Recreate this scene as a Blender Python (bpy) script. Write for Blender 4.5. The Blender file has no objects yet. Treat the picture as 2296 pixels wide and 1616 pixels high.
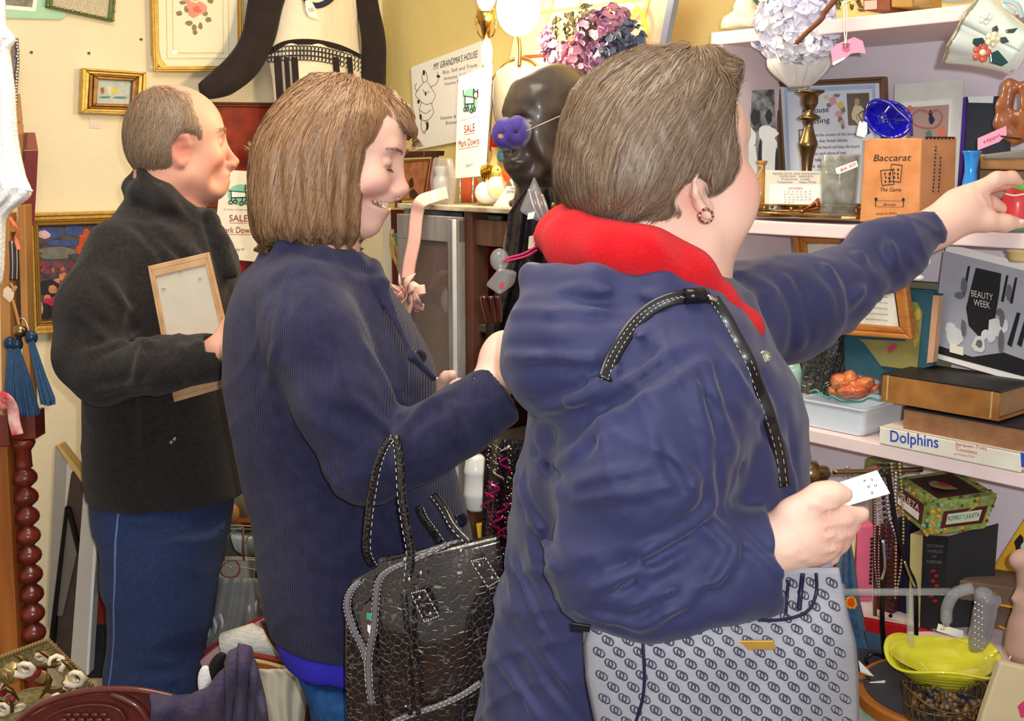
import bpy, bmesh, math, random
import numpy as np
from mathutils import Vector, Matrix, Quaternion
random.seed(7); rng = np.random.default_rng(7)
SC = bpy.context.scene; COL = SC.collection
PI = math.pi
# ---------------- camera (the photograph is 2296 x 1616) ----------------
IW, IH, FPX = 2296.0, 1616.0, 2500.0
CAMZ = 1.55; PITCH = math.atan(443.0 / FPX)
cam = bpy.data.cameras.new('camera'); camo = bpy.data.objects.new('camera', cam); COL.objects.link(camo)
cam.sensor_fit = 'HORIZONTAL'; cam.sensor_width = 36.0; cam.lens = 36.0 * FPX / IW; cam.clip_start = .05
camo.location = (0, 0, CAMZ); camo.rotation_euler = (PI / 2 - PITCH, 0, 0); SC.camera = camo
# ---------------- world, lights, exposure ----------------
SC.view_settings.view_transform = 'Standard'; SC.view_settings.look = 'None'
SC.view_settings.gamma = 1.0; SC.view_settings.use_curve_mapping = False
SC.view_settings.exposure = 0.0
w = bpy.data.worlds.new('world'); SC.world = w; w.use_nodes = True
w.node_tree.nodes['Background'].inputs[0].default_value = (1.0, .93, .82, 1); w.node_tree.nodes['Background'].inputs[1].default_value = .60
def lamp(name, kind, loc, energy, color, size=.1, aim=None):
    l = bpy.data.lights.new(name, kind); l.energy = energy; l.color = color
    if kind == 'AREA': l.size = size
    else: l.shadow_soft_size = size
    o = bpy.data.objects.new(name, l); COL.objects.link(o); o.location = loc
    if aim is not None: o.rotation_euler = (Vector(aim) - Vector(loc)).to_track_quat('-Z', 'Y').to_euler()
    return o
lamp('camera_flash', 'POINT', (.045, -.01, CAMZ + .035), 62.0, (.93, .96, 1.0), .012)     # the photographer's own flash
lamp('ceiling_light', 'AREA', (-.3, 1.3, 2.62), 26.0, (1, .88, .70), .9, (-.3, 1.6, 0))
# ---------------- projection helpers ----------------
Fv = Vector((0, math.cos(PITCH), -math.sin(PITCH))); Uv = Vector((0, math.sin(PITCH), math.cos(PITCH)))
def ray(px, py): return Fv + Vector((1, 0, 0)) * ((px - IW / 2) / FPX) + Uv * ((IH / 2 - py) / FPX)
def at(px, py, Y):
    d = ray(px, py); return Vector((0, 0, CAMZ)) + d * (Y / d.y)
CORNER = Vector((-.396, 3.5, 0))
FR = {'C': Matrix.Identity(4),
      'R': Matrix.Translation(CORNER) @ Matrix.Rotation(math.radians(-48.93), 4, 'Z'),   # x along right wall, y into it
      'L': Matrix.Translation(CORNER) @ Matrix.Rotation(math.radians(41.07), 4, 'Z')}
FRI = {k: m.inverted() for k, m in FR.items()}
def hit(fr, px, py, y):
    o = FRI[fr] @ Vector((0, 0, CAMZ)); d = FRI[fr].to_3x3() @ ray(px, py)
    t = (y - o.y) / d.y; return o + d * t
def depth(fr, p): return (FR[fr] @ Vector(p)).y
# ---------------- materials ----------------
def s2l(c):
    c = c / 255.0; return c / 12.92 if c <= .04045 else ((c + .055) / 1.055) ** 2.4
def rgb(c): return (s2l(c[0]), s2l(c[1]), s2l(c[2]), 1.0)
MATS = {}
def mat(name, c, rough=.6, metal=0, bump=None, var=.12, vs=25, spec=.4, trans=0, alpha=1, emit=0, sheen=0, wave=None, vor=None, attr=None, coat=0, ior=1.45, c2=None, aniso=0, stretch=None):
    if name in MATS: return MATS[name]
    m = bpy.data.materials.new(name); m.use_nodes = True; MATS[name] = m
    nt = m.node_tree; N = nt.nodes; L = nt.links; b = N['Principled BSDF']
    I = b.inputs; I['Roughness'].default_value = rough; I['Metallic'].default_value = metal
    I['Specular IOR Level'].default_value = spec; I['Transmission Weight'].default_value = trans
    I['Alpha'].default_value = alpha; I['IOR'].default_value = ior; I['Coat Weight'].default_value = coat; I['Coat Roughness'].default_value = .08
    if sheen: I['Sheen Weight'].default_value = sheen; I['Sheen Roughness'].default_value = .5
    if aniso: I['Anisotropic'].default_value = aniso
    A = rgb(c); B = rgb(c2) if c2 else tuple(x * (1 - var) for x in A[:3]) + (1,)
    tc = N.new('ShaderNodeTexCoord'); vec = tc.outputs['Object']
    if stretch:
        mp = N.new('ShaderNodeMapping'); mp.inputs['Scale'].default_value = stretch; L.new(vec, mp.inputs['Vector']); vec = mp.outputs[0]
    if attr:
        at_ = N.new('ShaderNodeAttribute'); at_.attribute_name = attr; fac = at_.outputs['Fac']
        if attr == 'Col':
            L.new(at_.outputs['Color'], I['Base Color']); fac = None
    else:
        n = N.new('ShaderNodeTexNoise'); n.inputs['Scale'].default_value = vs; n.inputs['Detail'].default_value = 4
        L.new(vec, n.inputs['Vector'])
        cr = N.new('ShaderNodeValToRGB'); cr.color_ramp.elements[0].position = .35; cr.color_ramp.elements[1].position = .65
        L.new(n.outputs[0], cr.inputs[0]); fac = cr.outputs[0]
    if fac is not None:
        mx = N.new('ShaderNodeMix'); mx.data_type = 'RGBA'; mx.inputs[6].default_value = A; mx.inputs[7].default_value = B
        L.new(fac, mx.inputs[0]); L.new(mx.outputs[2], I['Base Color'])
        col = mx.outputs[2]
    if emit:
        I['Emission Color'].default_value = A; I['Emission Strength'].default_value = emit
    h = None
    if bump:
        n2 = N.new('ShaderNodeTexNoise'); n2.inputs['Scale'].default_value = bump[0]; n2.inputs['Detail'].default_value = 5; L.new(vec, n2.inputs['Vector']); h = (n2.outputs[0], bump[1])
    if wave:   # (axis, scale, dist, strength)
        n2 = N.new('ShaderNodeTexWave'); n2.bands_direction = wave[0]; n2.inputs['Scale'].default_value = wave[1]; n2.inputs['Distortion'].default_value = wave[2]; n2.inputs['Detail Scale'].default_value = 3
        L.new(vec, n2.inputs['Vector']); h = (n2.outputs[1], wave[3])
    if vor:    # (scale, strength, cell edge colour)
        n2 = N.new('ShaderNodeTexVoronoi'); n2.feature = 'DISTANCE_TO_EDGE'; n2.inputs['Scale'].default_value = vor[0]; L.new(vec, n2.inputs['Vector'])
        r2 = N.new('ShaderNodeValToRGB'); r2.color_ramp.elements[1].position = .12 if len(vor) > 2 else .25; r2.color_ramp.interpolation = 'EASE'; L.new(n2.outputs[0], r2.inputs[0]); h = (r2.outputs[0], vor[1])
        if len(vor) > 2: m3 = N.new('ShaderNodeMix'); m3.data_type = 'RGBA'; m3.inputs[6].default_value = rgb(vor[2]); L.new(r2.outputs[0], m3.inputs[0]); L.new(col, m3.inputs[7]); L.new(m3.outputs[2], I['Base Color'])
    if h:
        bp = N.new('ShaderNodeBump'); bp.inputs['Distance'].default_value = h[1]; L.new(h[0], bp.inputs['Height']); L.new(bp.outputs[0], I['Normal'])
    return m
def glass(name, c, rough=.03, alpha=.35):
    return mat(name, c, rough=rough, alpha=alpha, spec=.9, var=.02, coat=.5)
# ---------------- mesh building ----------------
class G:
    """collects vertices and faces of one part"""
    def __init__(s): s.v = []; s.f = []
    def add(s, vs, fs):
        o = len(s.v); s.v += [tuple(v) for v in vs]; s.f += [tuple(i + o for i in f) for f in fs]; return s
    def prism(s, loop0, loop1):
        n = len(loop0); fs = [tuple(range(n))[::-1], tuple(range(n, 2 * n))]
        for i in range(n): j = (i + 1) % n; fs.append((i, j, n + j, n + i))
        return s.add(list(loop0) + list(loop1), fs)
    def box(s, lo, hi):
        x0, y0, z0 = lo; x1, y1, z1 = hi
        return s.prism([(x0, y0, z0), (x1, y0, z0), (x1, y0, z1), (x0, y0, z1)], [(x0, y1, z0), (x1, y1, z0), (x1, y1, z1), (x0, y1, z1)])
    def lathe(s, c, prof, seg=24, M=None, cap=True, wob=None):
        vs = []; fs = []; n = len(prof)
        for i, (r, z) in enumerate(prof):
            for k in range(seg):
                a = 2 * PI * k / seg; rr = r * (1 + (wob(a, i / max(1, n - 1)) if wob else 0)); p = Vector((rr * math.cos(a), rr * math.sin(a), z))
                if M: p = M @ p
                vs.append(p + Vector(c))
        for i in range(n - 1):
            for k in range(seg): l = (k + 1) % seg; fs.append((i * seg + k, i * seg + l, (i + 1) * seg + l, (i + 1) * seg + k))
        if cap: fs += [tuple(range(seg))[::-1], tuple((n - 1) * seg + k for k in range(seg))]
        return s.add(vs, fs)
    def tube(s, pts, r, seg=8, closed=False, flat=None):
        P = [Vector(p) for p in pts]; n = len(P); vs = []; fs = []; up = None
        for i, p in enumerate(P):
            a = P[i - 1] if (i or closed) else p; b = P[(i + 1) % n] if (i < n - 1 or closed) else p
            t = (b - a).normalized() if (b - a).length > 1e-9 else Vector((0, 0, 1))
            if up is None: up = t.orthogonal().normalized() if flat is None else (Vector(flat) - t * t.dot(Vector(flat))).normalized()
            up = (up - t * t.dot(up)).normalized(); sd = t.cross(up)
            rr = r[i] if isinstance(r, (list, tuple)) and not flat else (r if not flat else None)
            for k in range(seg):
                an = 2 * PI * k / seg
                if flat: vs.append(p + up * (math.cos(an) * r[0]) + sd * (math.sin(an) * r[1]))
                else: vs.append(p + (up * math.cos(an) + sd * math.sin(an)) * rr)
        m = n if closed else n - 1
        for i in range(m):
            j = (i + 1) % n
            for k in range(seg): l = (k + 1) % seg; fs.append((i * seg + k, j * seg + k, j * seg + l, i * seg + l))
        if not closed: fs += [tuple(range(seg)), tuple((n - 1) * seg + k for k in range(seg))[::-1]]
        return s.add(vs, fs)
    def ell(s, c, r, M=None, u=12, v=8, wob=None):
        prof = []
        vs = []; fs = []
        for i in range(1, v):
            th = PI * i / v
            for k in range(u):
                a = 2 * PI * k / u; q = (1 + wob(a, th)) if wob else 1
                p = Vector((r[0] * math.sin(th) * math.cos(a) * q, r[1] * math.sin(th) * math.sin(a) * q, r[2] * math.cos(th) * q)); vs.append((M @ p if M else p) + Vector(c))
        t = Vector((0, 0, r[2])); vs.append((M @ t if M else t) + Vector(c)); vs.append((M @ -t if M else -t) + Vector(c)); T = len(vs) - 2
        for i in range(v - 2):
            for k in range(u): l = (k + 1) % u; fs.append((i * u + k, (i + 1) * u + k, (i + 1) * u + l, i * u + l))
        for k in range(u): l = (k + 1) % u; fs.append((T, k, l)); fs.append((T + 1, (v - 2) * u + l, (v - 2) * u + k))
        return s.add(vs, fs)
    def grid(s, fn, nu, nv, thick=None):
        vs = [fn(i / nu, j / nv) for i in range(nu + 1) for j in range(nv + 1)]
        fs = [(i * (nv + 1) + j, (i + 1) * (nv + 1) + j, (i + 1) * (nv + 1) + j + 1, i * (nv + 1) + j + 1) for i in range(nu) for j in range(nv)]
        return s.add(vs, fs)
def link(name, me, m, parent=None, smooth=False, mw=None, bev=0, solid=0, sub=0):
    o = bpy.data.objects.new(name, me); COL.objects.link(o)
    if parent is not None: o.parent = parent
    if mw is not None: o.matrix_world = mw
    if m: me.materials.append(m)
    if smooth: me.shade_smooth()
    if solid: md = o.modifiers.new('s', 'SOLIDIFY'); md.thickness = solid; md.offset = 0
    if sub: md = o.modifiers.new('u', 'SUBSURF'); md.levels = md.render_levels = sub
    if bev: md = o.modifiers.new('b', 'BEVEL'); md.width = bev; md.segments = 2; md.limit_method = 'ANGLE'; md.angle_limit = .6
    return o
def build(name, g, m, parent=None, **k):
    me = bpy.data.meshes.new(name); me.from_pydata(g.v, [], g.f)
    bm = bmesh.new(); bm.from_mesh(me); bmesh.ops.recalc_face_normals(bm, faces=bm.faces); bm.to_mesh(me); bm.free()
    return link(name, me, m, parent, **k)
def tag(o, label, cat, group=None, kind=None):
    if label: o['label'] = label
    if cat: o['category'] = cat
    if group: o['group'] = group
    if kind: o['kind'] = kind
    return o
class T:
    """one top-level thing in frame fr; parts are authored from image points laid on planes of that frame"""
    def __init__(s, name, label, cat, fr, px, py, y, group=None):
        s.fr = fr; s.y = y; s.o = hit(fr, px, py, y); s.k = depth(fr, s.o) / FPX
        s.e = bpy.data.objects.new(name, None); COL.objects.link(s.e); s.e.matrix_world = FR[fr] @ Matrix.Translation(s.o); s.e.empty_display_size = .02
        tag(s.e, label, cat, group)
    def p(s, px, py, dy=0): return hit(s.fr, px, py, s.y + dy) - s.o
    def part(s, name, g, m, parent=None, label=None, **k):
        o = build(name, g, m, parent or s.e, **k)
        if label: o['label'] = label
        return o
    def poly(s, name, m, pts, th, dy=0, bev=0, parent=None, smooth=False, label=None):
        f = [s.p(x, y, dy) for x, y in pts]; return s.part(name, G().prism(f, [q + Vector((0, th, 0)) for q in f]), m, parent, bev=bev, smooth=smooth, label=label)
    def frame(s, name, m, q, wpx, th, dy=0, parent=None, bev=.002, step=0.0):
        """mitred frame bars round the four image corners q, as one moulded part"""
        O = [s.p(x, y, dy) for x, y in q]; c = sum(O, Vector()) / 4; g = G()
        wm = wpx * s.k
        I = [o + ((c - o).normalized() * wm * 1.414) for o in O]
        def inset(f): return [o.lerp(i, f) for o, i in zip(O, I)]
        for i in range(4):
            j = (i + 1) % 4
            for f0, f1, d0 in ((0, .45, 0), (.45, 1, step)):
                A, B = inset(f0), inset(f1)
                g.prism([A[i] + Vector((0, d0, 0)), A[j] + Vector((0, d0, 0)), B[j] + Vector((0, d0, 0)), B[i] + Vector((0, d0, 0))], [x + Vector((0, th, 0)) for x in (A[i], A[j], B[j], B[i])])
        return s.part(name, g, m, parent, bev=bev)
    def inner(s, q, wpx):
        c = (sum(a[0] for a in q) / 4, sum(a[1] for a in q) / 4); r = []
        for x, y in q:
            l = math.hypot(c[0] - x, c[1] - y); r.append((x + (c[0] - x) / l * wpx * 1.414, y + (c[1] - y) / l * wpx * 1.414))
        return r
    def lathe(s, name, m, x, rows, dy=0, seg=24, parent=None, wob=None, cap=True, tilt=None, smooth=True, label=None):
        """rows: (image y, image radius) down the axis at image x"""
        base = s.p(x, rows[0][0], dy); prof = []
        for yy, r in rows: prof.append((max(r, .05) * s.k, (s.p(x, yy, dy) - base).z))
        return s.part(name, G().lathe(base, prof, seg, M=tilt, wob=wob, cap=cap), m, parent, smooth=smooth, label=label)
    def tube(s, name, m, pts, r, parent=None, seg=8, closed=False, label=None):
        P = smooth_path([s.p(a[0], a[1], a[2] if len(a) > 2 else 0) for a in pts]) if len(pts) > 2 else [s.p(a[0], a[1], a[2] if len(a) > 2 else 0) for a in pts]
        return s.part(name, G().tube(P, r * s.k, seg, closed), m, parent, smooth=True, label=label)
    def ribbon(s, name, m, pts, wpx, parent=None, th=.0008, label=None):
        P = smooth_path([s.p(a[0], a[1], a[2] if len(a) > 2 else 0) for a in pts]) if len(pts) > 2 else [s.p(a[0], a[1], a[2] if len(a) > 2 else 0) for a in pts]
        return s.part(name, G().tube(P, (th, wpx * s.k), 8, False, flat=(0, 1, 0)), m, parent, smooth=True, label=label)
    def ell(s, name, m, x, y, rx, ry, rd=None, dy=0, rot=0, parent=None, wob=None, u=16, v=10, label=None):
        M = Matrix.Rotation(rot, 4, 'Y'); rd = rx if rd is None else rd
        return s.part(name, G().ell(s.p(x, y, dy), (rx * s.k, rd * s.k, ry * s.k), M, u, v, wob), m, parent, smooth=True, label=label)
    def text(s, body, m, a, b, hpx, dy=-.0008, shear=0, parent=None, ext=.0004, name='lettering', off=.0):
        """text whose baseline runs from image point a to b"""
        A = s.p(a[0], a[1], dy); B = s.p(b[0], b[1], dy); Z = s.p(a[0], a[1] - hpx, dy)
        cu = bpy.data.curves.new('t', 'FONT'); cu.body = body; cu.size = 1; cu.shear = shear; cu.offset = off; cu.resolution_u = 3
        o = bpy.data.objects.new('t', cu); COL.objects.link(o); dg = bpy.context.evaluated_depsgraph_get(); dg.update()
        me = bpy.data.meshes.new_from_object(o.evaluated_get(dg)); bpy.data.objects.remove(o); bpy.data.curves.remove(cu)
        n = len(me.vertices); co = np.empty(n * 3); me.vertices.foreach_get('co', co); co = co.reshape(-1, 3)
        x0, x1 = co[:, 0].min(), co[:, 0].max(); ex = B - A; ez = (Z - A); out = np.empty_like(co)
        for i in range(3): out[:, i] = A[i] + (co[:, 0] - x0) / (x1 - x0) * ex[i] + co[:, 1] / .72 * ez[i]
        me.vertices.foreach_set('co', out.ravel()); me.update()
        o = link(name, me, m, parent or s.e); return o
def smooth_path(P, n=6):
    P = [Vector(p) for p in P]; out = []
    for i in range(len(P) - 1):
        a = P[max(i - 1, 0)]; b = P[i]; c = P[i + 1]; d = P[min(i + 2, len(P) - 1)]
        for k in range(n):
            t = k / n; out.append(.5 * ((2 * b) + (c - a) * t + (2 * a - 5 * b + 4 * c - d) * t * t + (3 * b - a - 3 * c + d) * t ** 3))
    return out + [P[-1]]
# ---------------- the room ----------------
def setting(name, fr, lo, hi, m, bev=0):
    o = build(name, G().box(lo, hi), m, None, mw=FR[fr], bev=bev); o['kind'] = 'structure'; return o
plaster = mat('cream_plaster', (240, 227, 194), rough=.85, var=.06, vs=6, bump=(45, .0015), spec=.2)
setting('wall_left', 'L', (-2.9, 0, 0), (.1, .1, 2.75), plaster); setting('wall_right', 'R', (0, 0, 0), (3.3, .1, 2.75), mat('mustard_plaster', (230, 208, 138), rough=.85, var=.07, vs=6, bump=(45, .0015), spec=.2))
o = build('floor', G().box((-3.4, -1.2, -.1), (3.2, 4.4, 0)), mat('brown_floorboards', (112, 84, 62), rough=.6, vs=8, var=.35, stretch=(1, 6, 1))); o['kind'] = 'structure'
o = build('trim_1', G().tube([(0, 0, 0), (0, 0, 2.7)], .012, 8), plaster, None, mw=Matrix.Translation(CORNER + Vector((-.004, -.012, 0)))); o['kind'] = 'structure'
# ---------------- bookcase along the right wall ----------------
shelfpaint = mat('pink_white_paint', (242, 222, 222), rough=.45, var=.04, bump=(30, .0006)); lilac = mat('pale_lilac_paint', (238, 228, 236), rough=.6, var=.03)
BF = -.27; BX0 = hit('R', 1600, 90, BF).x; BX1 = BX0 + 1.25
ZT = hit('R', 1700, 62, BF).z; ZM = hit('R', 1900, 505, BF).z; ZL = hit('R', 1812, 962, BF).z; ZB = hit('R', 2075, 1412, -.24).z
bc = bpy.data.objects.new('bookcase', None); COL.objects.link(bc); bc.matrix_world = FR['R'] @ Matrix.Translation((BX0, BF, 0)); tag(bc, 'pinkish white painted bookcase with open shelves of curios along the right wall', 'bookcase')
def bpart(name, lo, hi, m, bev=.002): return build(name, G().box([a - b for a, b in zip(lo, (BX0, BF, 0))], [a - b for a, b in zip(hi, (BX0, BF, 0))]), m, bc, bev=bev)
bpart('side_panel', (BX0, BF, 0), (BX0 + .022, -.012, ZT), shelfpaint); bpart('side_panel', (BX1, BF, 0), (BX1 + .022, -.012, ZT), shelfpaint)
bpart('back_panel', (BX0 + .02, -.018, 0), (BX1, -.004, ZT - .01), lilac, 0)
for z in (ZT, ZM, ZL, ZB, .12): bpart('shelf', (BX0 + (.021 if z != ZT else -.004), BF - (.003 if z == ZT else 0), z - .024), (BX1 + (.0 if z != ZT else .03), -.019, z), shelfpaint)
# ---------------- sculpting: implicit surfaces meshed on a grid ----------------
def axis(lo, hi, base, dense=(), step=None):
    out = [lo]; 
    while out[-1] < hi:
        x = out[-1]; st = base
        for a, b, s_ in dense:
            if a - 1e-9 <= x < b: st = min(st, s_)
        out.append(x + st)
    return np.array(out, np.float32)
class S:
    def __init__(s, xs, ys, zs):
        s.a = [xs, ys, zs]; s.V = np.full((len(xs), len(ys), len(zs)), .5, np.float32)
    def sl(s, lo, hi, m):
        r = []
        for i in range(3):
            a = max(0, int(np.searchsorted(s.a[i], lo[i] - m)) - 1); b = min(len(s.a[i]), int(np.searchsorted(s.a[i], hi[i] + m)) + 1)
            if b <= a: return None, None
            r.append(slice(a, b))
        X = s.a[0][r[0]][:, None, None]; Y = s.a[1][r[1]][None, :, None]; Z = s.a[2][r[2]][None, None, :]
        return tuple(r), (X, Y, Z)
    def comb(s, r, d, k, op):
        V = s.V[r]
        if op == 'sub': d = -d; h = np.maximum(k - np.abs(V - d), 0) / max(k, 1e-6); s.V[r] = np.maximum(V, d) + h * h * k * .25
        else: h = np.maximum(k - np.abs(V - d), 0) / max(k, 1e-6); s.V[r] = np.minimum(V, d) - h * h * k * .25
    def cone(s, p, q, r1, r2, k=.01, op='add', flat=None):
        p = np.array(p, np.float32); q = np.array(q, np.float32); R = max(r1, r2); ex = R * (flat[1] if flat and flat[1] > 1 else 1)
        r, g = s.sl(np.minimum(p, q) - ex, np.maximum(p, q) + ex, max(k, .02))
        if r is None: return
        D = q - p; L = float(D @ D) + 1e-12; dx = [g[i] - p[i] for i in range(3)]
        t = np.clip((dx[0] * D[0] + dx[1] * D[1] + dx[2] * D[2]) / L, 0, 1)
        e = [dx[i] - t * D[i] for i in range(3)]; n2 = e[0] ** 2 + e[1] ** 2 + e[2] ** 2
        if flat:   # squash along an axis: flat=(axis, factor) factor<1 thins
            a = np.array(flat[0], np.float32); a = a / np.linalg.norm(a); c = e[0] * a[0] + e[1] * a[1] + e[2] * a[2]; n2 = n2 + c * c * (1 / flat[1] ** 2 - 1)
            d = (np.sqrt(n2) - (r1 + (r2 - r1) * t)) * min(1, flat[1])
        else: d = np.sqrt(n2) - (r1 + (r2 - r1) * t)
        s.comb(r, d, k, op)
    def chain(s, pts, rs, k=.01, op='add', flat=None):
        for i in range(len(pts) - 1): s.cone(pts[i], pts[i + 1], rs[i], rs[i + 1], k, op, flat)
    def ell(s, c, rad, R=None, k=.01, op='add'):
        c = np.array(c, np.float32); m = max(rad)
        r, g = s.sl(c - m, c + m, max(k, .02))
        if r is None: return
        d = [g[i] - c[i] for i in range(3)]; R = np.eye(3) if R is None else np.array(R)   # columns = local axes
        u = [(d[0] * float(R[0][j]) + d[1] * float(R[1][j]) + d[2] * float(R[2][j])) for j in range(3)]
        k0 = np.sqrt(sum((u[j] / rad[j]) ** 2 for j in range(3))); k1 = np.sqrt(sum((u[j] / rad[j] ** 2) ** 2 for j in range(3))) + 1e-6
        s.comb(r, k0 * (k0 - 1) / k1, k, op)
    def loft(s, rows, k=.01, op='add', p=2.0, rnd=0):
        """rows (z, xc, yc, a, b) from any order"""
        rows = sorted(rows); A = np.array(rows, np.float32); z0, z1 = A[0, 0], A[-1, 0]
        lo = (np.min(A[:, 1] - A[:, 3]), np.min(A[:, 2] - A[:, 4]), z0); hi = (np.max(A[:, 1] + A[:, 3]), np.max(A[:, 2] + A[:, 4]), z1)
        r, g = s.sl(lo, hi, max(k, .02))
        if r is None: return
        Z = g[2].ravel(); par = []
        for c in range(1, 5):
            v = np.interp(Z, A[:, 0], A[:, c]); par.append(v.astype(np.float32))
        if len(Z) > 9:
            ker = np.hanning(9)[1:-1]; ker /= ker.sum(); n_ = len(ker) // 2
            par = [np.convolve(np.pad(v, n_, 'edge'), ker, 'valid').astype(np.float32) for v in par]
        xc, yc, a, b = [v[None, None, :] for v in par]
        ux = np.abs(g[0] - xc); uy = np.abs(g[1] - yc)
        if p == 2.0:
            k0 = np.sqrt((ux / a) ** 2 + (uy / b) ** 2); k1 = np.sqrt((ux / a ** 2) ** 2 + (uy / b ** 2) ** 2) + 1e-6; d = k0 * (k0 - 1) / k1
        else:
            k0 = ((ux / a) ** p + (uy / b) ** p) ** (1 / p); d = (k0 - 1) * np.minimum(a, b)
        e = np.maximum(g[2] - z1, z0 - g[2]); d = np.maximum(d, e) if not rnd else np.where((d > -rnd) & (e > -rnd), np.sqrt(np.maximum(d + rnd, 0) ** 2 + np.maximum(e + rnd, 0) ** 2) - rnd, np.maximum(d, e))
        s.comb(r, d, k, op)
    def half(s, c, n):   # keep the side n points away from
        X, Y, Z = s.a[0][:, None, None], s.a[1][None, :, None], s.a[2][None, None, :]
        n = Vector(n).normalized(); s.V = np.maximum(s.V, (X - c[0]) * n.x + (Y - c[1]) * n.y + (Z - c[2]) * n.z).astype(np.float32)
    def disp(s, fn, near=.03):
        i = np.nonzero(np.abs(s.V) < near); x, y, z = s.a[0][i[0]], s.a[1][i[1]], s.a[2][i[2]]; s.V[i] += fn(x, y, z).astype(np.float32)
    def sample(s, P):
        f = []; ix = []
        for i in range(3):
            a = s.a[i]; j = np.clip(np.searchsorted(a, P[:, i]) - 1, 0, len(a) - 2); ix.append(j); f.append(np.clip((P[:, i] - a[j]) / (a[j + 1] - a[j]), 0, 1))
        r = 0
        for dx in (0, 1):
            for dy in (0, 1):
                for dz in (0, 1):
                    wgt = (f[0] if dx else 1 - f[0]) * (f[1] if dy else 1 - f[1]) * (f[2] if dz else 1 - f[2])
                    r = r + wgt * s.V[ix[0] + dx, ix[1] + dy, ix[2] + dz]
        return r
    def grad(s, P, e=.004):
        g = np.stack([s.sample(P + e * np.eye(3)[i]) - s.sample(P - e * np.eye(3)[i]) for i in range(3)], 1)
        return g / (np.linalg.norm(g, axis=1)[:, None] + 1e-9)
    def mesh(s):
        V = s.V; nx, ny, nz = V.shape; ins = V < 0
        for i_ in (0, -1): ins[i_] = False; ins[:, i_] = False; ins[:, :, i_] = False
        cs = (nx - 1, ny - 1, nz - 1); nc = cs[0] * cs[1] * cs[2]; CI = []; CP = []; Q = []
        for ax in range(3):
            sa = [slice(None)] * 3; sb = [slice(None)] * 3; sa[ax] = slice(0, -1); sb[ax] = slice(1, None)
            A = ins[tuple(sa)]; B = ins[tuple(sb)]; idx = np.array(np.nonzero(A != B)); e2 = idx.copy(); e2[ax] += 1
            v0 = V[tuple(idx)]; v1 = V[tuple(e2)]; t = np.clip(v0 / (v0 - v1 + 1e-12), 0, 1); pos = np.stack([s.a[i][idx[i]] for i in range(3)], 1).astype(np.float64)
            pos[:, ax] += t * (s.a[ax][e2[ax]] - s.a[ax][idx[ax]])
            o1, o2 = [(1, 2), (2, 0), (0, 1)][ax]; cells = []
            for d1, d2 in ((0, 0), (-1, 0), (-1, -1), (0, -1)):
                c = idx.copy(); c[o1] += d1; c[o2] += d2
                cells.append((c[0] * cs[1] + c[1]) * cs[2] + c[2])
            cells = np.array(cells)
            for c in cells: CI.append(c); CP.append(pos)
            inside0 = A[tuple(idx)]; q = cells.T.copy(); q[~inside0] = q[~inside0][:, ::-1]; Q.append(q)
        CI = np.concatenate(CI); CP = np.concatenate(CP); Q = np.concatenate(Q)
        u, inv = np.unique(CI, return_inverse=True); cnt = np.bincount(inv)
        P = np.stack([np.bincount(inv, CP[:, i]) / cnt for i in range(3)], 1)
        F = np.searchsorted(u, Q)
        # light relaxation removes grid stepping
        for it in range(2):
            acc = np.zeros_like(P); n_ = np.zeros(len(P))
            for a, b in ((0, 1), (1, 2), (2, 3), (3, 0)):
                for i in range(3): acc[:, i] += np.bincount(F[:, a], P[F[:, b], i], len(P)) + np.bincount(F[:, b], P[F[:, a], i], len(P))
                n_ += np.bincount(F[:, a], minlength=len(P)) + np.bincount(F[:, b], minlength=len(P))
            P = P * .6 + acc / n_[:, None] * .4
        return P, F
def npmesh(name, P, F, m, parent, color=None, org=None, smooth=True):
    if org is not None: P = P - np.array(org)
    me = bpy.data.meshes.new(name); n, k = F.shape
    me.vertices.add(len(P)); me.vertices.foreach_set('co', P.astype(np.float32).ravel()); me.loops.add(n * k); me.loops.foreach_set('vertex_index', F.astype(np.int32).ravel())
    me.polygons.add(n); me.polygons.foreach_set('loop_start', np.arange(0, n * k, k, dtype=np.int32)); me.update(calc_edges=True)
    if color is not None:
        if color.ndim == 1: a = me.attributes.new('tone', 'FLOAT', 'POINT'); a.data.foreach_set('value', color.astype(np.float32))
        else: a = me.attributes.new('Col', 'FLOAT_COLOR', 'POINT'); a.data.foreach_set('color', np.c_[color, np.ones(len(color))].astype(np.float32).ravel())
    return link(name, me, m, parent, smooth=smooth)
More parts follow.
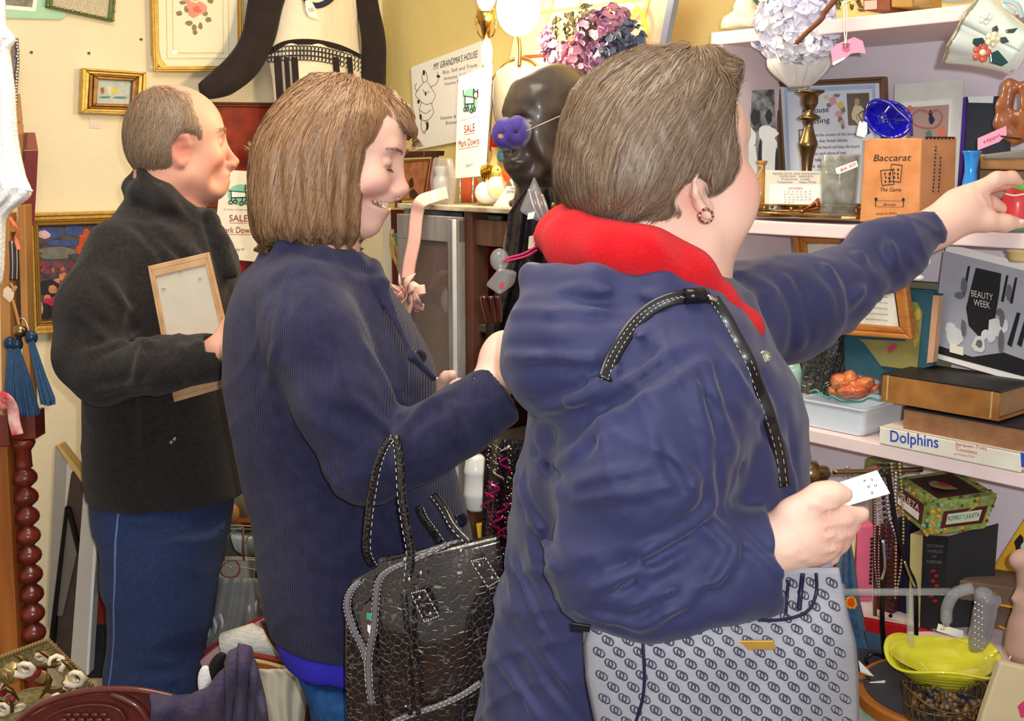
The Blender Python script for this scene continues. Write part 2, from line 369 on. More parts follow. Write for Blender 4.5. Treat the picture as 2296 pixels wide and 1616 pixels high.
def ribbons(sd, seeds, dirf, L, w, steps=12, lift=(.0005, .004), keep=None, jit=.25, name='hair_strands', m=None, parent=None, org=None, zmin=None):
    n = len(seeds); P = seeds.copy(); off = rng.uniform(lift[0], lift[1], n); ds = (L * rng.uniform(.6, 1.1, n) / steps)[:, None]
    path = []; nor = []; J = rng.normal(0, jit, (n, 3)); prev = None
    for k in range(steps + 1):
        N = sd.grad(P); P = P - N * (sd.sample(P) - off)[:, None]; path.append(P.copy()); nor.append(N)
        D = dirf(P) + J; D = D - N * (D * N).sum(1)[:, None]; D /= np.linalg.norm(D, axis=1)[:, None] + 1e-9
        D = D if prev is None else D * .5 + prev * .5; prev = D; P = P + D * ds
    path = np.stack(path, 1); nor = np.stack(nor, 1)
    if keep is not None:
        ok = keep(path); path = path[ok]; nor = nor[ok]; n = len(path)
    Tn = np.gradient(path, axis=1); Sd = np.cross(Tn, nor); Sd /= np.linalg.norm(Sd, axis=2)[..., None] + 1e-9
    Sd = Sd + nor * rng.normal(0, .14, (n, 1, 1))
    tp = np.sin(np.linspace(.25, 1, steps + 1)[::-1] * PI * .5 + .0)[None, :, None]; W = w * rng.uniform(.6, 1.3, (n, 1, 1)) * tp
    A = path - Sd * W; B = path + Sd * W
    V = np.stack([A, B], 2).reshape(-1, 3); i = np.arange(n)[:, None] * (2 * steps + 2) + np.arange(steps)[None] * 2
    F = np.stack([i, i + 1, i + 3, i + 2], -1).reshape(-1, 4); tone = np.repeat(rng.uniform(0, 1, n) ** 1.2, 2 * steps + 2)
    o = npmesh(name, V, F, m, parent, tone, org); o['kind'] = 'stuff'; return o
class Person:
    def __init__(s, label, Y, base): s.Y = Y; s.org = Vector(base); s.label = label; s.body = None
    def p(s, px, py, dy=0): return np.array(at(px, py, s.Y + dy))
    def r(s, rp, dy=0): return rp * (s.Y + dy) / FPX
    def rows(s, L, dy=0):
        out = []
        for row in L:
            py, xl, xr, b = row[:4]; d = dy + (row[4] if len(row) > 4 else 0); a = s.p(xl, py, d); c = s.p(xr, py, d)
            out.append((a[2], (a[0] + c[0]) / 2, s.Y + d, (c[0] - a[0]) / 2, b))
        return out
class HF:
    """head frame: x forward, y left of the face, z up; origin between the ears"""
    def __init__(s, o, yaw, pitch, roll=0, k=1.0):
        s.o = np.array(o); s.k = k
        M = Matrix.Rotation(yaw, 3, 'Z') @ Matrix.Rotation(pitch, 3, 'Y') @ Matrix.Rotation(roll, 3, 'X'); s.R = np.array(M)
    def __call__(s, x, y, z): return s.o + s.R @ (np.array([x, y, z]) * s.k)
def head(sd, H, jaw=1.0, chin=(.086, -.086), nose=(.118, -.024), ears=True, cheeks=0.0, smile=0, eyes=True, mouth=None, earw=1.0):
    R = H.R; k = H.k; q = lambda *a: [v * k for v in a]
    sd.ell(H(-.016, 0, .045), q(.093, .074, .080), R, .02); sd.ell(H(.032, 0, .042), q(.056, .062, .062), R, .03)
    sd.ell(H(.040, 0, -.018), q(.050, .055, .066), R, .03)
    for sg in (1, -1):
        sd.cone(H(.004, sg * .052, -.052), H(chin[0] - .026, sg * .014, chin[1] + .006), .015 * k * jaw, .013 * k, .03)
        sd.ell(H(.056, sg * .040, -.014), q(.022 + cheeks, .018 + cheeks, .020 + cheeks), R, .02)
        sd.ell(H(.042, sg * .043, -.048), q(.026 + cheeks, .015 + cheeks, .026), R, .03)
    sd.ell(H(.034, 0, -.060), q(.048, .040, .030), R, .03); sd.ell(H(chin[0] - .012, 0, chin[1] + .008), q(.018, .020, .017), R, .02)
    sd.cone(H(.076, -.028, .034), H(.076, .028, .034), .011 * k, .011 * k, .016)
    for sg in (1, -1):
        sd.ell(H(.094, sg * .031, .016), q(.019, .019, .013), R, .014, 'sub')
        if eyes: sd.ell(H(.0735, sg * .031, .014), q(.0125, .0145, .0125), R, .003)
    nx, nz = nose
    sd.cone(H(.082, 0, .024), H(nx - .012, 0, nz + .004), .0065 * k, .0085 * k, .012); sd.ell(H(nx - .011, 0, nz), q(.011, .0105, .0095), R, .006)
    for sg in (1, -1): sd.ell(H(nx - .021, sg * .0115, nz - .005), q(.0115, .007, .0075), R, .005)
    sd.ell(H(nx - .022, 0, nz - .012), q(.014, .012, .008), R, .008)
    for sg in (1, -1): sd.ell(H(nx - .016, sg * .006, nz - .0125), q(.006, .0028, .003), R, .002, 'sub')
    mz = nz - .032; mx = mouth or chin[0] + .006
    for sg in (1, -1): sd.ell(H(mx + .004, sg * .047, mz - .004), q(.034, .022, .026), R, .022, 'sub')
    sd.ell(H(mx - .012, 0, mz + .002), q(.020, .026, .019), R, .015)
    if smile:
        for sg in (1, -1): sd.cone(H(mx - .012, sg * .028, mz + .006), H(mx - .014, sg * .038, mz + .016), .002 * k, .001 * k, .008, 'sub'); sd.ell(H(.060, sg * .036, nz + .002), q(.022, .018, .018), R, .016)
        sd.ell(H(mx - .010, 0, mz + .003), q(.022, .027, .0095), R, .004, 'sub')
        sd.chain([H(mx - .027, -.028, mz + .012), H(mx - .006, -.017, mz + .0115), H(mx + .004, 0, mz + .0115), H(mx - .006, .017, mz + .0115), H(mx - .027, .028, mz + .012)], [.003 * k, .0042 * k, .005 * k, .0042 * k, .003 * k], .005)
        sd.chain([H(mx - .027, -.028, mz + .008), H(mx - .009, -.018, mz - .006), H(mx, 0, mz - .011), H(mx - .009, .018, mz - .006), H(mx - .027, .028, mz + .008)], [.003 * k, .0045 * k, .0058 * k, .0045 * k, .003 * k], .005)
    else:
        sd.ell(H(mx + .002, 0, mz + .004), q(.011, .021, .006), R, .005); sd.ell(H(mx, 0, mz - .008), q(.011, .018, .007), R, .006)
        sd.cone(H(mx + .011, -.021, mz - .002), H(mx + .011, .021, mz - .002), .0022 * k, .0022 * k, .002, 'sub')
    if ears:
        for sg in (1, -1):
            E = lambda a, b, c: H(a, sg * (.072 + b), c); n_ = H.R @ np.array([.25, sg, 0])
            sd.ell(E(-.006, .000, .004), q(.016 * earw, .006, .028 * earw), R, .006)
            pts = [E(.010, .004, .012), E(.006, .008, .028), E(-.008, .011, .033), E(-.021, .011, .022), E(-.023, .009, .004), E(-.014, .006, -.016), E(-.004, .005, -.027), E(.004, .003, -.020)]
            pts = [H.o + (p_ - H(-.006, sg * .078, .004)) * earw + (H(-.006, sg * .078, .004) - H.o) for p_ in pts]
            sd.chain(pts, [.0035 * k, .004 * k, .0045 * k, .0045 * k, .004 * k, .0045 * k, .006 * k, .004 * k], .004)
            sd.ell(E(.000, .010, .000), q(.008, .008, .011), R, .004, 'sub'); sd.ell(E(-.010, .012, .016), q(.008, .006, .009), R, .004, 'sub')
def blend(P, base, spots):
    C = np.tile(np.array(rgb(base)[:3]), (len(P), 1))
    for c, rad, col, amt in spots:
        d = np.linalg.norm((P - np.array(c)) / np.array(rad), axis=1); w_ = (np.clip(1.3 - d, 0, 1) ** 1.5 * amt)[:, None]; w_ = np.clip(w_, 0, 1); C = C * (1 - w_) + np.array(rgb(col)[:3]) * w_
    return C
def folds(lines, amp, width):
    """crease field: each line is (p0, p1, depth sign)"""
    def f(x, y, z):
        P = np.stack([x, y, z], 1).astype(np.float64); out = np.zeros(len(P))
        for a, b, sgn in lines:
            a = np.array(a); b = np.array(b); D = b - a; t = np.clip(((P - a) @ D) / (D @ D), 0, 1); d = np.linalg.norm(P - a - t[:, None] * D, axis=1)
            fade = np.sin(PI * np.clip(t, .02, .98)) ** .5; wv = width
            out -= sgn * amp * fade * (np.exp(-(d / wv) ** 2) - .45 * np.exp(-((d - wv * 2) / wv) ** 2))
        return out
    return f
def soft(amp, fx, seed=0):
    r = np.random.default_rng(seed); K = r.normal(0, 1, (6, 3)); K /= np.linalg.norm(K, axis=1)[:, None]; ph = r.uniform(0, 6, 6)
    def f(x, y, z):
        o = 0
        for i in range(6): o = o + np.sin((K[i, 0] * x + K[i, 1] * y + K[i, 2] * z) * fx * (1 + .35 * i) + ph[i] + 1.5 * np.sin(fx * .4 * (x + z) + i)) / (1 + .5 * i)
        return o * amp
    return f
def ridges(amp, dirs, seed=0):
    r = np.random.default_rng(seed); ph = r.uniform(0, 6, 12)
    def f(x, y, z):
        o = 0
        for i, (a, b, c) in enumerate(dirs):
            w_ = 1.6 * np.sin(13 * x + 9 * z + ph[i]) + 1.1 * np.sin(21 * z - 17 * x + 12 * y + ph[i + 4]); m_ = np.clip(np.sin(17 * x - 11 * z + ph[i + 8] + i) + .25, 0, 1)
            o = o - amp * m_ * ((1 - np.abs(np.sin((a * x + b * y + c * z) * .5 + w_))) ** 3 - .2)
        return o
    return f
skin = mat('skin', (225, 170, 150), rough=.48, attr='Col', spec=.45, bump=(700, .0004))
MATS['skin'].node_tree.nodes['Principled BSDF'].inputs['Subsurface Weight'].default_value = .08
MATS['skin'].node_tree.nodes['Principled BSDF'].inputs['Subsurface Scale'].default_value = .01
# ---------------- people ----------------
def down(P, crown, sp=1.0, z=-1.0, sway=(0, 0, 0)):
    d = P - np.array(crown); d[:, 2] = 0; r = np.linalg.norm(d, axis=1)[:, None] + 1e-6
    dz = np.clip((crown[2] - P[:, 2]) / .12, 0.05, 1)[:, None]
    return d / r * sp * (1.25 - dz) + np.array([0, 0, z]) * (dz + .15) + np.array(sway)
hair_k = dict(rough=.45, spec=.5, attr='tone', aniso=.0)
def legs(sd, P, hip, knee, ank, r, dy, toe):
    sd.chain([P.p(hip[0], hip[1], dy), P.p(knee[0], knee[1], dy), P.p(ank[0], ank[1], dy)], r, .02)
    a = P.p(ank[0], ank[1], dy); a = np.array([a[0], a[1], .05]); sd.cone(a - [.05 * toe[0], .05 * toe[1], .01], a + [.17 * toe[0], .17 * toe[1], -.015], .042, .035, .02)
def shoes(name, m, P, ank, dys, toe, parent):
    for dy in dys:
        a = P.p(ank[0], ank[1], dy); g = G(); c = Vector((a[0], a[1], 0)) - P.org; t = Vector((toe[0], toe[1], 0)); s_ = Vector((-t.y, t.x, 0))
        rows = [(-.095, .03, .09), (-.06, .042, .10), (0, .043, .095), (.06, .048, .07), (.13, .05, .05), (.18, .035, .035), (.2, .01, .02)]
        prev = None; vs = []; fs = []
        for x, hw, h in rows:
            for (u, v) in ((-1, 0.002), (1, 0.002), (1, .55), (.55, 1), (-.55, 1), (-1, .55)): vs.append(c + t * x + s_ * hw * u + Vector((0, 0, h * v)))
        for i in range(len(rows) - 1):
            for k in range(6): l = (k + 1) % 6; fs.append((i * 6 + k, i * 6 + l, i * 6 + 6 + l, i * 6 + 6 + k))
        fs += [tuple(range(6)), tuple(range(len(vs) - 6, len(vs)))]
        build(name, g.add(vs, fs), m, parent, smooth=True, sub=1)
def finish(P, name, sd, m, color=None, parent=None):
    V, F = sd.mesh(); me = npmesh(name, V, F, m, parent, None if color is None else color(V), P.org); return me, V, F

def brow(H, body, P, c, r_, dz, wild=1):
    g = G(); R_ = random.Random(3)
    for sg in (-1, 1):
        for k in range(46):
            t = k / 45; a = H(.093 - .016 * t * t, sg * (.012 + .034 * t), .034 + .005 * math.sin(t * 2.6) + dz + R_.uniform(-.002, .002)); b = H(.096 - .020 * t * t, sg * (.019 + .038 * t), .038 + .004 * math.sin(t * 2.6) + dz + R_.uniform(-.003, .004) * wild)
            g.tube([Vector(a) - P.org, Vector(b) - P.org], [r_, r_ * .3], 3)
    o = build('eyebrows', g, mat('brow_%d' % c[0], c, rough=.6), body); o['kind'] = 'stuff'
def surf(sd, px, py, y0, y1):
    d = np.array(ray(px, py)); t = np.linspace(y0, y1, 500) / d[1]; Q = np.array([0, 0, CAMZ]) + d[None] * t[:, None]; v = sd.sample(Q); k = np.nonzero(v < .001)[0]
    return Q[k[0]] if len(k) else None
def creases(sd, P, lines, amp, w_):
    L = []
    for a, b, *s_ in lines:
        for i in range(3):
            q = [surf(sd, a[0] + (b[0] - a[0]) * t, a[1] + (b[1] - a[1]) * t, P.Y - .38, P.Y + .45) for t in (i / 3, (i + 1) / 3)]
            if q[0] is None or q[1] is None or np.linalg.norm(q[0] - q[1]) > .12: continue
            L.append((q[0] - (q[1] - q[0]) * .3, q[1] + (q[1] - q[0]) * .3, s_[0] if s_ else 1))
    if L: sd.disp(folds(L, amp, w_))
# ======== the man in the black coat ========
def man():
    P = Person('', 2.2, at(345, 1950, 2.2)); P.org.z = 0; p, r = P.p, P.r
    lab = 'balding older man in black wool coat and jeans, wooden frame under his arm'
    H = HF(p(405, 337, .0), math.radians(19), math.radians(-1), 0, .91)
    sd = S(axis(-.95, -.40, .0034), axis(1.83, 2.48, .0034), axis(-.01, 1.72, .013, ((.95, 1.45, .006), (1.38, 1.8, .0026))))
    head(sd, H, jaw=1.3, chin=(.080, -.080), nose=(.121, -.026), cheeks=.004, earw=1.0)
    sd.ell(H(-.012, 0, .050), (.074, .072, .074), H.R, .03); sd.ell(H(.045, 0, -.085), (.03, .03, .016), H.R, .03)
    sd.cone(H(-.03, 0, -.045), p(372, 500), .062, .072, .03)
    sd.chain([p(365, 520), p(350, 640), p(360, 900), p(360, 1080)], [.08, .11, .12, .09], .03)
    for dy, far in ((-.16, 0), (.17, 1)):
        sd.chain([p(262, 580, dy * .8), p(208, 700, dy * 1.18), p(220, 815, dy * 1.35), p(500, 790, dy * 1.6)], [.042, .038, .036, .027], .02)
        w_ = p(500, 785, dy * 1.6); sd.chain([w_, p(530, 742, dy * 1.4)], [.027, .032], .015)
        for i, (x, y, d2) in enumerate(((560, 700, 0), (572, 715, .0), (575, 732, .012), (568, 748, .025))):
            sd.chain([p(528, 738 + i * 8, dy * 1.25), p(550, 712 + i * 10, dy * 1.25 + .01), p(x, y, dy * 1.2 + .03)], [.0105, .0095, .008], .004)
        sd.chain([p(520, 760, dy * 1.3), p(546, 772, dy * 1.2 + .01), p(562, 765, dy * 1.1 + .02)], [.013, .011, .009], .005)
    legs(sd, P, (350, 1150), (355, 1520), (330, 1915), [.065, .055, .045], -.08, (1, 0)); legs(sd, P, (365, 1150), (375, 1520), (352, 1890), [.065, .055, .045], .08, (1, 0))
    c = H
    spots = [(H(.105, 0, -.02), (.03, .03, .03), (214, 120, 105), .7), (H(.06, -.05, -.03), (.035, .03, .03), (216, 130, 112), .7), (H(-.005, -.08, 0), (.03, .02, .04), (214, 122, 108), .75), (H(.092, 0, -.056), (.016, .026, .009), (188, 100, 95), .75), (H(.078, -.03, .013), (.016, .016, .006), (150, 95, 80), .7), (H(.086, -.03, .036), (.012, .02, .006), (190, 150, 120), .7),
             (H(-.02, -.0, -.10), (.09, .09, .05), (205, 120, 100), .6)]
    body, V, F = finish(P, 'person', sd, skin, lambda V: blend(V, (222, 164, 140), spots)); body.location = P.org; tag(body, lab, 'person')
    brow(H, body, P, (186, 160, 130), .0009, 0, 1.5)
    # hair: fringe round the sides and back, thin on top
    hd = S(axis(-1.0, -.5, .004), axis(2.0, 2.4, .004), axis(1.45, 1.75, .004))
    hd.ell(H(-.016, 0, .047), (.083, .078, .0805), H.R, .02); hd.ell(H(-.04, 0, .0), (.058, .070, .055), H.R, .04)
    hd.cone(H(.0, -.062, .05), H(.028, -.058, .038), .024, .014, .02)
    hd.cone(H(.0, .062, .05), H(.028, .058, .038), .024, .014, .02)
    hd.ell(H(.120, 0, .065), (.080, .15, .11), H.R, .012, 'sub'); hd.ell(H(.035, 0, .145), (.06, .04, .034), H.R, .02, 'sub')
    hd.half(H(-.02, 0, -.052), H.R @ np.array([.35, 0, -1])) ; hd.ell(H(.012, -.085, -.01), (.032, .03, .042), H.R, .01, 'sub'); hd.ell(H(.012, .085, -.01), (.032, .03, .042), H.R, .01, 'sub')
    hm = mat('grey_brown_hair', (158, 134, 108), c2=(114, 92, 76), **hair_k)
    V, F = hd.mesh(); npmesh('hair', V, F, mat('grey_brown_scalp', (150, 118, 92), rough=.7, var=.3, vs=120, bump=(300, .002)), body, None, P.org)
    seeds = V[rng.integers(0, len(V), 9000)]; crown = H(-.06, 0, .12)
    ribbons(hd, seeds, lambda Q: down(Q, crown, .9, -1, (-.5, 0, 0)), .05, .00045, 8, (.0002, .004), m=hm, parent=body, org=P.org, jit=.18)
    # coat
    cs = S(axis(-1.02, -.42, .0048), axis(1.83, 2.48, .0048), axis(.82, 1.56, .0048))
    cs.loft(P.rows([(432, 296, 392, .06), (455, 280, 445, .075), (480, 266, 478, .10), (510, 238, 494, .14), (550, 214, 515, .165), (600, 200, 530, .175), (680, 196, 540, .18), (760, 198, 542, .175), (850, 205, 545, .17), (950, 204, 550, .17), (1040, 202, 553, .17), (1085, 204, 553, .165), (1100, 206, 552, .16)]), .01, p=2.3)
    cs.chain([p(262, 555, -.13), p(212, 690, -.19), p(205, 800, -.21), p(232, 838, -.24)], [r(60), r(72), r(70), r(64)], .03)
    cs.chain([p(232, 838, -.24), p(350, 820, -.27), p(478, 800, -.27)], [r(62), r(58), r(50)], .02)
    cs.chain([p(262, 555, .13), p(220, 690, .2), p(215, 820, .22), p(330, 820, .26), p(470, 800, .24)], [r(60), r(64), r(62), r(54), r(48)], .03)
    ring = [p(308, 420, .0), p(318, 430, -.062), p(372, 452, -.082), p(425, 492, -.06), p(462, 500, -.01), p(425, 480, .06), p(360, 450, .08), p(315, 425, .06), p(308, 420, 0)]
    cs.chain(ring, [r(28)] * 3 + [r(30), r(32)] + [r(30)] * 4, .012); 
    cs.chain([p(312, 386, 0), p(324, 392, -.055), p(372, 428, -.075), p(420, 472, -.06)], [r(15)] * 4, .01); cs.chain([p(322, 398, 0), p(330, 400, .055), p(372, 428, .075)], [r(15)] * 3, .01)
    cs.chain([p(470, 478, -.06), p(492, 540, -.06), p(520, 610, -.07)], [r(14), r(20), r(16)], .012)
    for a in ((500, 785, 48), ): cs.cone(p(a[0] - 6, a[1], -.27), p(a[0] + 60, a[1] - 25, -.27), r(38), r(40), .004, 'sub'); cs.cone(p(a[0] - 6, a[1], .24), p(a[0] + 60, a[1] - 25, .24), r(38), r(40), .004, 'sub')
    F_ = lambda a, b, dy=-.2, s_=1: (p(a[0], a[1], dy), p(b[0], b[1], dy), s_)
    cs.disp(folds([F_((300, 760), (205, 800), -.25), F_((330, 770), (300, 900), -.28), F_((270, 470), (420, 600), -.14, -1), F_((300, 450), (440, 580), -.12), F_((390, 745), (420, 800), -.31), F_((250, 620), (300, 740), -.22), F_((220, 880), (330, 860), -.27), F_((440, 740), (440, 860), -.3), F_((320, 640), (325, 1080), -.17), F_((160, 740), (250, 760), -.25), F_((430, 560), (520, 640), -.12)], .006, .011))
    creases(cs, P, [((265, 450), (400, 590)), ((400, 590), (470, 680)), ((310, 380), (430, 500), .8), ((200, 790), (300, 755)), ((300, 755), (345, 770)), ((322, 770), (300, 880)), ((400, 750), (430, 860), .8), ((230, 620), (300, 700), .8), ((170, 700), (240, 760), .7), ((220, 880), (330, 860)), ((340, 560), (390, 720), .8), ((440, 470), (480, 640), .8)], .0055, .008)
    cs.disp(soft(.0016, 22, 3)); cs.disp(ridges(.0025, ((34, 14, 36), (-38, 18, 40)), 2))
    V, F = cs.mesh(); wool = mat('black_wool', (47, 43, 43), rough=.95, var=.35, vs=160, bump=(500, .0015), sheen=.12, spec=.15); npmesh('wool_coat', V, F, wool, body, None, P.org)
    g = G()
    for x, y, dy in ((384, 992, -.175), (391, 985, -.176)): g.ell(Vector(p(x, y, dy)) - P.org, (.004, .003, .005), u=8, v=6)
    build('button', g, mat('dull_silver', (150, 150, 155), rough=.3, metal=.8), body, smooth=True)
    js = S(axis(-1.0, -.42, .006), axis(1.9, 2.42, .006), axis(.04, .98, .006))
    js.loft(P.rows([(1060, 215, 515, .14), (1110, 212, 520, .15), (1160, 222, 511, .16), (1220, 242, 498, .165), (1290, 246, 487, .16)]), .01, p=2.3, rnd=0)
    for dy, o in ((-.085, 0), (.085, 14)): js.loft(P.rows([(1180, 232 + o, 505, .085), (1250, 243, 490, .09), (1330, 244 + o, 484, .09), (1400, 244 + o, 478, .088), (1440, 240 + o, 460, .085), (1520, 238 + o, 455, .082), (1600, 238 + o, 448, .08), (1750, 250 + o, 420, .075), (1905, 262 + o, 405, .072), (1945, 262 + o, 405, .07)], dy), .02, p=2.2)
    js.disp(soft(.0022, 26, 5)); js.disp(ridges(.0025, ((20, 14, 60), (-30, 18, 50)), 3)); js.disp(folds([F_((250, 1180), (400, 1160), -.16), F_((300, 1470), (440, 1500), -.16), F_((290, 1530), (430, 1520), -.16), F_((330, 1130), (470, 1200), -.15, -1)], .004, .012))
    V, F = js.mesh(); denim = mat('blue_denim', (50, 66, 108), rough=.85, c2=(40, 54, 92), vs=220, wave=('DIAGONAL', 300, 1.5, .0004), spec=.2, sheen=.05)
    jo = npmesh('jeans', V, F, denim, body, None, P.org)
    def onto(sd, q):   # push a point towards the camera until it sits on the surface
        q = np.array(q, float); q[1] -= .3
        for _ in range(200):
            if sd.sample(q[None])[0] < .0005: break
            q[1] += .003
        return Vector(q)
    seam = [onto(js, p(x, y)) - P.org for x, y in ((322, 1100), (322, 1160), (322, 1230), (318, 1300), (312, 1370), (304, 1440), (292, 1500), (284, 1540), (282, 1700), (282, 1900))]
    build('side_seam', G().tube(smooth_path(seam), .0026, 6), mat('faded_denim', (100, 120, 165), rough=.8), body, smooth=True)
    shoes('shoe', mat('dark_leather', (40, 34, 30), rough=.4), P, (330, 1950), (-.09, .09), (1, 0), body)
    return P
man()

# ======== the young woman in the navy corduroy coat ========
def young():
    P = Person('', 1.75, at(800, 2300, 1.75)); P.org.z = 0; p, r = P.p, P.r
    lab = 'smiling young woman with a brown bob in a dark navy corduroy coat'
    H = HF(p(766, 356, .0), math.radians(-7), math.radians(14), math.radians(0), 1.0)
    sd = S(axis(-.46, .08, .003), axis(1.38, 2.02, .003, ()), axis(-.01, 1.72, .013, ((1.05, 1.45, .0055), (1.36, 1.8, .0024))))
    head(sd, H, jaw=.95, chin=(.074, -.096), nose=(.114, -.022), cheeks=.004, smile=1, mouth=.081, earw=.9)
    sd.cone(H(-.03, 0, -.04), p(700, 590), .052, .056, .03)
    sd.chain([p(700, 590), p(720, 760), p(745, 1000), p(800, 1330)], [.075, .10, .10, .09], .03)
    arm = [p(690, 690, -.15), p(815, 1030, -.215), p(1100, 870, -.2)]
    sd.chain(arm, [.042, .036, .027], .02); sd.cone(p(1095, 872, -.2), p(1120, 820, -.185), .0275, .028, .015)
    sd.ell(p(1132, 805, -.175), (.036, .03, .042), None, .015)
    for i in range(4): sd.chain([p(1140 + i * 6, 785 + 9 * i, -.175 + i * .008), p(1172, 762 + 12 * i, -.165 + .012 * i), p(1192, 775 + 12 * i, -.14 + .01 * i)], [.010, .009, .0075], .004)
    sd.chain([p(1128, 790, -.16), p(1150, 760, -.14), p(1172, 752, -.12)], [.012, .0105, .009], .004)
    sd.chain([p(690, 690, .17), p(800, 980, .2), p(960, 900, .1)], [.042, .036, .028], .02)
    sd.ell(p(985, 885, .08), (.04, .03, .03), None, .02)
    for i in range(4): sd.chain([p(1000, 870 + 10 * i, .07), p(1030, 860 + 12 * i, .06 + .01 * i), p(1040, 875 + 12 * i, .03)], [.010, .009, .0075], .004)
    sd.chain([p(985, 870, .06), p(1000, 845, .04), p(1015, 840, .03)], [.012, .010, .0085], .004)
    legs(sd, P, (830, 1420), (850, 1850), (815, 2280), [.062, .05, .042], -.07, (1, 0)); legs(sd, P, (830, 1420), (865, 1840), (835, 2250), [.062, .05, .042], .07, (1, 0))
    spots = [(H(.06, -.045, -.03), (.03, .025, .025), (232, 150, 140), .7), (H(.108, 0, -.02), (.02, .02, .02), (228, 150, 138), .5), (H(.078, -.031, .008), (.014, .016, .004), (110, 70, 62), .9), (H(.086, -.03, .034), (.014, .02, .0035), (150, 105, 85), .6)]
    for y_ in (-.022, -.011, 0, .011, .022): spots += [(H(.086 - y_ * y_ * 40, y_, -.0425 + abs(y_) * .1), (.010, .008, .0055), (196, 92, 96), 1.3), (H(.083 - y_ * y_ * 40, y_, -.066 + abs(y_) * .3), (.010, .008, .0065), (206, 98, 100), 1.3)]
    body, V, F = finish(P, 'person', sd, skin, lambda V: blend(V, (238, 192, 174), spots)); body.location = P.org; tag(body, lab, 'person')
    g = G()
    for i in range(-5, 6): a = i * .0050; g.ell(Vector(H(.0845 - a * a * 36, a, -.0495 + abs(a) * .16)) - P.org, (.0034, .003, .0048), M=Matrix(H.R.tolist()).to_4x4(), u=8, v=6)
    build('teeth', g, mat('tooth_white', (240, 236, 225), rough=.25), body, smooth=True)
    g = G()
    for k in range(9): u = -1 + k / 4; g.tube([Vector(H(.0855 - abs(u) * .004, -.031 + u * .011, .0055 - .001 * u * u)) - P.org, Vector(H(.0925 - abs(u) * .004, -.031 + u * .0125, .0015)) - P.org], [.0006, .0002], 4)
    build('eyelashes', g, mat('lash_brown', (60, 38, 30), rough=.6), body)
    # bob
    hd = S(axis(-.47, -.08, .0038), axis(1.55, 1.95, .0038), axis(1.34, 1.74, .0038))
    hd.loft(P.rows([(170, 705, 780, .022), (174, 690, 800, .035), (184, 672, 828, .05), (200, 655, 850, .062), (233, 624, 880, .08), (265, 602, 893, .09), (300, 584, 880, .098), (340, 572, 858, .101), (380, 567, 850, .101), (420, 566, 844, .10), (470, 566, 836, .097), (505, 572, 828, .092), (532, 582, 818, .082), (548, 600, 792, .06)]), .02, p=2.4)
    hd.chain([p(850, 235, .0), p(893, 258, -.015), p(913, 285, -.022)], [r(36), r(19), r(9)], .02); hd.chain([p(860, 235, .03), p(900, 262, .05), p(915, 300, .055)], [r(34), r(18), r(7)], .02)
    hd.chain([p(905, 262, -.005), p(923, 295, -.012), p(918, 332, -.018)], [r(10), r(7), r(4)], .008)
    hd.ell(H(.095, 0, -.03), (.065, .068, .092), H.R, .012, 'sub')
    hd.disp(lambda x, y, z: .0035 * np.sin(220 * (x + .6 * y) + 6 * z) * np.clip((1.62 - z) * 6, 0, 1) + .0022 * np.sin(390 * (y - .5 * x) + 9 * z))
    hm = mat('brown_hair', (168, 130, 94), c2=(112, 80, 56), **hair_k)
    V, F = hd.mesh(); npmesh('hair', V, F, mat('brown_hair_base', (128, 88, 58), rough=.5, c2=(92, 60, 42), vs=70, stretch=(3, 3, .35), bump=(260, .002)), body, None, P.org)
    crown = p(800, 168, 0); seeds = V[rng.integers(0, len(V), 15000)]
    ribbons(hd, seeds, lambda Q: down(Q, crown, 1.15, -1.15, (-.10, 0, 0)), .16, .00052, 14, (.0002, .0032), m=hm, parent=body, org=P.org, jit=.07)
    brow(H, body, P, (150, 112, 88), .0005, -.004, .3)
    # coat
    cs = S(axis(-.50, .07, .0045), axis(1.36, 2.02, .0045), axis(.80, 1.46, .0045))
    cs.loft(P.rows([(556, 612, 780, .08), (572, 592, 808, .11), (590, 570, 832, .13), (620, 545, 850, .155), (660, 530, 880, .17), (700, 521, 905, .175), (760, 515, 940, .18), (830, 514, 975, .18), (880, 517, 980, .175), (920, 521, 978, .17), (990, 532, 985, .165), (1040, 546, 1015, .165), (1130, 566, 1042, .17), (1200, 574, 1062, .172), (1280, 584, 1072, .175), (1350, 594, 1075, .175), (1410, 610, 1075, .172), (1442, 626, 1076, .17)]), .01, p=2.2)
    cs.chain([p(680, 668, -.13), p(712, 760, -.18), p(765, 900, -.21), p(825, 1035, -.225)], [r(82), r(92), r(90), r(84)], .035)
    cs.chain([p(825, 1035, -.225), p(930, 1000, -.225), p(1035, 940, -.215), p(1105, 893, -.20)], [r(80), r(74), r(70), r(67)], .02)
    cs.cone(p(1104, 893, -.2), p(1165, 850, -.19), r(78), r(82), .003, 'sub') if 0 else None
    cs.half(p(1112, 886, -.2), np.array(p(1160, 856, -.19)) - np.array(p(1104, 893, -.2))) if 0 else None
    cs.chain([p(680, 668, .13), p(712, 760, .19), p(790, 950, .21), p(930, 900, .12)], [r(80), r(84), r(78), r(64)], .03)
    ring = [p(622, 560, 0), p(640, 572, -.07), p(720, 592, -.085), p(790, 612, -.05), p(812, 622, .0), p(790, 600, .05), p(720, 580, .08), p(640, 565, .07), p(622, 560, 0)]
    cs.chain(ring, [r(20)] * 9, .012); cs.chain([q - np.array([0, 0, -.014]) for q in ring], [r(16)] * 9, .02)
    cs.chain([p(600, 580, -.03), p(660, 600, -.10), p(760, 628, -.105), p(830, 640, -.06)], [r(24), r(26), r(22), r(14)], .008)          # turned-down collar
    cs.chain([p(835, 600, -.02), p(852, 640, -.07), p(925, 800, -.13), p(975, 850, -.12)], [r(16), r(14), r(12), r(9)], .01)            # placket edge
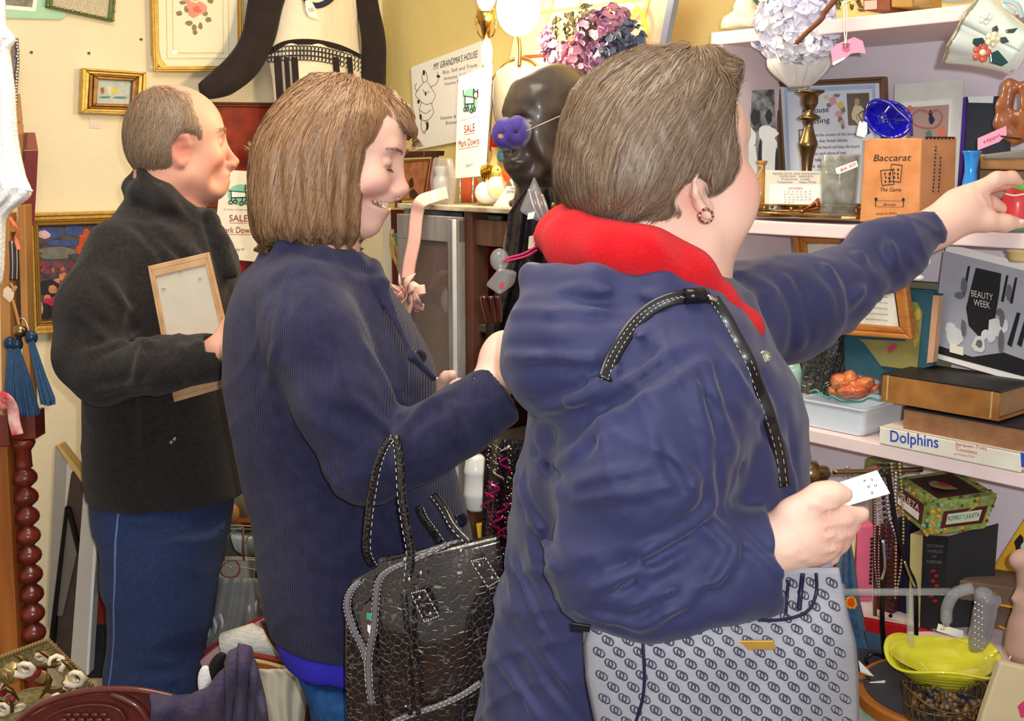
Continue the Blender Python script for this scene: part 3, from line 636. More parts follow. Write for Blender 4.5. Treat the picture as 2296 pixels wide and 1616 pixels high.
    F_ = lambda a, b, dy=-.2, s_=1: (p(a[0], a[1], dy), p(b[0], b[1], dy), s_)
    cs.disp(folds([F_((880, 985), (1010, 860), -.24), F_((620, 600), (620, 900), -.16), F_((700, 900), (820, 960), -.28, -1), F_((860, 1120), (1010, 1030), -.25), F_((810, 740), (905, 970), -.22), F_((640, 1000), (760, 1120), -.19), F_((900, 960), (900, 1100), -.27), F_((860, 900), (880, 1090), -.27, -1), F_((1010, 880), (1060, 1010), -.26)], .0055, .011))
    creases(cs, P, [((888, 985), (985, 860), 1.2), ((880, 990), (905, 900)), ((700, 690), (760, 900), -.7), ((640, 640), (600, 860), .8), ((800, 900), (900, 985)), ((620, 1000), (760, 1130), .8), ((860, 1120), (1010, 1050), .8), ((730, 1050), (800, 1170)), ((940, 700), (900, 880), .7), ((1000, 900), (1050, 1000), .7)], .0045, .0065)
    cs.disp(soft(.002, 20, 8)); cs.disp(ridges(.002, ((40, 14, 42), (-42, 18, 50)), 9))
    A = np.array(p(1083, 905, -.205)); B = np.array(p(1160, 852, -.185)); n = (B - A) / np.linalg.norm(B - A)
    # cut the sleeve square at the cuff and hollow it
    bx = S.sl(cs, A - .12, B + .16, 0); X, Y, Z = bx[1]; e = (X - A[0] - n[0] * .03) * n[0] + (Y - A[1] - n[1] * .03) * n[1] + (Z - A[2] - n[2] * .03) * n[2]
    cs.V[bx[0]] = np.where((X > p(1040, 900, -.2)[0]) & (Z > p(1000, 985, -.2)[2]), np.maximum(cs.V[bx[0]], e), cs.V[bx[0]])
    cs.cone(A - n * .0, B + n * .05, r(54), r(54), .002, 'sub')
    V, F = cs.mesh(); cord = mat('navy_corduroy', (44, 44, 76), rough=.9, c2=(36, 36, 64), vs=50, wave=('X', 95, .6, .0011), spec=.2, sheen=.1)
    npmesh('corduroy_coat', V, F, cord, body, None, P.org)
    btn = mat('navy_button', (26, 26, 42), rough=.2, spec=.6)
    for x, y, dy in ((940, 800, -.118), (1034, 1165, -.10)):
        build('button', G().lathe(Vector(p(x, y, dy)) - P.org, [(.004, -.006), (.0105, -.004), (.0115, 0), (.0105, .003), (.006, .002), (.001, .002)], 16, M=Matrix.Rotation(math.radians(60), 4, 'X') @ Matrix.Rotation(math.radians(30), 4, 'Y')), btn, body, smooth=True)
    # shirt and jeans
    ss = S(axis(-.5, .07, .008), axis(1.5, 2.0, .008), axis(.75, .95, .008))
    ss.loft(P.rows([(1400, 618, 1060, .155), (1440, 630, 1062, .155), (1482, 648, 1062, .15), (1490, 655, 1060, .14)]), .01, p=2.3)
    ss.disp(lambda x, y, z: .003 * np.sin(110 * x + 40 * y)); V, F = ss.mesh(); npmesh('shirt_hem', V, F, mat('royal_blue_cotton', (52, 46, 190), rough=.8), body, None, P.org)
    js = S(axis(-.46, .1, .007), axis(1.5, 2.0, .007), axis(.04, .88, .007))
    js.loft(P.rows([(1470, 665, 1020, .145), (1520, 690, 1010, .15), (1600, 700, 1005, .15)]), .01, p=2.3)
    for dy, o in ((-.08, 0), (.08, 15)): js.loft(P.rows([(1540, 700 + o, 1000 + o, .08), (1640, 710 + o, 990 + o, .08), (1800, 740 + o, 950 + o, .07), (2000, 735 + o, 900 + o, .06), (2290, 730 + o, 900 + o, .058)], dy), .02)
    js.disp(soft(.002, 26, 9)); V, F = js.mesh(); npmesh('jeans', V, F, mat('mid_blue_denim', (44, 92, 150), rough=.85, c2=(34, 72, 122), vs=60, spec=.2), body, None, P.org)
    shoes('shoe', mat('dark_leather', (40, 34, 30)), P, (815, 2330), (-.08, .08), (1, 0), body)
young()

# ======== the woman in front in the navy rain jacket ========
def front():
    P = Person('', 1.4, at(1450, 2700, 1.4)); P.org.z = 0; p, r = P.p, P.r
    lab = 'woman with short brown hair, navy rain jacket and red hood lining, reaching to shelf'
    H = HF(p(1486, 428, .0), math.radians(31), math.radians(-13), 0, 1.1)
    sd = S(axis(-.02, .80, .0031), axis(1.10, 1.86, .0031), axis(-.01, 1.76, .014, ((.88, 1.4, .0062), (.94, 1.075, .0031), (1.36, 1.8, .0029))))
    head(sd, H, jaw=1.2, chin=(.082, -.074), nose=(.112, -.016), cheeks=.006, earw=.85)
    sd.ell(p(1618, 285, .04), (r(52), .06, r(70)), None, .03); sd.ell(p(1655, 300, .05), (r(20), .03, r(16)), None, .02)
    sd.ell(p(1640, 430, .0), (r(54), .03, r(62)), None, .03); sd.ell(p(1610, 480, .01), (r(60), .04, r(48)), None, .03)
    sd.cone(H(-.03, 0, -.03), p(1470, 640), .062, .070, .03); sd.cone(p(1570, 520, .03), p(1560, 640, .03), r(52), r(62), .04)
    sd.chain([p(1470, 640), p(1480, 850), p(1480, 1150), p(1450, 1500)], [.09, .13, .125, .13], .03)
    sd.chain([p(1500, 800, -.12), p(1390, 1240, -.17), p(1735, 1225, -.175)], [.05, .042, .030], .02)
    D = -.175
    sd.cone(p(1735, 1220, D), p(1790, 1195, D), .030, .035, .02); sd.ell(p(1822, 1190, D), (r(72), .020, r(76)), None, .02)
    sd.chain([p(1775, 1150, D - .01), p(1838, 1112, D - .012), p(1868, 1106, D - .013), p(1897, 1109, D - .012)], [r(30), r(25), r(21), r(15)], .012)
    sd.chain([p(1835, 1165, D), p(1890, 1158, D + .002), p(1932, 1152, D + .012)], [r(27), r(22), r(17)], .008)
    sd.chain([p(1840, 1190, D), p(1897, 1188, D + .008), p(1915, 1180, D + .035)], [r(25), r(20), r(15)], .006)
    sd.chain([p(1838, 1215, D + .003), p(1884, 1218, D + .012), p(1886, 1208, D + .042)], [r(24), r(19), r(14)], .006)
    sd.chain([p(1825, 1240, D + .006), p(1862, 1248, D + .016), p(1866, 1238, D + .042)], [r(22), r(17), r(13)], .006)
    sd.chain([p(1650, 700, .12), p(1880, 640, .23), p(1985, 572, .28), p(2085, 518, .33)], [.05, .036, .03, .026], .02)
    E = .335; R2 = lambda v: v * (1.4 + E) / FPX
    sd.chain([p(2075, 522, E), p(2118, 500, E), p(2150, 478, E)], [R2(43), R2(41), R2(44)], .02); sd.ell(p(2168, 462, E), (R2(56), .022, R2(44)), None, .02)
    sd.chain([p(2180, 432, E - .004), p(2236, 402, E - .006), p(2268, 398, E - .002), p(2284, 408, E + .004)], [R2(21), R2(16), R2(13), R2(10)], .010)
    sd.chain([p(2195, 445, E + .014), p(2226, 456, E + .016), p(2256, 470, E + .018)], [R2(18), R2(14), R2(11)], .008)
    sd.chain([p(2185, 428, E + .03), p(2250, 412, E + .045), p(2290, 428, E + .05), p(2300, 450, E + .045)], [R2(18), R2(14), R2(12), R2(10)], .006)
    sd.chain([p(2180, 435, E + .045), p(2240, 430, E + .066), p(2285, 446, E + .07), p(2294, 466, E + .06)], [R2(16), R2(13), R2(11), R2(9)], .006)
    sd.chain([p(2150, 492, E - .006), p(2212, 497, E - .01), p(2252, 500, E - .004), p(2290, 500, E + .006)], [R2(27), R2(19), R2(16.5), R2(13)], .014)
    legs(sd, P, (1420, 1650), (1440, 2150), (1430, 2680), [.09, .06, .045], -.08, (.8, .6)); legs(sd, P, (1460, 1650), (1480, 2150), (1480, 2580), [.09, .06, .045], .08, (.8, .6))
    creases(sd, P, [((1848, 1179), (1915, 1171)), ((1850, 1204), (1906, 1204)), ((1845, 1233), (1880, 1234)), ((1800, 1120), (1840, 1136), .7), ((1835, 1140), (1880, 1138)), ((2200, 440), (2216, 462), .6), ((2236, 388), (2240, 410), .4), ((1760, 1240), (1830, 1262), .5), ((1770, 1225), (1800, 1240), .4)], .0034, .0032)
    spots = [(p(1900, 1212, D), (.016, .04, .03), (228, 160, 150), .6), (p(1842, 1165, D - .02), (.012, .03, .012), (236, 172, 160), .5), (p(1842, 1195, D - .02), (.012, .03, .012), (236, 172, 160), .5), (p(1672, 420, -.02), (.025, .05, .04), (236, 160, 148), .55), (p(1555, 440, -.07), (.02, .03, .03), (240, 172, 160), .4), (p(1820, 1200, D), (.05, .04, .05), (230, 170, 158), .45), (p(2282, 500, E), (.006, .02, .006), (242, 205, 196), .8)]
    body, V, F = finish(P, 'person', sd, skin, lambda V: blend(V, (238, 196, 176), spots)); body.location = P.org; tag(body, lab, 'person')
    o = build('thumb_nail', G().ell(Vector(p(2291, 497, E - .004)) - P.org, (.0055, .004, .0045), u=10, v=6), mat('finger_nail', (246, 215, 205), rough=.25), body, smooth=True)
    er = [Vector(p(1583 + 15 * math.cos(a), 484 + 15 * math.sin(a), -.083 + .006 * math.cos(a))) - P.org for a in [(-2.0 + i * 5.6 / 16) for i in range(17)]]
    eo = build('earring', G().tube(er, .0022, 8), mat('silver', (215, 210, 205), rough=.2, metal=1), body, smooth=True)
    g = G()
    for q in er[::2]: g.ell(q + Vector((0, -.0018, 0)), (.0016, .0014, .0016), u=6, v=5)
    build('garnet_stone', g, mat('garnet', (150, 20, 40), rough=.15), eo, smooth=True)
    # hair
    hd = S(axis(.02, .36, .0036), axis(1.24, 1.56, .0036), axis(1.42, 1.74, .0036))
    hd.ell(p(1442, 318, .005), (r(182), .119, r(190)), None, .02); hd.ell(p(1400, 400, .0), (r(136), .112, r(102)), None, .04)
    hd.ell(p(1530, 235, .015), (r(104), .098, r(105)), None, .05)
    hd.chain([p(1550, 180, -.01), p(1600, 160, -.02), p(1632, 162, -.022)], [r(50), r(30), r(14)], .03); hd.chain([p(1560, 200, .03), p(1606, 180, .05)], [r(52), r(34)], .03)
    hd.chain([p(1540, 300, -.055), p(1590, 310, -.052), p(1604, 365, -.062), p(1606, 396, -.066)], [r(60), r(42), r(30), r(16)], .03)
    hd.cone(p(1470, 440, -.045), p(1500, 472, -.05), r(40), r(20), .02)
    hd.ell(p(1700, 312, .02), (r(92), .2, r(122)), None, .012, 'sub'); hd.ell(p(1560, 452, -.09), (r(50), .035, r(52)), None, .008, 'sub'); hd.half(p(1400, 512, 0), (.28, 0, -1))
    hd.disp(lambda x, y, z: .0016 * np.sin(150 * (x - .4 * z) + 3 * np.sin(40 * z)) * np.sin(60 * z + 20 * x) + .0007 * np.sin(330 * x + 120 * z + 80 * y))
    hm = mat('greying_brown_hair', (150, 128, 106), c2=(92, 72, 58), **hair_k)
    V, F = hd.mesh(); npmesh('hair', V, F, mat('greying_brown_base', (112, 90, 72), rough=.5, c2=(78, 58, 46), vs=90, bump=(260, .002)), body, None, P.org)
    crown = p(1560, 150, 0)
    def dirf(Q):
        d = down(Q, crown, 1.5, -1.0, (-.12, 0, 0)); t = np.clip((Q[:, 0] - p(1570, 0)[0]) * 30, 0, 1)[:, None]; hi = np.clip((Q[:, 2] - p(1500, 230)[2]) * 30, 0, 1)[:, None]
        return d * (1 - t * hi) + np.array([1.4, -.2, .5]) * t * hi
    for nn, L_, li in ((15000, .075, (.0002, .003)), (6000, .05, (.001, .0055))):
        seeds = V[rng.integers(0, len(V), nn)]; ribbons(hd, seeds, dirf, L_, .00042, 9, li, m=hm, parent=body, org=P.org, jit=.11)
    # jacket
    cs = S(axis(-.08, .68, .0042), axis(1.09, 1.80, .0042), axis(.62, 1.53, .0042))
    cs.loft(P.rows([(590, 1300, 1590, .09), (620, 1262, 1640, .13), (660, 1225, 1680, .15), (710, 1200, 1705, .165), (770, 1185, 1730, .17), (850, 1182, 1784, .17), (930, 1180, 1806, .17), (1000, 1164, 1811, .17), (1080, 1148, 1812, .17), (1180, 1150, 1806, .17), (1290, 1132, 1798, .175), (1430, 1100, 1790, .165), (1616, 1068, 1780, .162), (1800, 1050, 1775, .162), (1860, 1046, 1772, .162)]), .01, p=2.2)
    cs.chain([p(1510, 790, -.11), p(1500, 900, -.14), p(1440, 1080, -.165), p(1378, 1265, -.175)], [r(140), r(150), r(152), r(132)], .04)
    sl_ = S(cs.a[0], cs.a[1], cs.a[2]); sl_.chain([p(1378, 1265, -.175), p(1480, 1292, -.185), p(1600, 1282, -.19), p(1700, 1262, -.18), p(1760, 1246, -.18)], [r(132), r(128), r(118), r(102), r(98)], .02)
    a = p(1712, 1255, -.18); n = p(1800, 1235, -.18) - a; n /= np.linalg.norm(n); sl_.cone(a + n * .02, a + n * .12, r(82), r(84), .004, 'sub'); sl_.half(a + n * .012, n)
    h_ = np.maximum(.02 - np.abs(cs.V - sl_.V), 0) / .02; cs.V = (np.minimum(cs.V, sl_.V) - h_ * h_ * .005).astype(np.float32)
    cs.chain([p(1640, 705, .12), p(1770, 690, .18), p(1880, 640, .23), p(1985, 575, .28), p(2070, 520, .32)], [r(122, .12), r(108, .18), r(86, .23), r(70, .28), r(50, .32)], .03)
    cs.ell(p(1302, 775, -.09), (r(178), .10, r(148)), None, .04); cs.chain([p(1190, 618, -.06), p(1330, 640, -.13), p(1480, 650, -.13), p(1570, 690, -.12)], [r(28), r(34), r(30), r(22)], .025)
    cs.chain([p(1225, 850, -.11), p(1330, 850, -.15), p(1400, 780, -.15)], [r(60), r(56), r(40)], .03)
    F_ = lambda a, b, dy=-.2, s_=1: (p(a[0], a[1], dy), p(b[0], b[1], dy), s_)
    cs.disp(folds([F_((1340, 1310), (1450, 1265), -.3, 1.6), F_((1440, 1240), (1580, 1160), -.27, 1.3), F_((1590, 1165), (1655, 1230), -.26), F_((1655, 1225), (1600, 1330), -.27), F_((1440, 1400), (1570, 1300), -.27), F_((1250, 1060), (1350, 960), -.22), F_((1350, 930), (1560, 780), -.25, -1), F_((1400, 840), (1620, 740), -.24), F_((1240, 1100), (1430, 1060), -.3), F_((1550, 1000), (1590, 1170), -.22),
                   F_((1130, 860), (1290, 905), -.19), F_((1290, 905), (1400, 850), -.2), F_((1150, 690), (1420, 690), -.19, 1.2), F_((1170, 800), (1330, 830), -.2), F_((1140, 1000), (1230, 1250), -.15), F_((1150, 1080), (1250, 1420), -.16, -1), F_((1110, 1420), (1200, 1600), -.16), F_((1200, 1300), (1290, 1600), -.18), F_((1640, 800), (1780, 1000), -.14), F_((1720, 900), (1790, 1120), -.12),
                   F_((1760, 600), (1800, 790), .10), F_((1850, 560), (1890, 720), .14), F_((1940, 530), (1900, 700), .2), F_((1700, 640), (1850, 600), .06, -1), F_((1990, 520), (2010, 600), .22), F_((1820, 720), (1960, 640), .16), F_((1560, 820), (1640, 1000), -.2)], .0078, .0085))
    cs.disp(folds([F_((1480, 740), (1700, 1120), -.18, -1), F_((1280, 1180), (1330, 1340), -.3), F_((1480, 1390), (1700, 1330), -.27), F_((1700, 1180), (1730, 1340), -.26), F_((1520, 1200), (1500, 1380), -.3)], .005, .008))
    creases(cs, P, [((1172, 925), (1285, 900), 1.3), ((1285, 900), (1375, 835), 1.3), ((1375, 835), (1440, 740)), ((1130, 800), (1330, 800)), ((1150, 700), (1420, 690), .8), ((1160, 640), (1480, 660), .7), ((1335, 1318), (1450, 1270), 1.6), ((1435, 1245), (1560, 1175), 1.2), ((1560, 1175), (1600, 1130), 1.2), ((1600, 1130), (1580, 1010), .8), ((1592, 1160), (1655, 1228), 1.2), ((1655, 1228), (1600, 1330)), ((1450, 1400), (1600, 1300)), ((1380, 1340), (1540, 1240), .7),
        ((1250, 1050), (1370, 930)), ((1340, 930), (1560, 790), -1), ((1400, 850), (1500, 780)), ((1240, 1090), (1430, 1050), .8), ((1640, 1180), (1760, 1290), .8), ((1140, 1000), (1230, 1260)), ((1165, 960), (1260, 1080), -1), ((1120, 1200), (1215, 1420)), ((1090, 1440), (1200, 1600), .9), ((1150, 1420), (1290, 1600), -1), ((1640, 820), (1760, 1000), .8), ((1590, 820), (1640, 1010), .8), ((1560, 860), (1590, 1000), .6), ((1480, 1000), (1540, 1120), -.8), ((1300, 1120), (1500, 1090), .9), ((1400, 1390), (1560, 1330), -1), ((1300, 1380), (1420, 1400), .8)], .0062, .0065)
    cs.disp(soft(.0026, 24, 12)); cs.disp(soft(.0012, 60, 13)); cs.disp(ridges(.0034, ((60, 14, 62), (38, -20, 84), (-52, 18, 70)), 5))
    for a, b, rr_, m1 in ((p(2078, 516, .325), p(2150, 480, .34), 50, 0),):
        n = (b - a) / np.linalg.norm(b - a); bx = S.sl(cs, a - .08, b + .2, 0); X, Y, Z = bx[1]; e = (X - a[0] - n[0] * .012) * n[0] + (Y - a[1] - n[1] * .012) * n[1] + (Z - a[2] - n[2] * .012) * n[2]
        if rr_ == 88: msk = (Y < 1.4 - .10) & (Z < p(0, 1120, -.18)[2]) & (Z > p(0, 1410, -.18)[2]) & (X > p(1640, 0, -.18)[0])
        else: msk = X > p(2000, 0, .3)[0]
        cs.V[bx[0]] = np.where(msk, np.maximum(cs.V[bx[0]], e), cs.V[bx[0]]); cs.cone(a - n * .012, b + n * .1, r(rr_) if rr_ == 88 else r(rr_) * 1.0, r(rr_) if rr_ == 88 else r(rr_), .003, 'sub')
    V, F = cs.mesh(); nylon = mat('navy_nylon', (47, 50, 92), rough=.6, c2=(41, 44, 82), vs=12, bump=(900, .0003), spec=.35, sheen=.15); npmesh('rain_jacket', V, F, nylon, body, None, P.org)
    # red fleece lining of the hood
    fs = S(axis(.0, .40, .004), axis(1.22, 1.56, .004), axis(1.24, 1.50, .004))
    fs.chain([p(1272, 528, .01), p(1290, 545, -.05), p(1360, 560, -.098), p(1450, 572, -.112), p(1540, 612, -.10), p(1610, 672, -.09), p(1670, 730, -.08), p(1722, 780, -.07)], [r(58), r(58), r(50), r(48), r(44), r(34), r(22), r(8)], .03)
    fs.chain([p(1272, 528, .01), p(1310, 540, .07), p(1420, 570, .11), p(1560, 620, .09)], [r(56), r(52), r(48), r(36)], .03); fs.disp(soft(.0015, 60, 21))
    V, F = fs.mesh(); npmesh('fleece_lining', V, F, mat('red_fleece', (222, 22, 34), rough=.95, var=.18, vs=260, bump=(700, .0022), sheen=.12, spec=.1), body, None, P.org)
    g = G(); c = Vector(surf(cs, 1714, 799, 1.0, 1.8)) - P.org + Vector((0, -.002, 0)); g.lathe(c, [(.004, .002), (.0072, .0025), (.0078, 0), (.006, -.002)][::-1], 16, M=Matrix.Rotation(math.radians(75), 4, 'X'))
    for k in range(8): a = k * PI / 4; g.ell(c + Vector((.0052 * math.cos(a), -.0035, .0052 * math.sin(a))), (.0014, .0012, .0014), u=6, v=4)
    build('snap_button', g, mat('antique_silver', (175, 170, 150), rough=.3, metal=.8), body, smooth=True)
    js = S(axis(-.1, .60, .008), axis(1.15, 1.75, .008), axis(.04, .8, .008))
    for dy, o in ((-.08, 0), (.08, 30)): js.loft(P.rows([(1760, 1180 + o, 1640 + o, .1), (1950, 1230 + o, 1620 + o, .085), (2200, 1270 + o, 1600 + o, .07), (2690, 1290 + o, 1560 + o, .065)], dy), .02)
    V, F = js.mesh(); npmesh('trousers', V, F, mat('dark_trousers', (40, 42, 52), rough=.85), body, None, P.org)
    shoes('shoe', mat('dark_leather', (40, 34, 30)), P, (1440, 2740), (-.08, .08), (.8, .6), body)
    return cs, P
FRONT_JACKET, FP = front()
# ---------------- materials for the goods ----------------
gold = mat('gilt_wood', (214, 172, 84), rough=.36, metal=.35, var=.22, vs=60, bump=(160, .001)); brass = mat('brass', (190, 150, 80), rough=.22, metal=1, var=.2)
oldbrass = mat('tarnished_brass', (150, 124, 84), rough=.3, metal=.95, var=.3, vs=40); silver = mat('silver', (215, 210, 205), rough=.2, metal=1)
white = mat('white_card', (248, 246, 240), rough=.6, var=.02); cream = mat('cream_card', (244, 236, 214), rough=.6, var=.03); ink = mat('black_ink', (40, 36, 40), rough=.7, var=0)
greyink = mat('grey_ink', (120, 112, 112), rough=.7, var=0); redink = mat('red_ink', (196, 60, 50), rough=.7, var=0); blueink = mat('blue_ink', (50, 80, 190), rough=.6, var=0); maroonink = mat('maroon_ink', (150, 56, 60), rough=.7, var=0)
china = mat('white_china', (248, 247, 242), rough=.12, var=.02, coat=.6); pinkcard = mat('pink_card', (240, 158, 190), rough=.7, var=.05); oak = mat('honey_oak', (198, 130, 62), rough=.4, c2=(170, 104, 46), vs=14, stretch=(1, 1, 8), coat=.2)
string = mat('white_string', (240, 235, 225), rough=.9); black = mat('black_gloss', (18, 18, 20), rough=.25); dark = mat('dark_brown_wood', (62, 36, 28), rough=.45, var=.3)
clear = glass('clear_glass', (205, 210, 215), alpha=.28); cello = glass('cellophane', (190, 185, 190), rough=.08, alpha=.3); green = mat('leaf_green', (70, 110, 60), rough=.6, var=.3)
teal = mat('teal_cloth', (52, 96, 112), rough=.8, var=.2); mint = mat('mint_print', (140, 208, 176), rough=.7, var=.05); mahog = mat('red_mahogany', (120, 44, 28), rough=.3, coat=.4, c2=(84, 28, 20), vs=18)
RX = random.Random(11)
def cat_logo(t, cx, cy, sx, sy, dy):
    Q = lambda u, v: (cx + u * sx, cy + v * sy)
    t.poly('logo_disc', mint, [Q(1.0 * math.cos(a), .95 * math.sin(a)) for a in [i * PI / 12 for i in range(24)]], .0003, dy)
    t.poly('logo_body', white, [Q(-.75, -.35), Q(.45, -.22), Q(.45, .25), Q(-.72, .3)], .0003, dy - .0004)
    g = G(); r = .0011 * (t.k / .0011)
    L = [[(-1.0, -.8), (-.95, -.35), (.5, -.22)], [(-.75, -.35), (-.72, .55)], [(-.4, .3), (-.35, .6)], [(.2, .25), (.15, .7)], [(.45, -.2), (.5, .6)], [(-.72, .3), (.45, .25)], [(.38, -.4), (.42, -.95), (.62, -.7), (.85, -.68), (1.0, -.9), (1.0, -.3)]]
    for l in L: g.tube([t.p(*Q(*a), dy - .0008) for a in l], r, 5)
    for u, v in ((-.78, .72), (-.4, .68), (.12, .82), (.52, .7)): g.tube([t.p(*Q(u + .16 * math.cos(a), v + .16 * math.sin(a)), dy - .0008) for a in [i * PI / 5 for i in range(10)]], r, 5, closed=True)
    g.tube([t.p(*Q(.7 + .28 * math.cos(a), -.42 + .28 * math.sin(a)), dy - .0008) for a in [i * PI / 6 for i in range(12)]], r, 5, closed=True)
    t.part('logo_outline', g, ink)
    t.poly('logo_face', cream, [Q(.7 + .27 * math.cos(a), -.42 + .27 * math.sin(a)) for a in [i * PI / 6 for i in range(12)]], .0003, dy - .0006)
def blobs(t, name, m, spots, dy, n=9, th=.0004, seed=1, parent=None):
    """irregular flat patches of print: (x, y, rx, ry)"""
    R_ = random.Random(seed); g = G()
    for k, (x, y, rx, ry) in enumerate(spots):
        P = [t.p(x + rx * math.cos(a) * R_.uniform(.75, 1.15), y + ry * math.sin(a) * R_.uniform(.75, 1.15), dy - k * .00012) for a in [2 * PI * i / n for i in range(n)]]
        g.prism(P, [q + Vector((0, th, 0)) for q in P])
    o = t.part(name, g, m, parent)
    if 'figure' in name: o['kind'] = 'stuff'
    return o
def petals(t, name, m, cx, cy, r, n, seed, dy=0, sz=.25, zmin=-1, depth_=.8):
    """a ball of small curled petals"""
    R_ = random.Random(seed); g = G(); c = t.p(cx, cy, dy); k = t.k * r
    for i in range(n):
        u = R_.uniform(-1, 1); a = R_.uniform(0, 2 * PI); q = math.sqrt(1 - u * u); d = Vector((q * math.cos(a), q * math.sin(a) * depth_, u))
        if d.y > .5: continue
        rr = k * R_.uniform(.8, 1.05); o = c + d * rr; tn = d.orthogonal().normalized(); tn.rotate(Quaternion(d.normalized(), R_.uniform(0, 6.28))); b = d.normalized().cross(tn); s_ = k * sz * R_.uniform(.7, 1.3)
        up = d.normalized() * s_ * .35; P = [o - tn * s_ * .2 - b * s_ * .3, o + tn * s_ * .5 - b * s_ * .75 + up, o + tn * s_ * 1.1 - b * s_ * .2 + up * 1.6, o + tn * s_ * 1.1 + b * s_ * .3 + up * 1.3, o + tn * s_ * .5 + b * s_ * .8 + up, o - tn * s_ * .2 + b * s_ * .3, o + tn * s_ * .5 + up * .1]
        g.add(P, [(0, 1, 6), (1, 2, 6), (2, 3, 6), (3, 4, 6), (4, 5, 6), (5, 0, 6)])
    o = t.part(name, g, m, smooth=True); return o
def tagcard(t, m, q, dy, parent=None, name='price_tag', th=.0006): return t.poly(name, m, q, th, dy, parent=parent)

# ======== left wall: pictures ========
t = T('framed_picture', 'large gilt framed print of a pink rose, high on the cream wall', 'picture', 'L', 442, 158, -.022)
q = [(338, -60), (545, -60), (541, 162), (347, 158)]
q8 = [(340, -70), (543, -70), (545, 120), (541, 150), (530, 160), (368, 160), (350, 142), (344, 118)]
t.poly('backing', gold, q8, .02, 0, bev=.003); t.poly('mat_board', mat('ivory_mat', (244, 234, 206), rough=.6, var=.03), [(354, -70), (531, -70), (533, 118), (528, 140), (520, 148), (374, 148), (362, 134), (357, 112)], .002, -.002)
t.frame('gilt_rim', gold, [(339, -74), (545, -74), (547, 161), (346, 160)], 9, .008, -.008, bev=.002)
for i, (a, b) in enumerate(((371, 512), (385, 500))): t.frame('inner_line', mat('beige_line', (222, 204, 158), rough=.6), [(a, -60), (b, -60), (b + 2, 132 - i * 12), (a + 3, 132 - i * 12)], 2.2, .001, -.003, bev=0)
blobs(t, 'rose_leaf', mat('sepia_leaf', (150, 132, 104), rough=.7, var=.2), [(402, 30, 8, 6), (418, 20, 6, 9), (424, 52, 8, 6), (436, 62, 6, 8), (468, 44, 7, 6), (460, 30, 6, 6), (438, 72, 5, 7), (410, 6, 8, 5), (472, 2, 8, 6), (450, 58, 5, 8)], -.003)
blobs(t, 'rose_petal', mat('rose_pink', (240, 158, 140), rough=.7, var=.15), [(436, 26, 16, 13), (450, 18, 14, 14), (430, 14, 12, 10), (440, -8, 16, 10), (420, 0, 8, 8)], -.004, 11, seed=4); blobs(t, 'rose_heart', mat('rose_deep', (238, 112, 96), rough=.7), [(441, 20, 8, 7), (447, 24, 5, 4)], -.0055)
tagcard(t, white, [(386, 112), (398, 112), (398, 124), (386, 124)], -.0035)
t = T('framed_picture', 'small deep gilt frame with a tiny painting of sailing boats', 'picture', 'L', 256, 254, -.028)
q = [(187, 152), (329, 162), (325, 258), (183, 253)]
t.frame('outer_frame', gold, q, 13, .026, 0, step=.006); q2 = t.inner(q, 13); t.frame('inner_frame', mat('bronze_gilt', (140, 98, 44), rough=.4, metal=.4, var=.4, vs=60), q2, 15, .012, .012, step=-.004); q3 = t.inner(q2, 15)
t.poly('painting', mat('pale_sea', (190, 200, 190), rough=.5, var=.15, vs=90), q3, .002, .018)
for nm, m_, sp in (('red_sail', mat('sail_red', (180, 92, 80)), [(230, 203, 5, 9)]), ('yellow_sail', mat('sail_yellow', (214, 196, 96)), [(258, 203, 8, 9)]), ('sea', mat('sea_teal', (96, 140, 140)), [(236, 218, 14, 3), (270, 219, 16, 3)]), ('mast', mat('mast_cream', (228, 220, 190)), [(244, 204, 2, 12), (248, 205, 1.5, 11)])): blobs(t, nm, m_, sp, .0175, seed=3)
t = T('sticker', 'small pale price sticker on the wall under the boat painting', 'sticker', 'L', 215, 276, -.0015); t.poly('paper', mat('pale_sticker', (240, 222, 204), rough=.6), [(200, 263), (229, 262), (229, 288), (201, 287)], .001)
t = T('framed_picture', 'picture in a green frame with gold studs, hanging crooked at the top', 'picture', 'L', 180, 30, -.02)
q = [(112, -50), (262, -30), (256, 49), (104, 16)]; grn = mat('green_gilt_frame', (62, 110, 66), rough=.45, c2=(120, 110, 50), vs=60)
t.frame('frame', grn, q, 10, .018, 0); t.poly('print', mat('pressed_lace_print', (206, 196, 168), rough=.7, var=.3, vs=160), t.inner(q, 9), .002, .006)
g = G()
for i in range(9): a = i / 8; g.ell(t.p(108 + a * 146, 12 + a * 32, -.001), (.0035, .002, .0035), u=8, v=6)
for i in range(4): g.ell(t.p(255 + i * 1.2, 44 - i * 20, -.001), (.0035, .002, .0035), u=8, v=6)
t.part('gold_stud', g, brass, smooth=True)
t = T('matted_photo', 'photograph in a pale green mat at the top left of the wall', 'photograph', 'L', 70, 30, -.008)
t.poly('mat_board', mat('pale_green_mat', (176, 218, 184), rough=.7, var=.04), [(-20, -60), (150, -60), (147, 37), (134, 43), (12, 40), (-20, 36)], .004); t.poly('white_border', white, [(-20, -60), (92, -60), (80, 26), (-20, 18)], .001, -.001); t.poly('photo', mat('faded_photo', (150, 146, 128), rough=.5, var=.5, vs=70), [(-20, -60), (84, -60), (72, 16), (-20, 8)], .001, -.002)
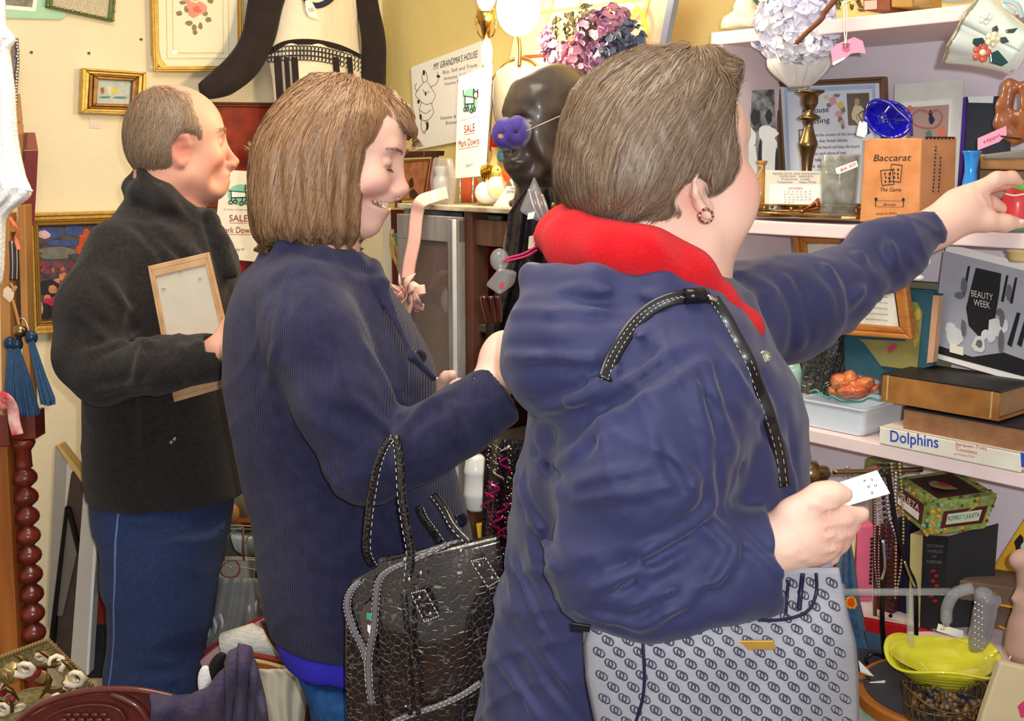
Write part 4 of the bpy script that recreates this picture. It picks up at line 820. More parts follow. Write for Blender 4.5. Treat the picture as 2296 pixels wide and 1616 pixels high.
for i, (x, y) in enumerate(((71, 117), (200, 119), (317, 88))):
    t = T('wall_nail', ['nail in the bare wall nearest the hanging white lace', 'nail in the wall just above the boat painting', 'nail in the wall left of the rose print'][i], 'nail', 'L', x, y, -.004, 'nails in the cream wall'); t.part('shank', G().lathe((0, 0, 0), [(.0032, -.004), (.0034, 0), (.001, .001)][::-1], 8, M=Matrix.Rotation(PI / 2, 4, 'X')), mat('nail_grey', (110, 96, 82), metal=.6))
t = T('framed_painting', 'gold framed painting of a dancer in pink, behind the man in black', 'painting', 'L', 150, 748, -.035)
q = [(62, 478), (282, 472), (290, 738), (72, 750)]
t.frame('outer_frame', gold, q, 15, .03, 0, step=.006); q2 = t.inner(q, 15); t.frame('inner_frame', mat('dark_gilt', (150, 110, 40), rough=.4, metal=.4), q2, 11, .02, .008); q3 = t.inner(q2, 10)
t.poly('canvas', mat('dark_canvas', (84, 76, 84), rough=.6, c2=(56, 50, 60), vs=40), q3, .002, .02)
for nm, c, sp in (('blue_patch', (64, 84, 140), [(110, 520, 30, 14), (165, 518, 26, 14), (140, 545, 44, 8)]), ('lit_sign', (226, 190, 196), [(98, 525, 16, 10)]), ('grey_street', (120, 118, 112), [(130, 562, 46, 10), (120, 575, 40, 8)]), ('crowd', (128, 62, 76), [(98, 592, 16, 8), (130, 596, 18, 8), (105, 608, 14, 8), (140, 610, 14, 8), (160, 595, 12, 8)]), ('lanterns', (190, 112, 70), [(98, 606, 6, 6), (118, 606, 5, 6), (84, 618, 6, 6), (140, 603, 6, 5)]),
                  ('dark_ground', (44, 36, 46), [(110, 645, 34, 20), (100, 700, 28, 18), (150, 680, 18, 16)]), ('dancer_sash', (214, 88, 48), [(192, 525, 14, 14), (184, 545, 9, 12), (176, 560, 8, 12)]), ('dancer_arm', (206, 140, 96), [(130, 632, 14, 9), (118, 650, 12, 10), (106, 668, 9, 9), (142, 620, 12, 9)]), ('pink_skirt', (196, 44, 96), [(122, 678, 20, 15), (140, 650, 10, 24), (132, 694, 14, 8), (106, 674, 12, 6)]), ('pale_leg', (200, 176, 170), [(92, 690, 5, 14), (86, 706, 4, 9)])):
    blobs(t, nm, mat('paint_' + nm, c, rough=.6, var=.25, vs=60), sp, .0195 - RX.random() * .001, seed=5)
t = T('framed_picture', 'dark red stained wooden picture panel on the wall behind the man\'s head', 'panel', 'L', 540, 400, -.03)
q = [(452, 228), (618, 230), (620, 470), (452, 470)]; t.frame('frame', mat('walnut', (104, 56, 34), rough=.4, var=.25), q, 9, .02, 0); t.poly('panel', mat('oxblood_panel', (150, 48, 30), rough=.5, c2=(112, 34, 24), vs=22), t.inner(q, 8), .004, .008)
t = T('dried_flowers', 'sprig of dried yellowish flowers beside the red panel', 'dried flowers', 'L', 570, 400, -.10)
g = G(); R_ = random.Random(5)
for k in range(46):
    a = R_.uniform(-2.6, .6); l = R_.uniform(14, 36); g.tube([t.p(572, 352), t.p(572 + l * .6 * math.cos(a), 352 + l * .7 * math.sin(a) - 4, R_.uniform(-.02, .02)), t.p(572 + l * math.cos(a), 348 + l * math.sin(a), R_.uniform(-.03, .02))], [.0015, .0032, .0006], 5)
o = t.part('flower_head', g, mat('dried_yellow', (196, 176, 110), rough=.8, var=.3), smooth=True); t.tube('stem', mat('dry_stem', (120, 104, 60)), [(572, 352), (574, 380), (570, 440)], 1.6)

# ======== sale card at left, second sale card, shop sign ========
def sale_card(t, Q, sq=1.0, dy=-.0012):
    """Q maps card units (0..1 across, 0..1 down) to the image"""
    c = Q(.5, .27); cat_logo(t, c[0], c[1], (Q(.78, .27)[0] - c[0]), (Q(.5, .42)[1] - c[1]) * .8, dy)
    t.text('http://www.', greyink, Q(.16, .445), Q(.84, .445), abs(Q(.5, .47)[1] - Q(.5, .445)[1]) * .6, dy)
    for s_, a, b, y, h in (('SALE', .3, .72, .57, .075), ('Mark Downs', .1, .92, .70, .07), ('Dealer 47', .42, .7, .9, .035)):
        t.text(s_, maroonink if s_ != 'Dealer 47' else greyink, Q(a, y), Q(b, y), abs(Q(.5, y)[1] - Q(.5, y - h)[1]), dy)
        if s_ != 'Dealer 47': t.poly('underline', redink, [Q(a, y + .015), Q(b, y + .015), Q(b, y + .019), Q(a, y + .019)], .0002, dy)
t = T('sale_card', 'white SALE Mark Downs card between the man and the young woman', 'sign', 'C', 540, 585, 2.75)
Q = lambda u, v: (494 - 16 * v + u * 98, 380 + 202 * v + u * 12 * (1 - v) * .3)
t.poly('card', cream, [(497, 380), (596, 386), (588, 588), (537, 583), (477, 565)], .002); sale_card(t, Q)
t.poly('stand_leg', silver, [(550, 583), (556, 583), (557, 640), (551, 640)], .004, .004); t.poly('backing_cloth', mat('red_cloth_strip', (168, 26, 32), rough=.8), [(500, 560), (605, 585), (620, 660), (540, 640)], .01, .02)
t = T('shop_sign', 'large white shop sign with a line drawing of a figure, on the right wall', 'sign', 'R', 1000, 300, -.012)
t.poly('board', white, [(921, 151), (1078, 92), (1078, 308), (931, 336)], .006, 0, bev=.001)
t.text("MY GRANDMA'S HOUSE", ink, (972, 157), (1071, 128), 15, shear=.2)
for s_, a, b, h in (('Buy, Sell and Trade', (993, 166), (1070, 149), 8), ('Antiques, Collectibles', (995, 180), (1070, 164), 7), ('Home Furnishings', (997, 192), (1070, 177), 7), ('Estates & Appraisals', (988, 268), (1066, 258), 7), ('Estate Sales', (1000, 279), (1066, 271), 7)): t.text(s_, greyink, a, b, h)
g = G(); R_ = random.Random(2)
def scr(pts): g.tube(smooth_path([t.p(x, y, -.001) for x, y in pts], 4), .0007, 4)
scr([(952, 160), (946, 172), (950, 184), (958, 178), (956, 164), (952, 160)]); scr([(950, 184), (938, 200), (932, 214), (944, 228), (940, 246), (946, 268), (960, 268), (972, 252), (968, 232), (976, 214), (964, 192), (958, 182)]); scr([(964, 195), (978, 188), (984, 172), (980, 162)]); scr([(936, 205), (930, 196), (934, 186)])
scr([(944, 228), (956, 234), (968, 230)]); scr([(946, 268), (944, 284), (952, 300), (958, 276)]); scr([(940, 246), (954, 254), (966, 246)]); scr([(948, 200), (954, 210), (962, 204)]); scr([(952, 270), (958, 286), (950, 296)])
t.part('line_drawing', g, mat('brown_ink', (110, 70, 60)))
blobs(t, 'drawing_accent', ink, [(983, 171, 5, 4), (938, 228, 3, 6), (954, 210, 2, 6), (943, 262, 3, 8), (958, 282, 2.5, 12), (950, 162, 3, 7)], -.0012, 5)
t = T('sale_card', 'tall white SALE Mark Downs card on a chrome stand on the cabinet', 'sign', 'R', 1048, 458, -.28)
Q = lambda u, v: (1028 - 8 * v + u * (70 - 6 * v), 172 + u * -26 * (1 - v) + 228 * v - u * 6 * v)
t.poly('card', white, [Q(0, 0), Q(1.08, 0), Q(1.06, 1), Q(0, 1)], .0015); sale_card(t, lambda u, v: Q(u * .86, v))
t.tube('stand_leg', silver, [(1032, 400), (1031, 457)], 2.6); t.tube('stand_leg', silver, [(1061, 395), (1059, 457)], 2.6); t.poly('stand_frame', silver, [(1095, 190), (1106, 188), (1092, 362), (1085, 364)], .004, .004); t.poly('stand_back', mat('pale_blue_card', (226, 230, 240)), [(1086, 205), (1096, 200), (1090, 340), (1076, 345)], .002, .003)
t.poly('stand_base', silver, [(1020, 456), (1072, 457), (1072, 460), (1020, 459)], .03, -.015)

# ======== dress hanging on the wall ========
blk = mat('black_brown_cloth', (44, 34, 34), rough=.9, var=.3, bump=(90, .003), sheen=.05); ivory = mat('ivory_cotton', (244, 232, 208), rough=.85, var=.05, bump=(60, .003)); 
t = T('hanging_dress', 'ivory dress with long dark sleeves and black lace trim hanging on the wall', 'dress', 'L', 700, 100, -.07)
def cloth(t, name, m, pts, bulge, dy=0, nu=14, nv=16, fold=.0, ff=7, parent=None, solid=.003):
    """pts: rows of (y, x left, x right): a softly pleated sheet"""
    ys = [a[0] for a in pts]
    def fn(u, v):
        y = ys[0] + (ys[-1] - ys[0]) * v; xl = np.interp(y, ys, [a[1] for a in pts]); xr = np.interp(y, ys, [a[2] for a in pts]); x = xl + (xr - xl) * u
        return t.p(x, y, dy - bulge * math.sin(PI * u) + fold * math.sin(u * ff * 6.28 + v * 2))
    return t.part(name, G().grid(fn, nu * 3, nv), m, parent, smooth=True, solid=solid)
cloth(t, 'bodice', ivory, [(-90, 630, 800), (-20, 622, 806), (60, 612, 802), (110, 602, 806), (140, 603, 812), (185, 612, 812), (260, 616, 800), (380, 640, 790)], .05, fold=.002, ff=3)
for nm, pts, rr_ in (('sleeve', [(620, -60, -.01), (596, 10, -.01), (578, 80, -.015), (548, 140, -.02), (500, 185, -.02), (452, 206, -.015)], [40, 38, 36, 34, 30, 16]), ('sleeve', [(815, -60, -.005), (826, 20, -.01), (836, 90, -.01), (838, 160, -.01), (838, 240, -.01)], [28, 28, 31, 32, 32])):
    P = smooth_path([t.p(*a) for a in pts], 5); R0 = np.interp(np.linspace(0, 1, len(P)), np.linspace(0, 1, len(rr_)), rr_); g = G(); n = 14
    vs = []; 
    for i, q_ in enumerate(P):
        d = (P[min(i + 1, len(P) - 1)] - P[max(i - 1, 0)]).normalized(); sd_ = Vector((0, 1, 0)).cross(d).normalized()
        for k in range(n): a = 2 * PI * k / n; w_ = 1 + .07 * math.sin(3 * a + i * .35); vs.append(q_ + sd_ * math.cos(a) * R0[i] * t.k * w_ + Vector((0, 1, 0)) * math.sin(a) * R0[i] * t.k * .55 * w_)
    fs = [(i * n + k, i * n + (k + 1) % n, (i + 1) * n + (k + 1) % n, (i + 1) * n + k) for i in range(len(P) - 1) for k in range(n)] + [tuple(range(n)), tuple(range(len(vs) - n, len(vs)))]
    t.part(nm, g.add(vs, fs), blk, smooth=True)
g = G()   # crocheted lace band
for j in range(3):
    for i in range(26):
        u = i / 25; x = 604 + u * 204; y = 112 - 14 * math.sin(PI * u) + 28 * u * .45 + j * 11 + 10 * u; d = -.052 * math.sin(PI * u) - .004
        g.tube([t.p(x + 5 * math.cos(a), y + 5.5 * math.sin(a), d) for a in [k * PI / 4 for k in range(8)]], .0016, 4, closed=True)
t.part('lace_band', g, mat('black_lace', (58, 54, 56), rough=.8))
g = G(); g.tube(smooth_path([t.p(x, y, d) for x, y, d in ((602, 120, 0), (640, 98, -.03), (700, 94, -.054), (760, 106, -.038), (808, 128, -.004))]), (.0008, .009), 6, flat=(0, 1, 0)); t.part('lace_header', g, blk)
for x, w_ in ((626, 9), (646, 6), (664, 8), (757, 8), (788, 7)): t.ribbon('black_ribbon', blk, [(x - 4, 128, -.045), (x, 190, -.05), (x + 4, 250, -.05), (x + 6, 330, -.04)], w_)
t.ribbon('neck_trim', mat('navy_trim', (40, 44, 66)), [(668, -30, -.045), (690, 4, -.056), (716, 12, -.057), (744, -4, -.054), (756, -30, -.045)], 6)
tagcard(t, white, [(684, 2), (697, -2), (709, 22), (714, 44), (693, 38), (686, 24)], -.062); t.tube('tag_string', string, [(697, 6, -.064), (690, -20, -.06)], .7); t.text('10-', greyink, (693, 26), (706, 26), 9, dy=-.063)
t.tube('hanger', oldbrass, [(640, -62, -.02), (710, -90, -.01), (800, -62, -.02)], 3)
for x in (460,): pass

# ======== far left clutter ========
lace = mat('white_lace', (250, 250, 250), rough=.9, var=.08, vs=120, bump=(200, .003))
t = T('lace_garment', 'white gauzy lace garment hanging down at the left edge', 'garment', 'C', 10, 200, 1.75)
rows = [(-60, -90, 8), (60, -90, 12), (80, -90, 30), (92, -90, 34), (108, -90, 20), (200, -90, 32), (300, -90, 38), (350, -90, 46), (400, -90, 58), (428, -90, 72), (445, -90, 64), (462, -90, 36), (475, -90, 22), (490, -90, 12), (600, -90, 8), (640, -90, 2)]
cloth(t, 'lace_panel', lace, rows, .03, fold=.006, ff=4, nv=60); t.tube('scalloped_hem', lace, [(72, 428, -.003), (55, 424, -.012), (30, 420, -.02), (0, 426, -.024)], 3.5); t.tube('ruffle', lace, [(34, 92, -.003), (18, 84, -.012), (-10, 80, -.02)], 3.5)
t = T('mirror', 'narrow silver beaded mirror edge behind the white lace', 'mirror', 'L', 38, 200, -.05)
t.poly('frame', mat('dark_silver', (120, 112, 116), rough=.3, metal=.8), [(20, 84), (43, 86), (44, 150), (38, 240), (33, 262), (20, 262)], .02, bev=.002)
g = G(); [g.ell(t.p(40 - max(0, y - 150) * .05 + RX.uniform(-2, 1), y, -.003), (.004, .003, .0045), u=8, v=6) for y in range(92, 256, 7)]; t.part('bead', g, silver, smooth=True)
t = T('wooden_post', 'tan carved wooden post beside the white lace', 'post', 'L', 44, 300, -.045); tan = mat('tan_wood', (186, 138, 84), rough=.5, var=.15)
t.poly('post_top', tan, [(30, 208), (46, 210), (50, 250), (52, 275), (30, 275)], .03, bev=.003); t.poly('post_shaft', tan, [(30, 276), (53, 276), (56, 330), (53, 362), (30, 352)], .03, bev=.003)
t = T('wooden_bar', 'dark red wooden bar standing above the gold frame', 'bar', 'L', 70, 500, -.075); rw = mat('dark_red_wood', (116, 44, 48), rough=.35, var=.12)
t.poly('bar_front', rw, [(60, 338), (86, 337), (82, 420), (77, 506), (55, 504), (56, 380)], .03, bev=.001); t.poly('bar_end', mat('worn_red_wood', (150, 84, 72), rough=.5), [(62, 297), (79, 297), (86, 336), (60, 336)], .028, bev=.001)
t = T('display_rack', 'honey coloured wooden rack with two uprights at the left edge', 'rack', 'C', 40, 780, 2.0); rack = mat('rack_wood', (192, 136, 72), rough=.45, c2=(160, 104, 52), vs=12, stretch=(1, 1, .2))
t.poly('upright', rack, [(38, 462), (56, 458), (62, 700), (66, 800), (70, 925), (54, 925)], .03, bev=.002); t.poly('upright', rack, [(-4, 480), (22, 476), (22, 640), (24, 920), (4, 925)], .03, bev=.002)
t.poly('crosspiece', rack, [(0, 500), (40, 496), (42, 520), (0, 524)], .025, .004, bev=.002); t.poly('back_board', mat('rack_back', (96, 72, 62), rough=.8, var=.3), [(14, 520), (46, 520), (54, 780), (14, 780)], .01, .03)
t = T('ribbon_loop', 'orange satin ribbon looped over the wooden rack', 'ribbon', 'C', 32, 520, 1.97); t.ribbon('satin', mat('orange_satin', (240, 130, 90), rough=.3), [(22, 488), (32, 505, -.006), (40, 520, 0), (36, 536, .004), (42, 560, 0)], 4.5)
t = T('cutlery_bundle', 'bundle of silver and dark keys hanging in the rack', 'keys', 'C', 34, 600, 1.98)
for i, x in enumerate((22, 27, 32, 37)): t.tube('key_shank', silver if i % 2 else mat('dark_steel', (80, 76, 74), rough=.3, metal=.8), [(x, 540), (x + 2, 590), (x + 1, 628)], 2.2)
t = T('price_tag', 'cream diamond shaped tag hanging on the rack', 'tag', 'C', 18, 660, 1.93); t.poly('paper', mat('pale_peach_card', (240, 214, 190)), [(16, 642), (32, 652), (30, 668), (22, 678), (6, 664), (8, 648)], .001); t.ribbon('raffia_bow', mat('raffia', (196, 150, 84)), [(28, 652), (36, 642), (32, 650), (24, 634)], 3)
t = T('tassel', 'blue triple tassel with a brass ball hanging from a cord', 'tassel', 'C', 55, 760, 1.9)
t.tube('cord', mat('tan_cord', (186, 132, 72), rough=.8), [(28, 672), (36, 700), (42, 726), (44, 736)], 3.6); t.ell('brass_ball', oldbrass, 45, 742, 15, 15); t.tube('wire_loop', silver, [(38, 716), (52, 714), (62, 730), (66, 745)], 1.4)
blu = mat('blue_silk', (30, 74, 110), rough=.55, c2=(22, 52, 88), vs=60, stretch=(6, 6, .5))
for x, y, r_ in ((22, 770, 14), (38, 772, 13), (70, 756, 14)): t.ell('tassel_knot', mat('blue_knot', (24, 52, 76), rough=.3), x, y, r_, r_ * 1.2)
g = G(); R_ = random.Random(9)
for k in range(520):
    s_ = R_.random(); x0, y0, xe, ye = ((22, 780, 22, 905), (38, 780, 60, 930), (70, 764, 108, 905))[k % 3]; e = R_.uniform(-1, 1); e2 = R_.uniform(-1, 1)
    xx = (12 if k % 3 == 0 else 30 if k % 3 == 1 else 16) * e; g.tube([t.p(x0 + e * 6, y0, e2 * .008), t.p((x0 + xe) / 2 + xx * .7, (y0 + ye) / 2, e2 * .02), t.p(xe + xx, ye + R_.uniform(-8, 6) - abs(e) * 4, e2 * .025)], .0011, 3)
o = t.part('fringe', g, blu); o['kind'] = 'stuff'
t = T('patterned_scarf', 'red and white patterned cloth draped at the left edge below the tassel', 'cloth', 'C', 20, 930, 1.85); redwh = mat('red_white_print', (206, 64, 74), rough=.8, c2=(236, 214, 204), vs=30)
t.ribbon('cloth_fold', redwh, [(-10, 892), (14, 892, -.01), (28, 915, 0), (32, 945, 0), (40, 974, 0)], 14, th=.004); t.ell('cloth_knot', redwh, 4, 906, 16, 14)
t = T('turned_post', 'dark red bobbin turned post standing below the blue tassel', 'post', 'C', 60, 1460, 2.0)
t.poly('square_block', mahog, [(38, 925), (78, 925), (80, 985), (26, 985)], .045, -.01, bev=.002)
rows = [(985, 26), (992, 29), (1002, 24), (1010, 18), (1040, 19), (1046, 20)]
y = 1050; 
while y < 1440: rows += [(y, 14), (y + 6, 22), (y + 14, 28), (y + 22, 29), (y + 30, 26), (y + 37, 18), (y + 41, 13)]; y += 43.5
rows += [(1440, 14), (1450, 26), (1700, 24)]
base = t.p(50, 985); vs = []; pr = []; g = G(); n = 20
for i, (yy, r_) in enumerate(rows):
    c = t.p(50 + (yy - 985) * .058, yy)
    for k in range(n): a = 2 * PI * k / n; vs.append(c + Vector((r_ * t.k * math.cos(a), r_ * t.k * math.sin(a), 0)))
g.add(vs, [(i * n + k, i * n + (k + 1) % n, (i + 1) * n + (k + 1) % n, (i + 1) * n + k) for i in range(len(rows) - 1) for k in range(n)] + [tuple(range(n)), tuple(range(len(vs) - n, len(vs)))]); t.part('bobbins', g, mahog, smooth=True)
t = T('wardrobe_side', 'orange brown wooden furniture side at the left edge', 'furniture', 'C', 10, 1400, 1.95); ob = mat('orange_brown_wood', (176, 106, 44), rough=.45, c2=(140, 78, 32), vs=10, stretch=(3, 3, .3))
t.poly('side_panel', ob, [(-60, 1000), (16, 1000), (40, 1450), (60, 1800), (-60, 1800)], .05, .02); t.poly('top_rail', mahog, [(-60, 930), (16, 930), (22, 1002), (-60, 1002)], .05, .0, bev=.003); t.poly('back_slat', mat('pale_back', (150, 110, 66)), [(14, 1000), (28, 1000), (120, 1720), (60, 1720)], .01, .09)
# leaning frames behind the man's legs
greyp = mat('grey_white_paint', (214, 208, 194), rough=.6, var=.05); 
t = T('white_canvas_frame', 'tall white framed canvas leaning beside the man\'s legs', 'canvas', 'C', 190, 1500, 2.25)
t.poly('side_bar', greyp, [(188, 1086), (217, 1090), (222, 1180), (196, 1512), (158, 1480)], .03, 0, bev=.001); t.poly('bright_edge', white, [(216, 1120), (222, 1122), (199, 1512), (193, 1512)], .03, -.001); t.poly('top_edge', mat('raw_pine', (226, 184, 110), rough=.6), [(126, 998), (134, 998), (201, 1084), (197, 1092), (188, 1088)], .03, -.002)
t = T('grey_board', 'grey board leaning against the wall under the gold painting', 'board', 'C', 140, 1300, 2.4); t.poly('board', mat('grey_board_paint', (168, 162, 150), rough=.7), [(124, 1000), (160, 1052), (156, 1130), (120, 1440), (106, 1400)], .02); t.poly('light_edge', greyp, [(150, 1040), (162, 1056), (155, 1135), (146, 1140)], .02, -.003)
t = T('picture_frame', 'dark brown framed picture leaning behind the white canvas', 'picture', 'C', 150, 1400, 2.32); t.poly('brown_face', mat('brown_backing', (84, 66, 58), rough=.7, var=.25), [(160, 1060), (190, 1086), (186, 1200), (158, 1500), (125, 1470), (140, 1200)], .02); t.poly('black_bar', black, [(146, 1136), (152, 1136), (118, 1450), (108, 1450)], .02, -.01); t.poly('black_bar', black, [(148, 1136), (156, 1140), (180, 1230), (174, 1240)], .02, -.01); t.poly('grey_print', mat('grey_print', (120, 112, 102), rough=.6), [(152, 1160), (172, 1240), (140, 1380), (128, 1380)], .01, -.005)
t = T('picture_frame', 'narrow teal edged red picture leaning between canvas and jeans', 'picture', 'C', 225, 1400, 2.38); t.poly('red_face', mat('brick_red_print', (140, 44, 36), rough=.6, var=.3), [(222, 1160), (236, 1200), (236, 1420), (205, 1420)], .01); t.poly('teal_edge', mat('sea_green_paint', (104, 160, 140)), [(220, 1150), (228, 1180), (252, 1215), (250, 1228), (224, 1200)], .02, -.004); t.poly('pale_strip', mat('pale_mauve', (206, 196, 206)), [(234, 1220), (242, 1224), (230, 1290), (222, 1290)], .01, -.006); t.poly('dark_face', mat('black_teal_print', (40, 50, 54), rough=.4, var=.4, vs=30), [(206, 1400), (240, 1400), (240, 1520), (196, 1520)], .01, -.002)
# jewellery basket
t = T('jewellery_basket', 'pierced brass basket heaped with shells and gilt trinkets, bottom left', 'basket', 'C', 90, 1560, 1.75); lacebr = mat('pierced_brass', (160, 148, 104), rough=.5, metal=.3, var=.5, vs=150)
g = G(); RP = [(-30, 1480), (108, 1434), (206, 1534), (60, 1640), (-60, 1600)]
for i in range(5):
    a = RP[i]; b = RP[(i + 1) % 5]; A = t.p(a[0], a[1], .06 if i < 3 else -.06); B = t.p(b[0], b[1], .06 if i + 1 < 3 else -.06); g.prism([A, B, B - Vector((0, 0, .045)), A - Vector((0, 0, .045))], [x + Vector((0, .003, 0)) for x in (A, B, B - Vector((0, 0, .045)), A - Vector((0, 0, .045)))])
t.part('rim', g, lacebr)
g = G()
for i in range(40):
    a = i / 39; x = 108 + a * 98 if i % 2 else 108 - a * 130; y = 1434 + a * 100 if i % 2 else 1434 + a * 48; g.ell(t.p(x, y, .056), (.004, .004, .005), u=6, v=4)
t.part('beaded_rim', g, mat('antique_gold', (176, 150, 96), rough=.35, metal=.7))
g = G().lathe(t.p(70, 1560, .0) - Vector((0, 0, .03)), [(.02, -.02), (.09, -.01), (.1, .0)], 16); t.part('basket_base', g, lacebr)
mts = [mat('antique_gold', (176, 150, 96)), mat('shell_white', (236, 222, 200), rough=.2, coat=.5), mat('dark_gilt_metal', (110, 84, 44), rough=.35, metal=.8), mat('garnet_enamel', (140, 30, 50), rough=.2, coat=.5)]
lbl = ['gilt brooch', 'white shell', 'dark metal leaf', 'red enamel bead']
R_ = random.Random(21)
for k in range(34):
    x = R_.uniform(-10, 190); y = 1462 + (abs(x - 95) * .55) + R_.uniform(0, 95); x = min(x, 205 - (y - 1450) * .1) ; kind = k % 3 if k % 9 else 3
    u = T(['brooch', 'shell', 'metal_leaf', 'enamel_bead'][kind], ['gilt brooch lying in the jewellery basket', 'curled white shell lying in the jewellery basket', 'dark metal leaf lying in the jewellery basket', 'red enamel bead lying in the jewellery basket'][kind], 'trinket', 'C', x, y, 1.75 + R_.uniform(-.03, .03), ['gilt brooches in the basket', 'shells in the basket', 'metal leaves in the basket', 'enamel beads in the basket'][kind])
    a = R_.uniform(0, 3.1); s_ = R_.uniform(.7, 1.3); g = G(); M = Matrix.Rotation(a, 4, 'Y') @ Matrix.Rotation(R_.uniform(-.7, .7), 4, 'X')
    if kind == 0: g.lathe((0, 0, 0), [(.002, .002), (.010 * s_, .001), (.013 * s_, 0), (.010 * s_, -.002), (.001, -.002)], 14, M=M @ Matrix.Rotation(PI / 2, 4, 'X'), wob=lambda an, f: .15 * math.cos(6 * an))
    elif kind == 1:
        P = [(M @ Vector((.016 * s_ * (1 - i / 14) * math.cos(i * .8), .004 * math.sin(i), .016 * s_ * (1 - i / 14) * math.sin(i * .8) + i * .0006))) for i in range(13)]; g.tube(P, [.0055 * s_ * (1 - i / 16) for i in range(13)], 7)
    elif kind == 2: g.tube([M @ Vector((-.022, 0, 0)), M @ Vector((-.01, .003, .004)), M @ Vector((.006, .005, .004)), M @ Vector((.026, 0, -.002))], [.0015, .0055, .0045, .001], 7)
    else: g.ell((0, 0, 0), (.009 * s_, .009 * s_, .012 * s_), M, 10, 8)
    u.part(['disc', 'spiral', 'blade', 'ball'][kind], g, mts[kind], smooth=True)
ORD = 'first second third fourth fifth sixth seventh eighth ninth tenth eleventh twelfth'.split()
for kind in ('brooch', 'shell', 'metal_leaf', 'enamel_bead'):
    L_ = sorted([o for o in COL.objects if o.name.split('.')[0] == kind and o.type == 'EMPTY'], key=lambda o: o.matrix_world.translation.x)
    for i, o in enumerate(L_): o['label'] = o['label'].replace(' lying in', ', %s from the left of its kind in' % ORD[i])
# carved chair and shawl
t = T('carved_chair', 'chair with a carved dark mahogany back rail in the bottom left foreground', 'chair', 'C', 250, 1700, 1.45); chair = mat('dark_carved_mahogany', (96, 40, 34), rough=.3, coat=.5, var=.3, vs=30)
arc = [(20, 1640), (60, 1600), (110, 1572), (180, 1552), (250, 1545), (330, 1550), (420, 1575), (480, 1620)]
t.tube('top_rail', chair, arc, 9); t.poly('splat', chair, [(30, 1640), (66, 1606), (114, 1580), (182, 1560), (250, 1553), (330, 1558), (418, 1583), (470, 1640), (440, 1860), (80, 1860)], .02, .004)
t.tube('carved_molding', chair, [(95, 1640), (104, 1612), (140, 1592), (200, 1580), (256, 1586), (280, 1610), (276, 1640)], 4); g = G()
for i in range(8):
    for j in range(4): 
        x = 112 + i * 20 + (j % 2) * 10; y = 1602 + j * 12
        if (x - 190) ** 2 / 75 ** 2 + (y - 1640) ** 2 / 50 ** 2 < 1: g.ell(t.p(x, y, .002), (.006, .003, .0038), u=8, v=6)
t.part('carved_scales', g, chair, smooth=True); t.tube('rail_end', chair, [(250, 1555), (310, 1585), (345, 1640)], 10)
for x in (70, 430): t.part('leg', G().prism([t.p(x, 1640) + Vector((a, b, 0)) for a, b in ((-.02, 0), (.02, 0), (.02, .03), (-.02, .03))], [Vector((t.p(x, 1640).x + a, b, -t.o.z)) for a, b in ((-.015, 0), (.015, 0), (.015, .03), (-.015, .03))]), chair)
t.part('seat', G().box((-.22, -.44, .44 - t.o.z), (.22, .02, .48 - t.o.z)), chair, bev=.01)
for x in (-.19, .17): t.part('leg', G().box((x, -.435, -t.o.z), (x + .035, -.40, .44 - t.o.z)), chair)
t = T('shawl', 'dark purple fuzzy shawl draped over the carved chair', 'shawl', 'C', 480, 1600, 1.42); shw = mat('dark_purple_wool', (52, 44, 72), rough=.95, c2=(74, 62, 84), vs=24, bump=(180, .004), sheen=.05)
top = [(338, 1556), (380, 1562), (430, 1558), (470, 1540), (500, 1500), (518, 1460), (540, 1442), (560, 1450), (572, 1490), (590, 1560), (602, 1640), (606, 1700)]
def shf(u, v):
    i = u * (len(top) - 1); a = int(min(i, len(top) - 2)); f = i - a; x = top[a][0] * (1 - f) + top[a + 1][0] * f; y = top[a][1] * (1 - f) + top[a + 1][1] * f
    return t.p(x + v * 10, y + (1780 - y) * v, -.02 * math.sin(PI * min(1, v * 3)) + .012 * math.sin(u * 22) * v + .006 * math.sin(u * 50 + v * 9))
t.part('cloth', G().grid(shf, 66, 30), shw, smooth=True, solid=.006)

# ======== between man and young woman ========
shade = mat('grey_pottery', (150, 148, 132), rough=.5, var=.3, vs=14)
t = T('stone_jar', 'round grey pottery jar in the gap behind the young woman', 'jar', 'C', 545, 1170, 2.5); t.lathe('body', shade, 535, [(1050, 26), (1060, 42), (1095, 58), (1130, 60), (1165, 50), (1178, 44)]); 
t = T('wooden_horn', 'smooth pale horn shaped wooden carving before the grey jar', 'carving', 'C', 560, 1110, 2.4); t.part('horn', G().tube(smooth_path([t.p(545, 1088), t.p(558, 1108), t.p(572, 1132), t.p(580, 1160)]), [.002 + .011 * math.sin(PI * i / 18 * .8) for i in range(19)], 10), mat('pale_horn', (222, 180, 130), rough=.3, coat=.4), smooth=True); t.tube('twine', mat('tan_cord', (186, 132, 72)), [(556, 1060), (552, 1075), (548, 1090)], 1.2)
t = T('orange_gourd', 'small orange gourd behind the wire basket', 'gourd', 'C', 522, 1155, 2.42); t.ell('body', mat('gourd_orange', (190, 128, 66), rough=.5), 522, 1150, 16, 22); t.poly('wooden_lid', mat('red_brown_wood', (150, 84, 44)), [(500, 1166), (600, 1176), (600, 1184), (500, 1178)], .06, .0)
t = T('wire_basket', 'twisted wire and cane basket behind the man in black', 'basket', 'C', 545, 1330, 2.3); wire = mat('pale_wire', (214, 200, 186), rough=.35, metal=.4); cane = mat('rusty_cane', (150, 84, 54), rough=.6)
for y, dy_ in ((1178, 0), (1183, .01), (1250, 0), (1256, .01)): t.tube('rim_wire', wire, [(488, y), (540, y + 3 * math.sin(y)), (600, y + 4)], 1.8)
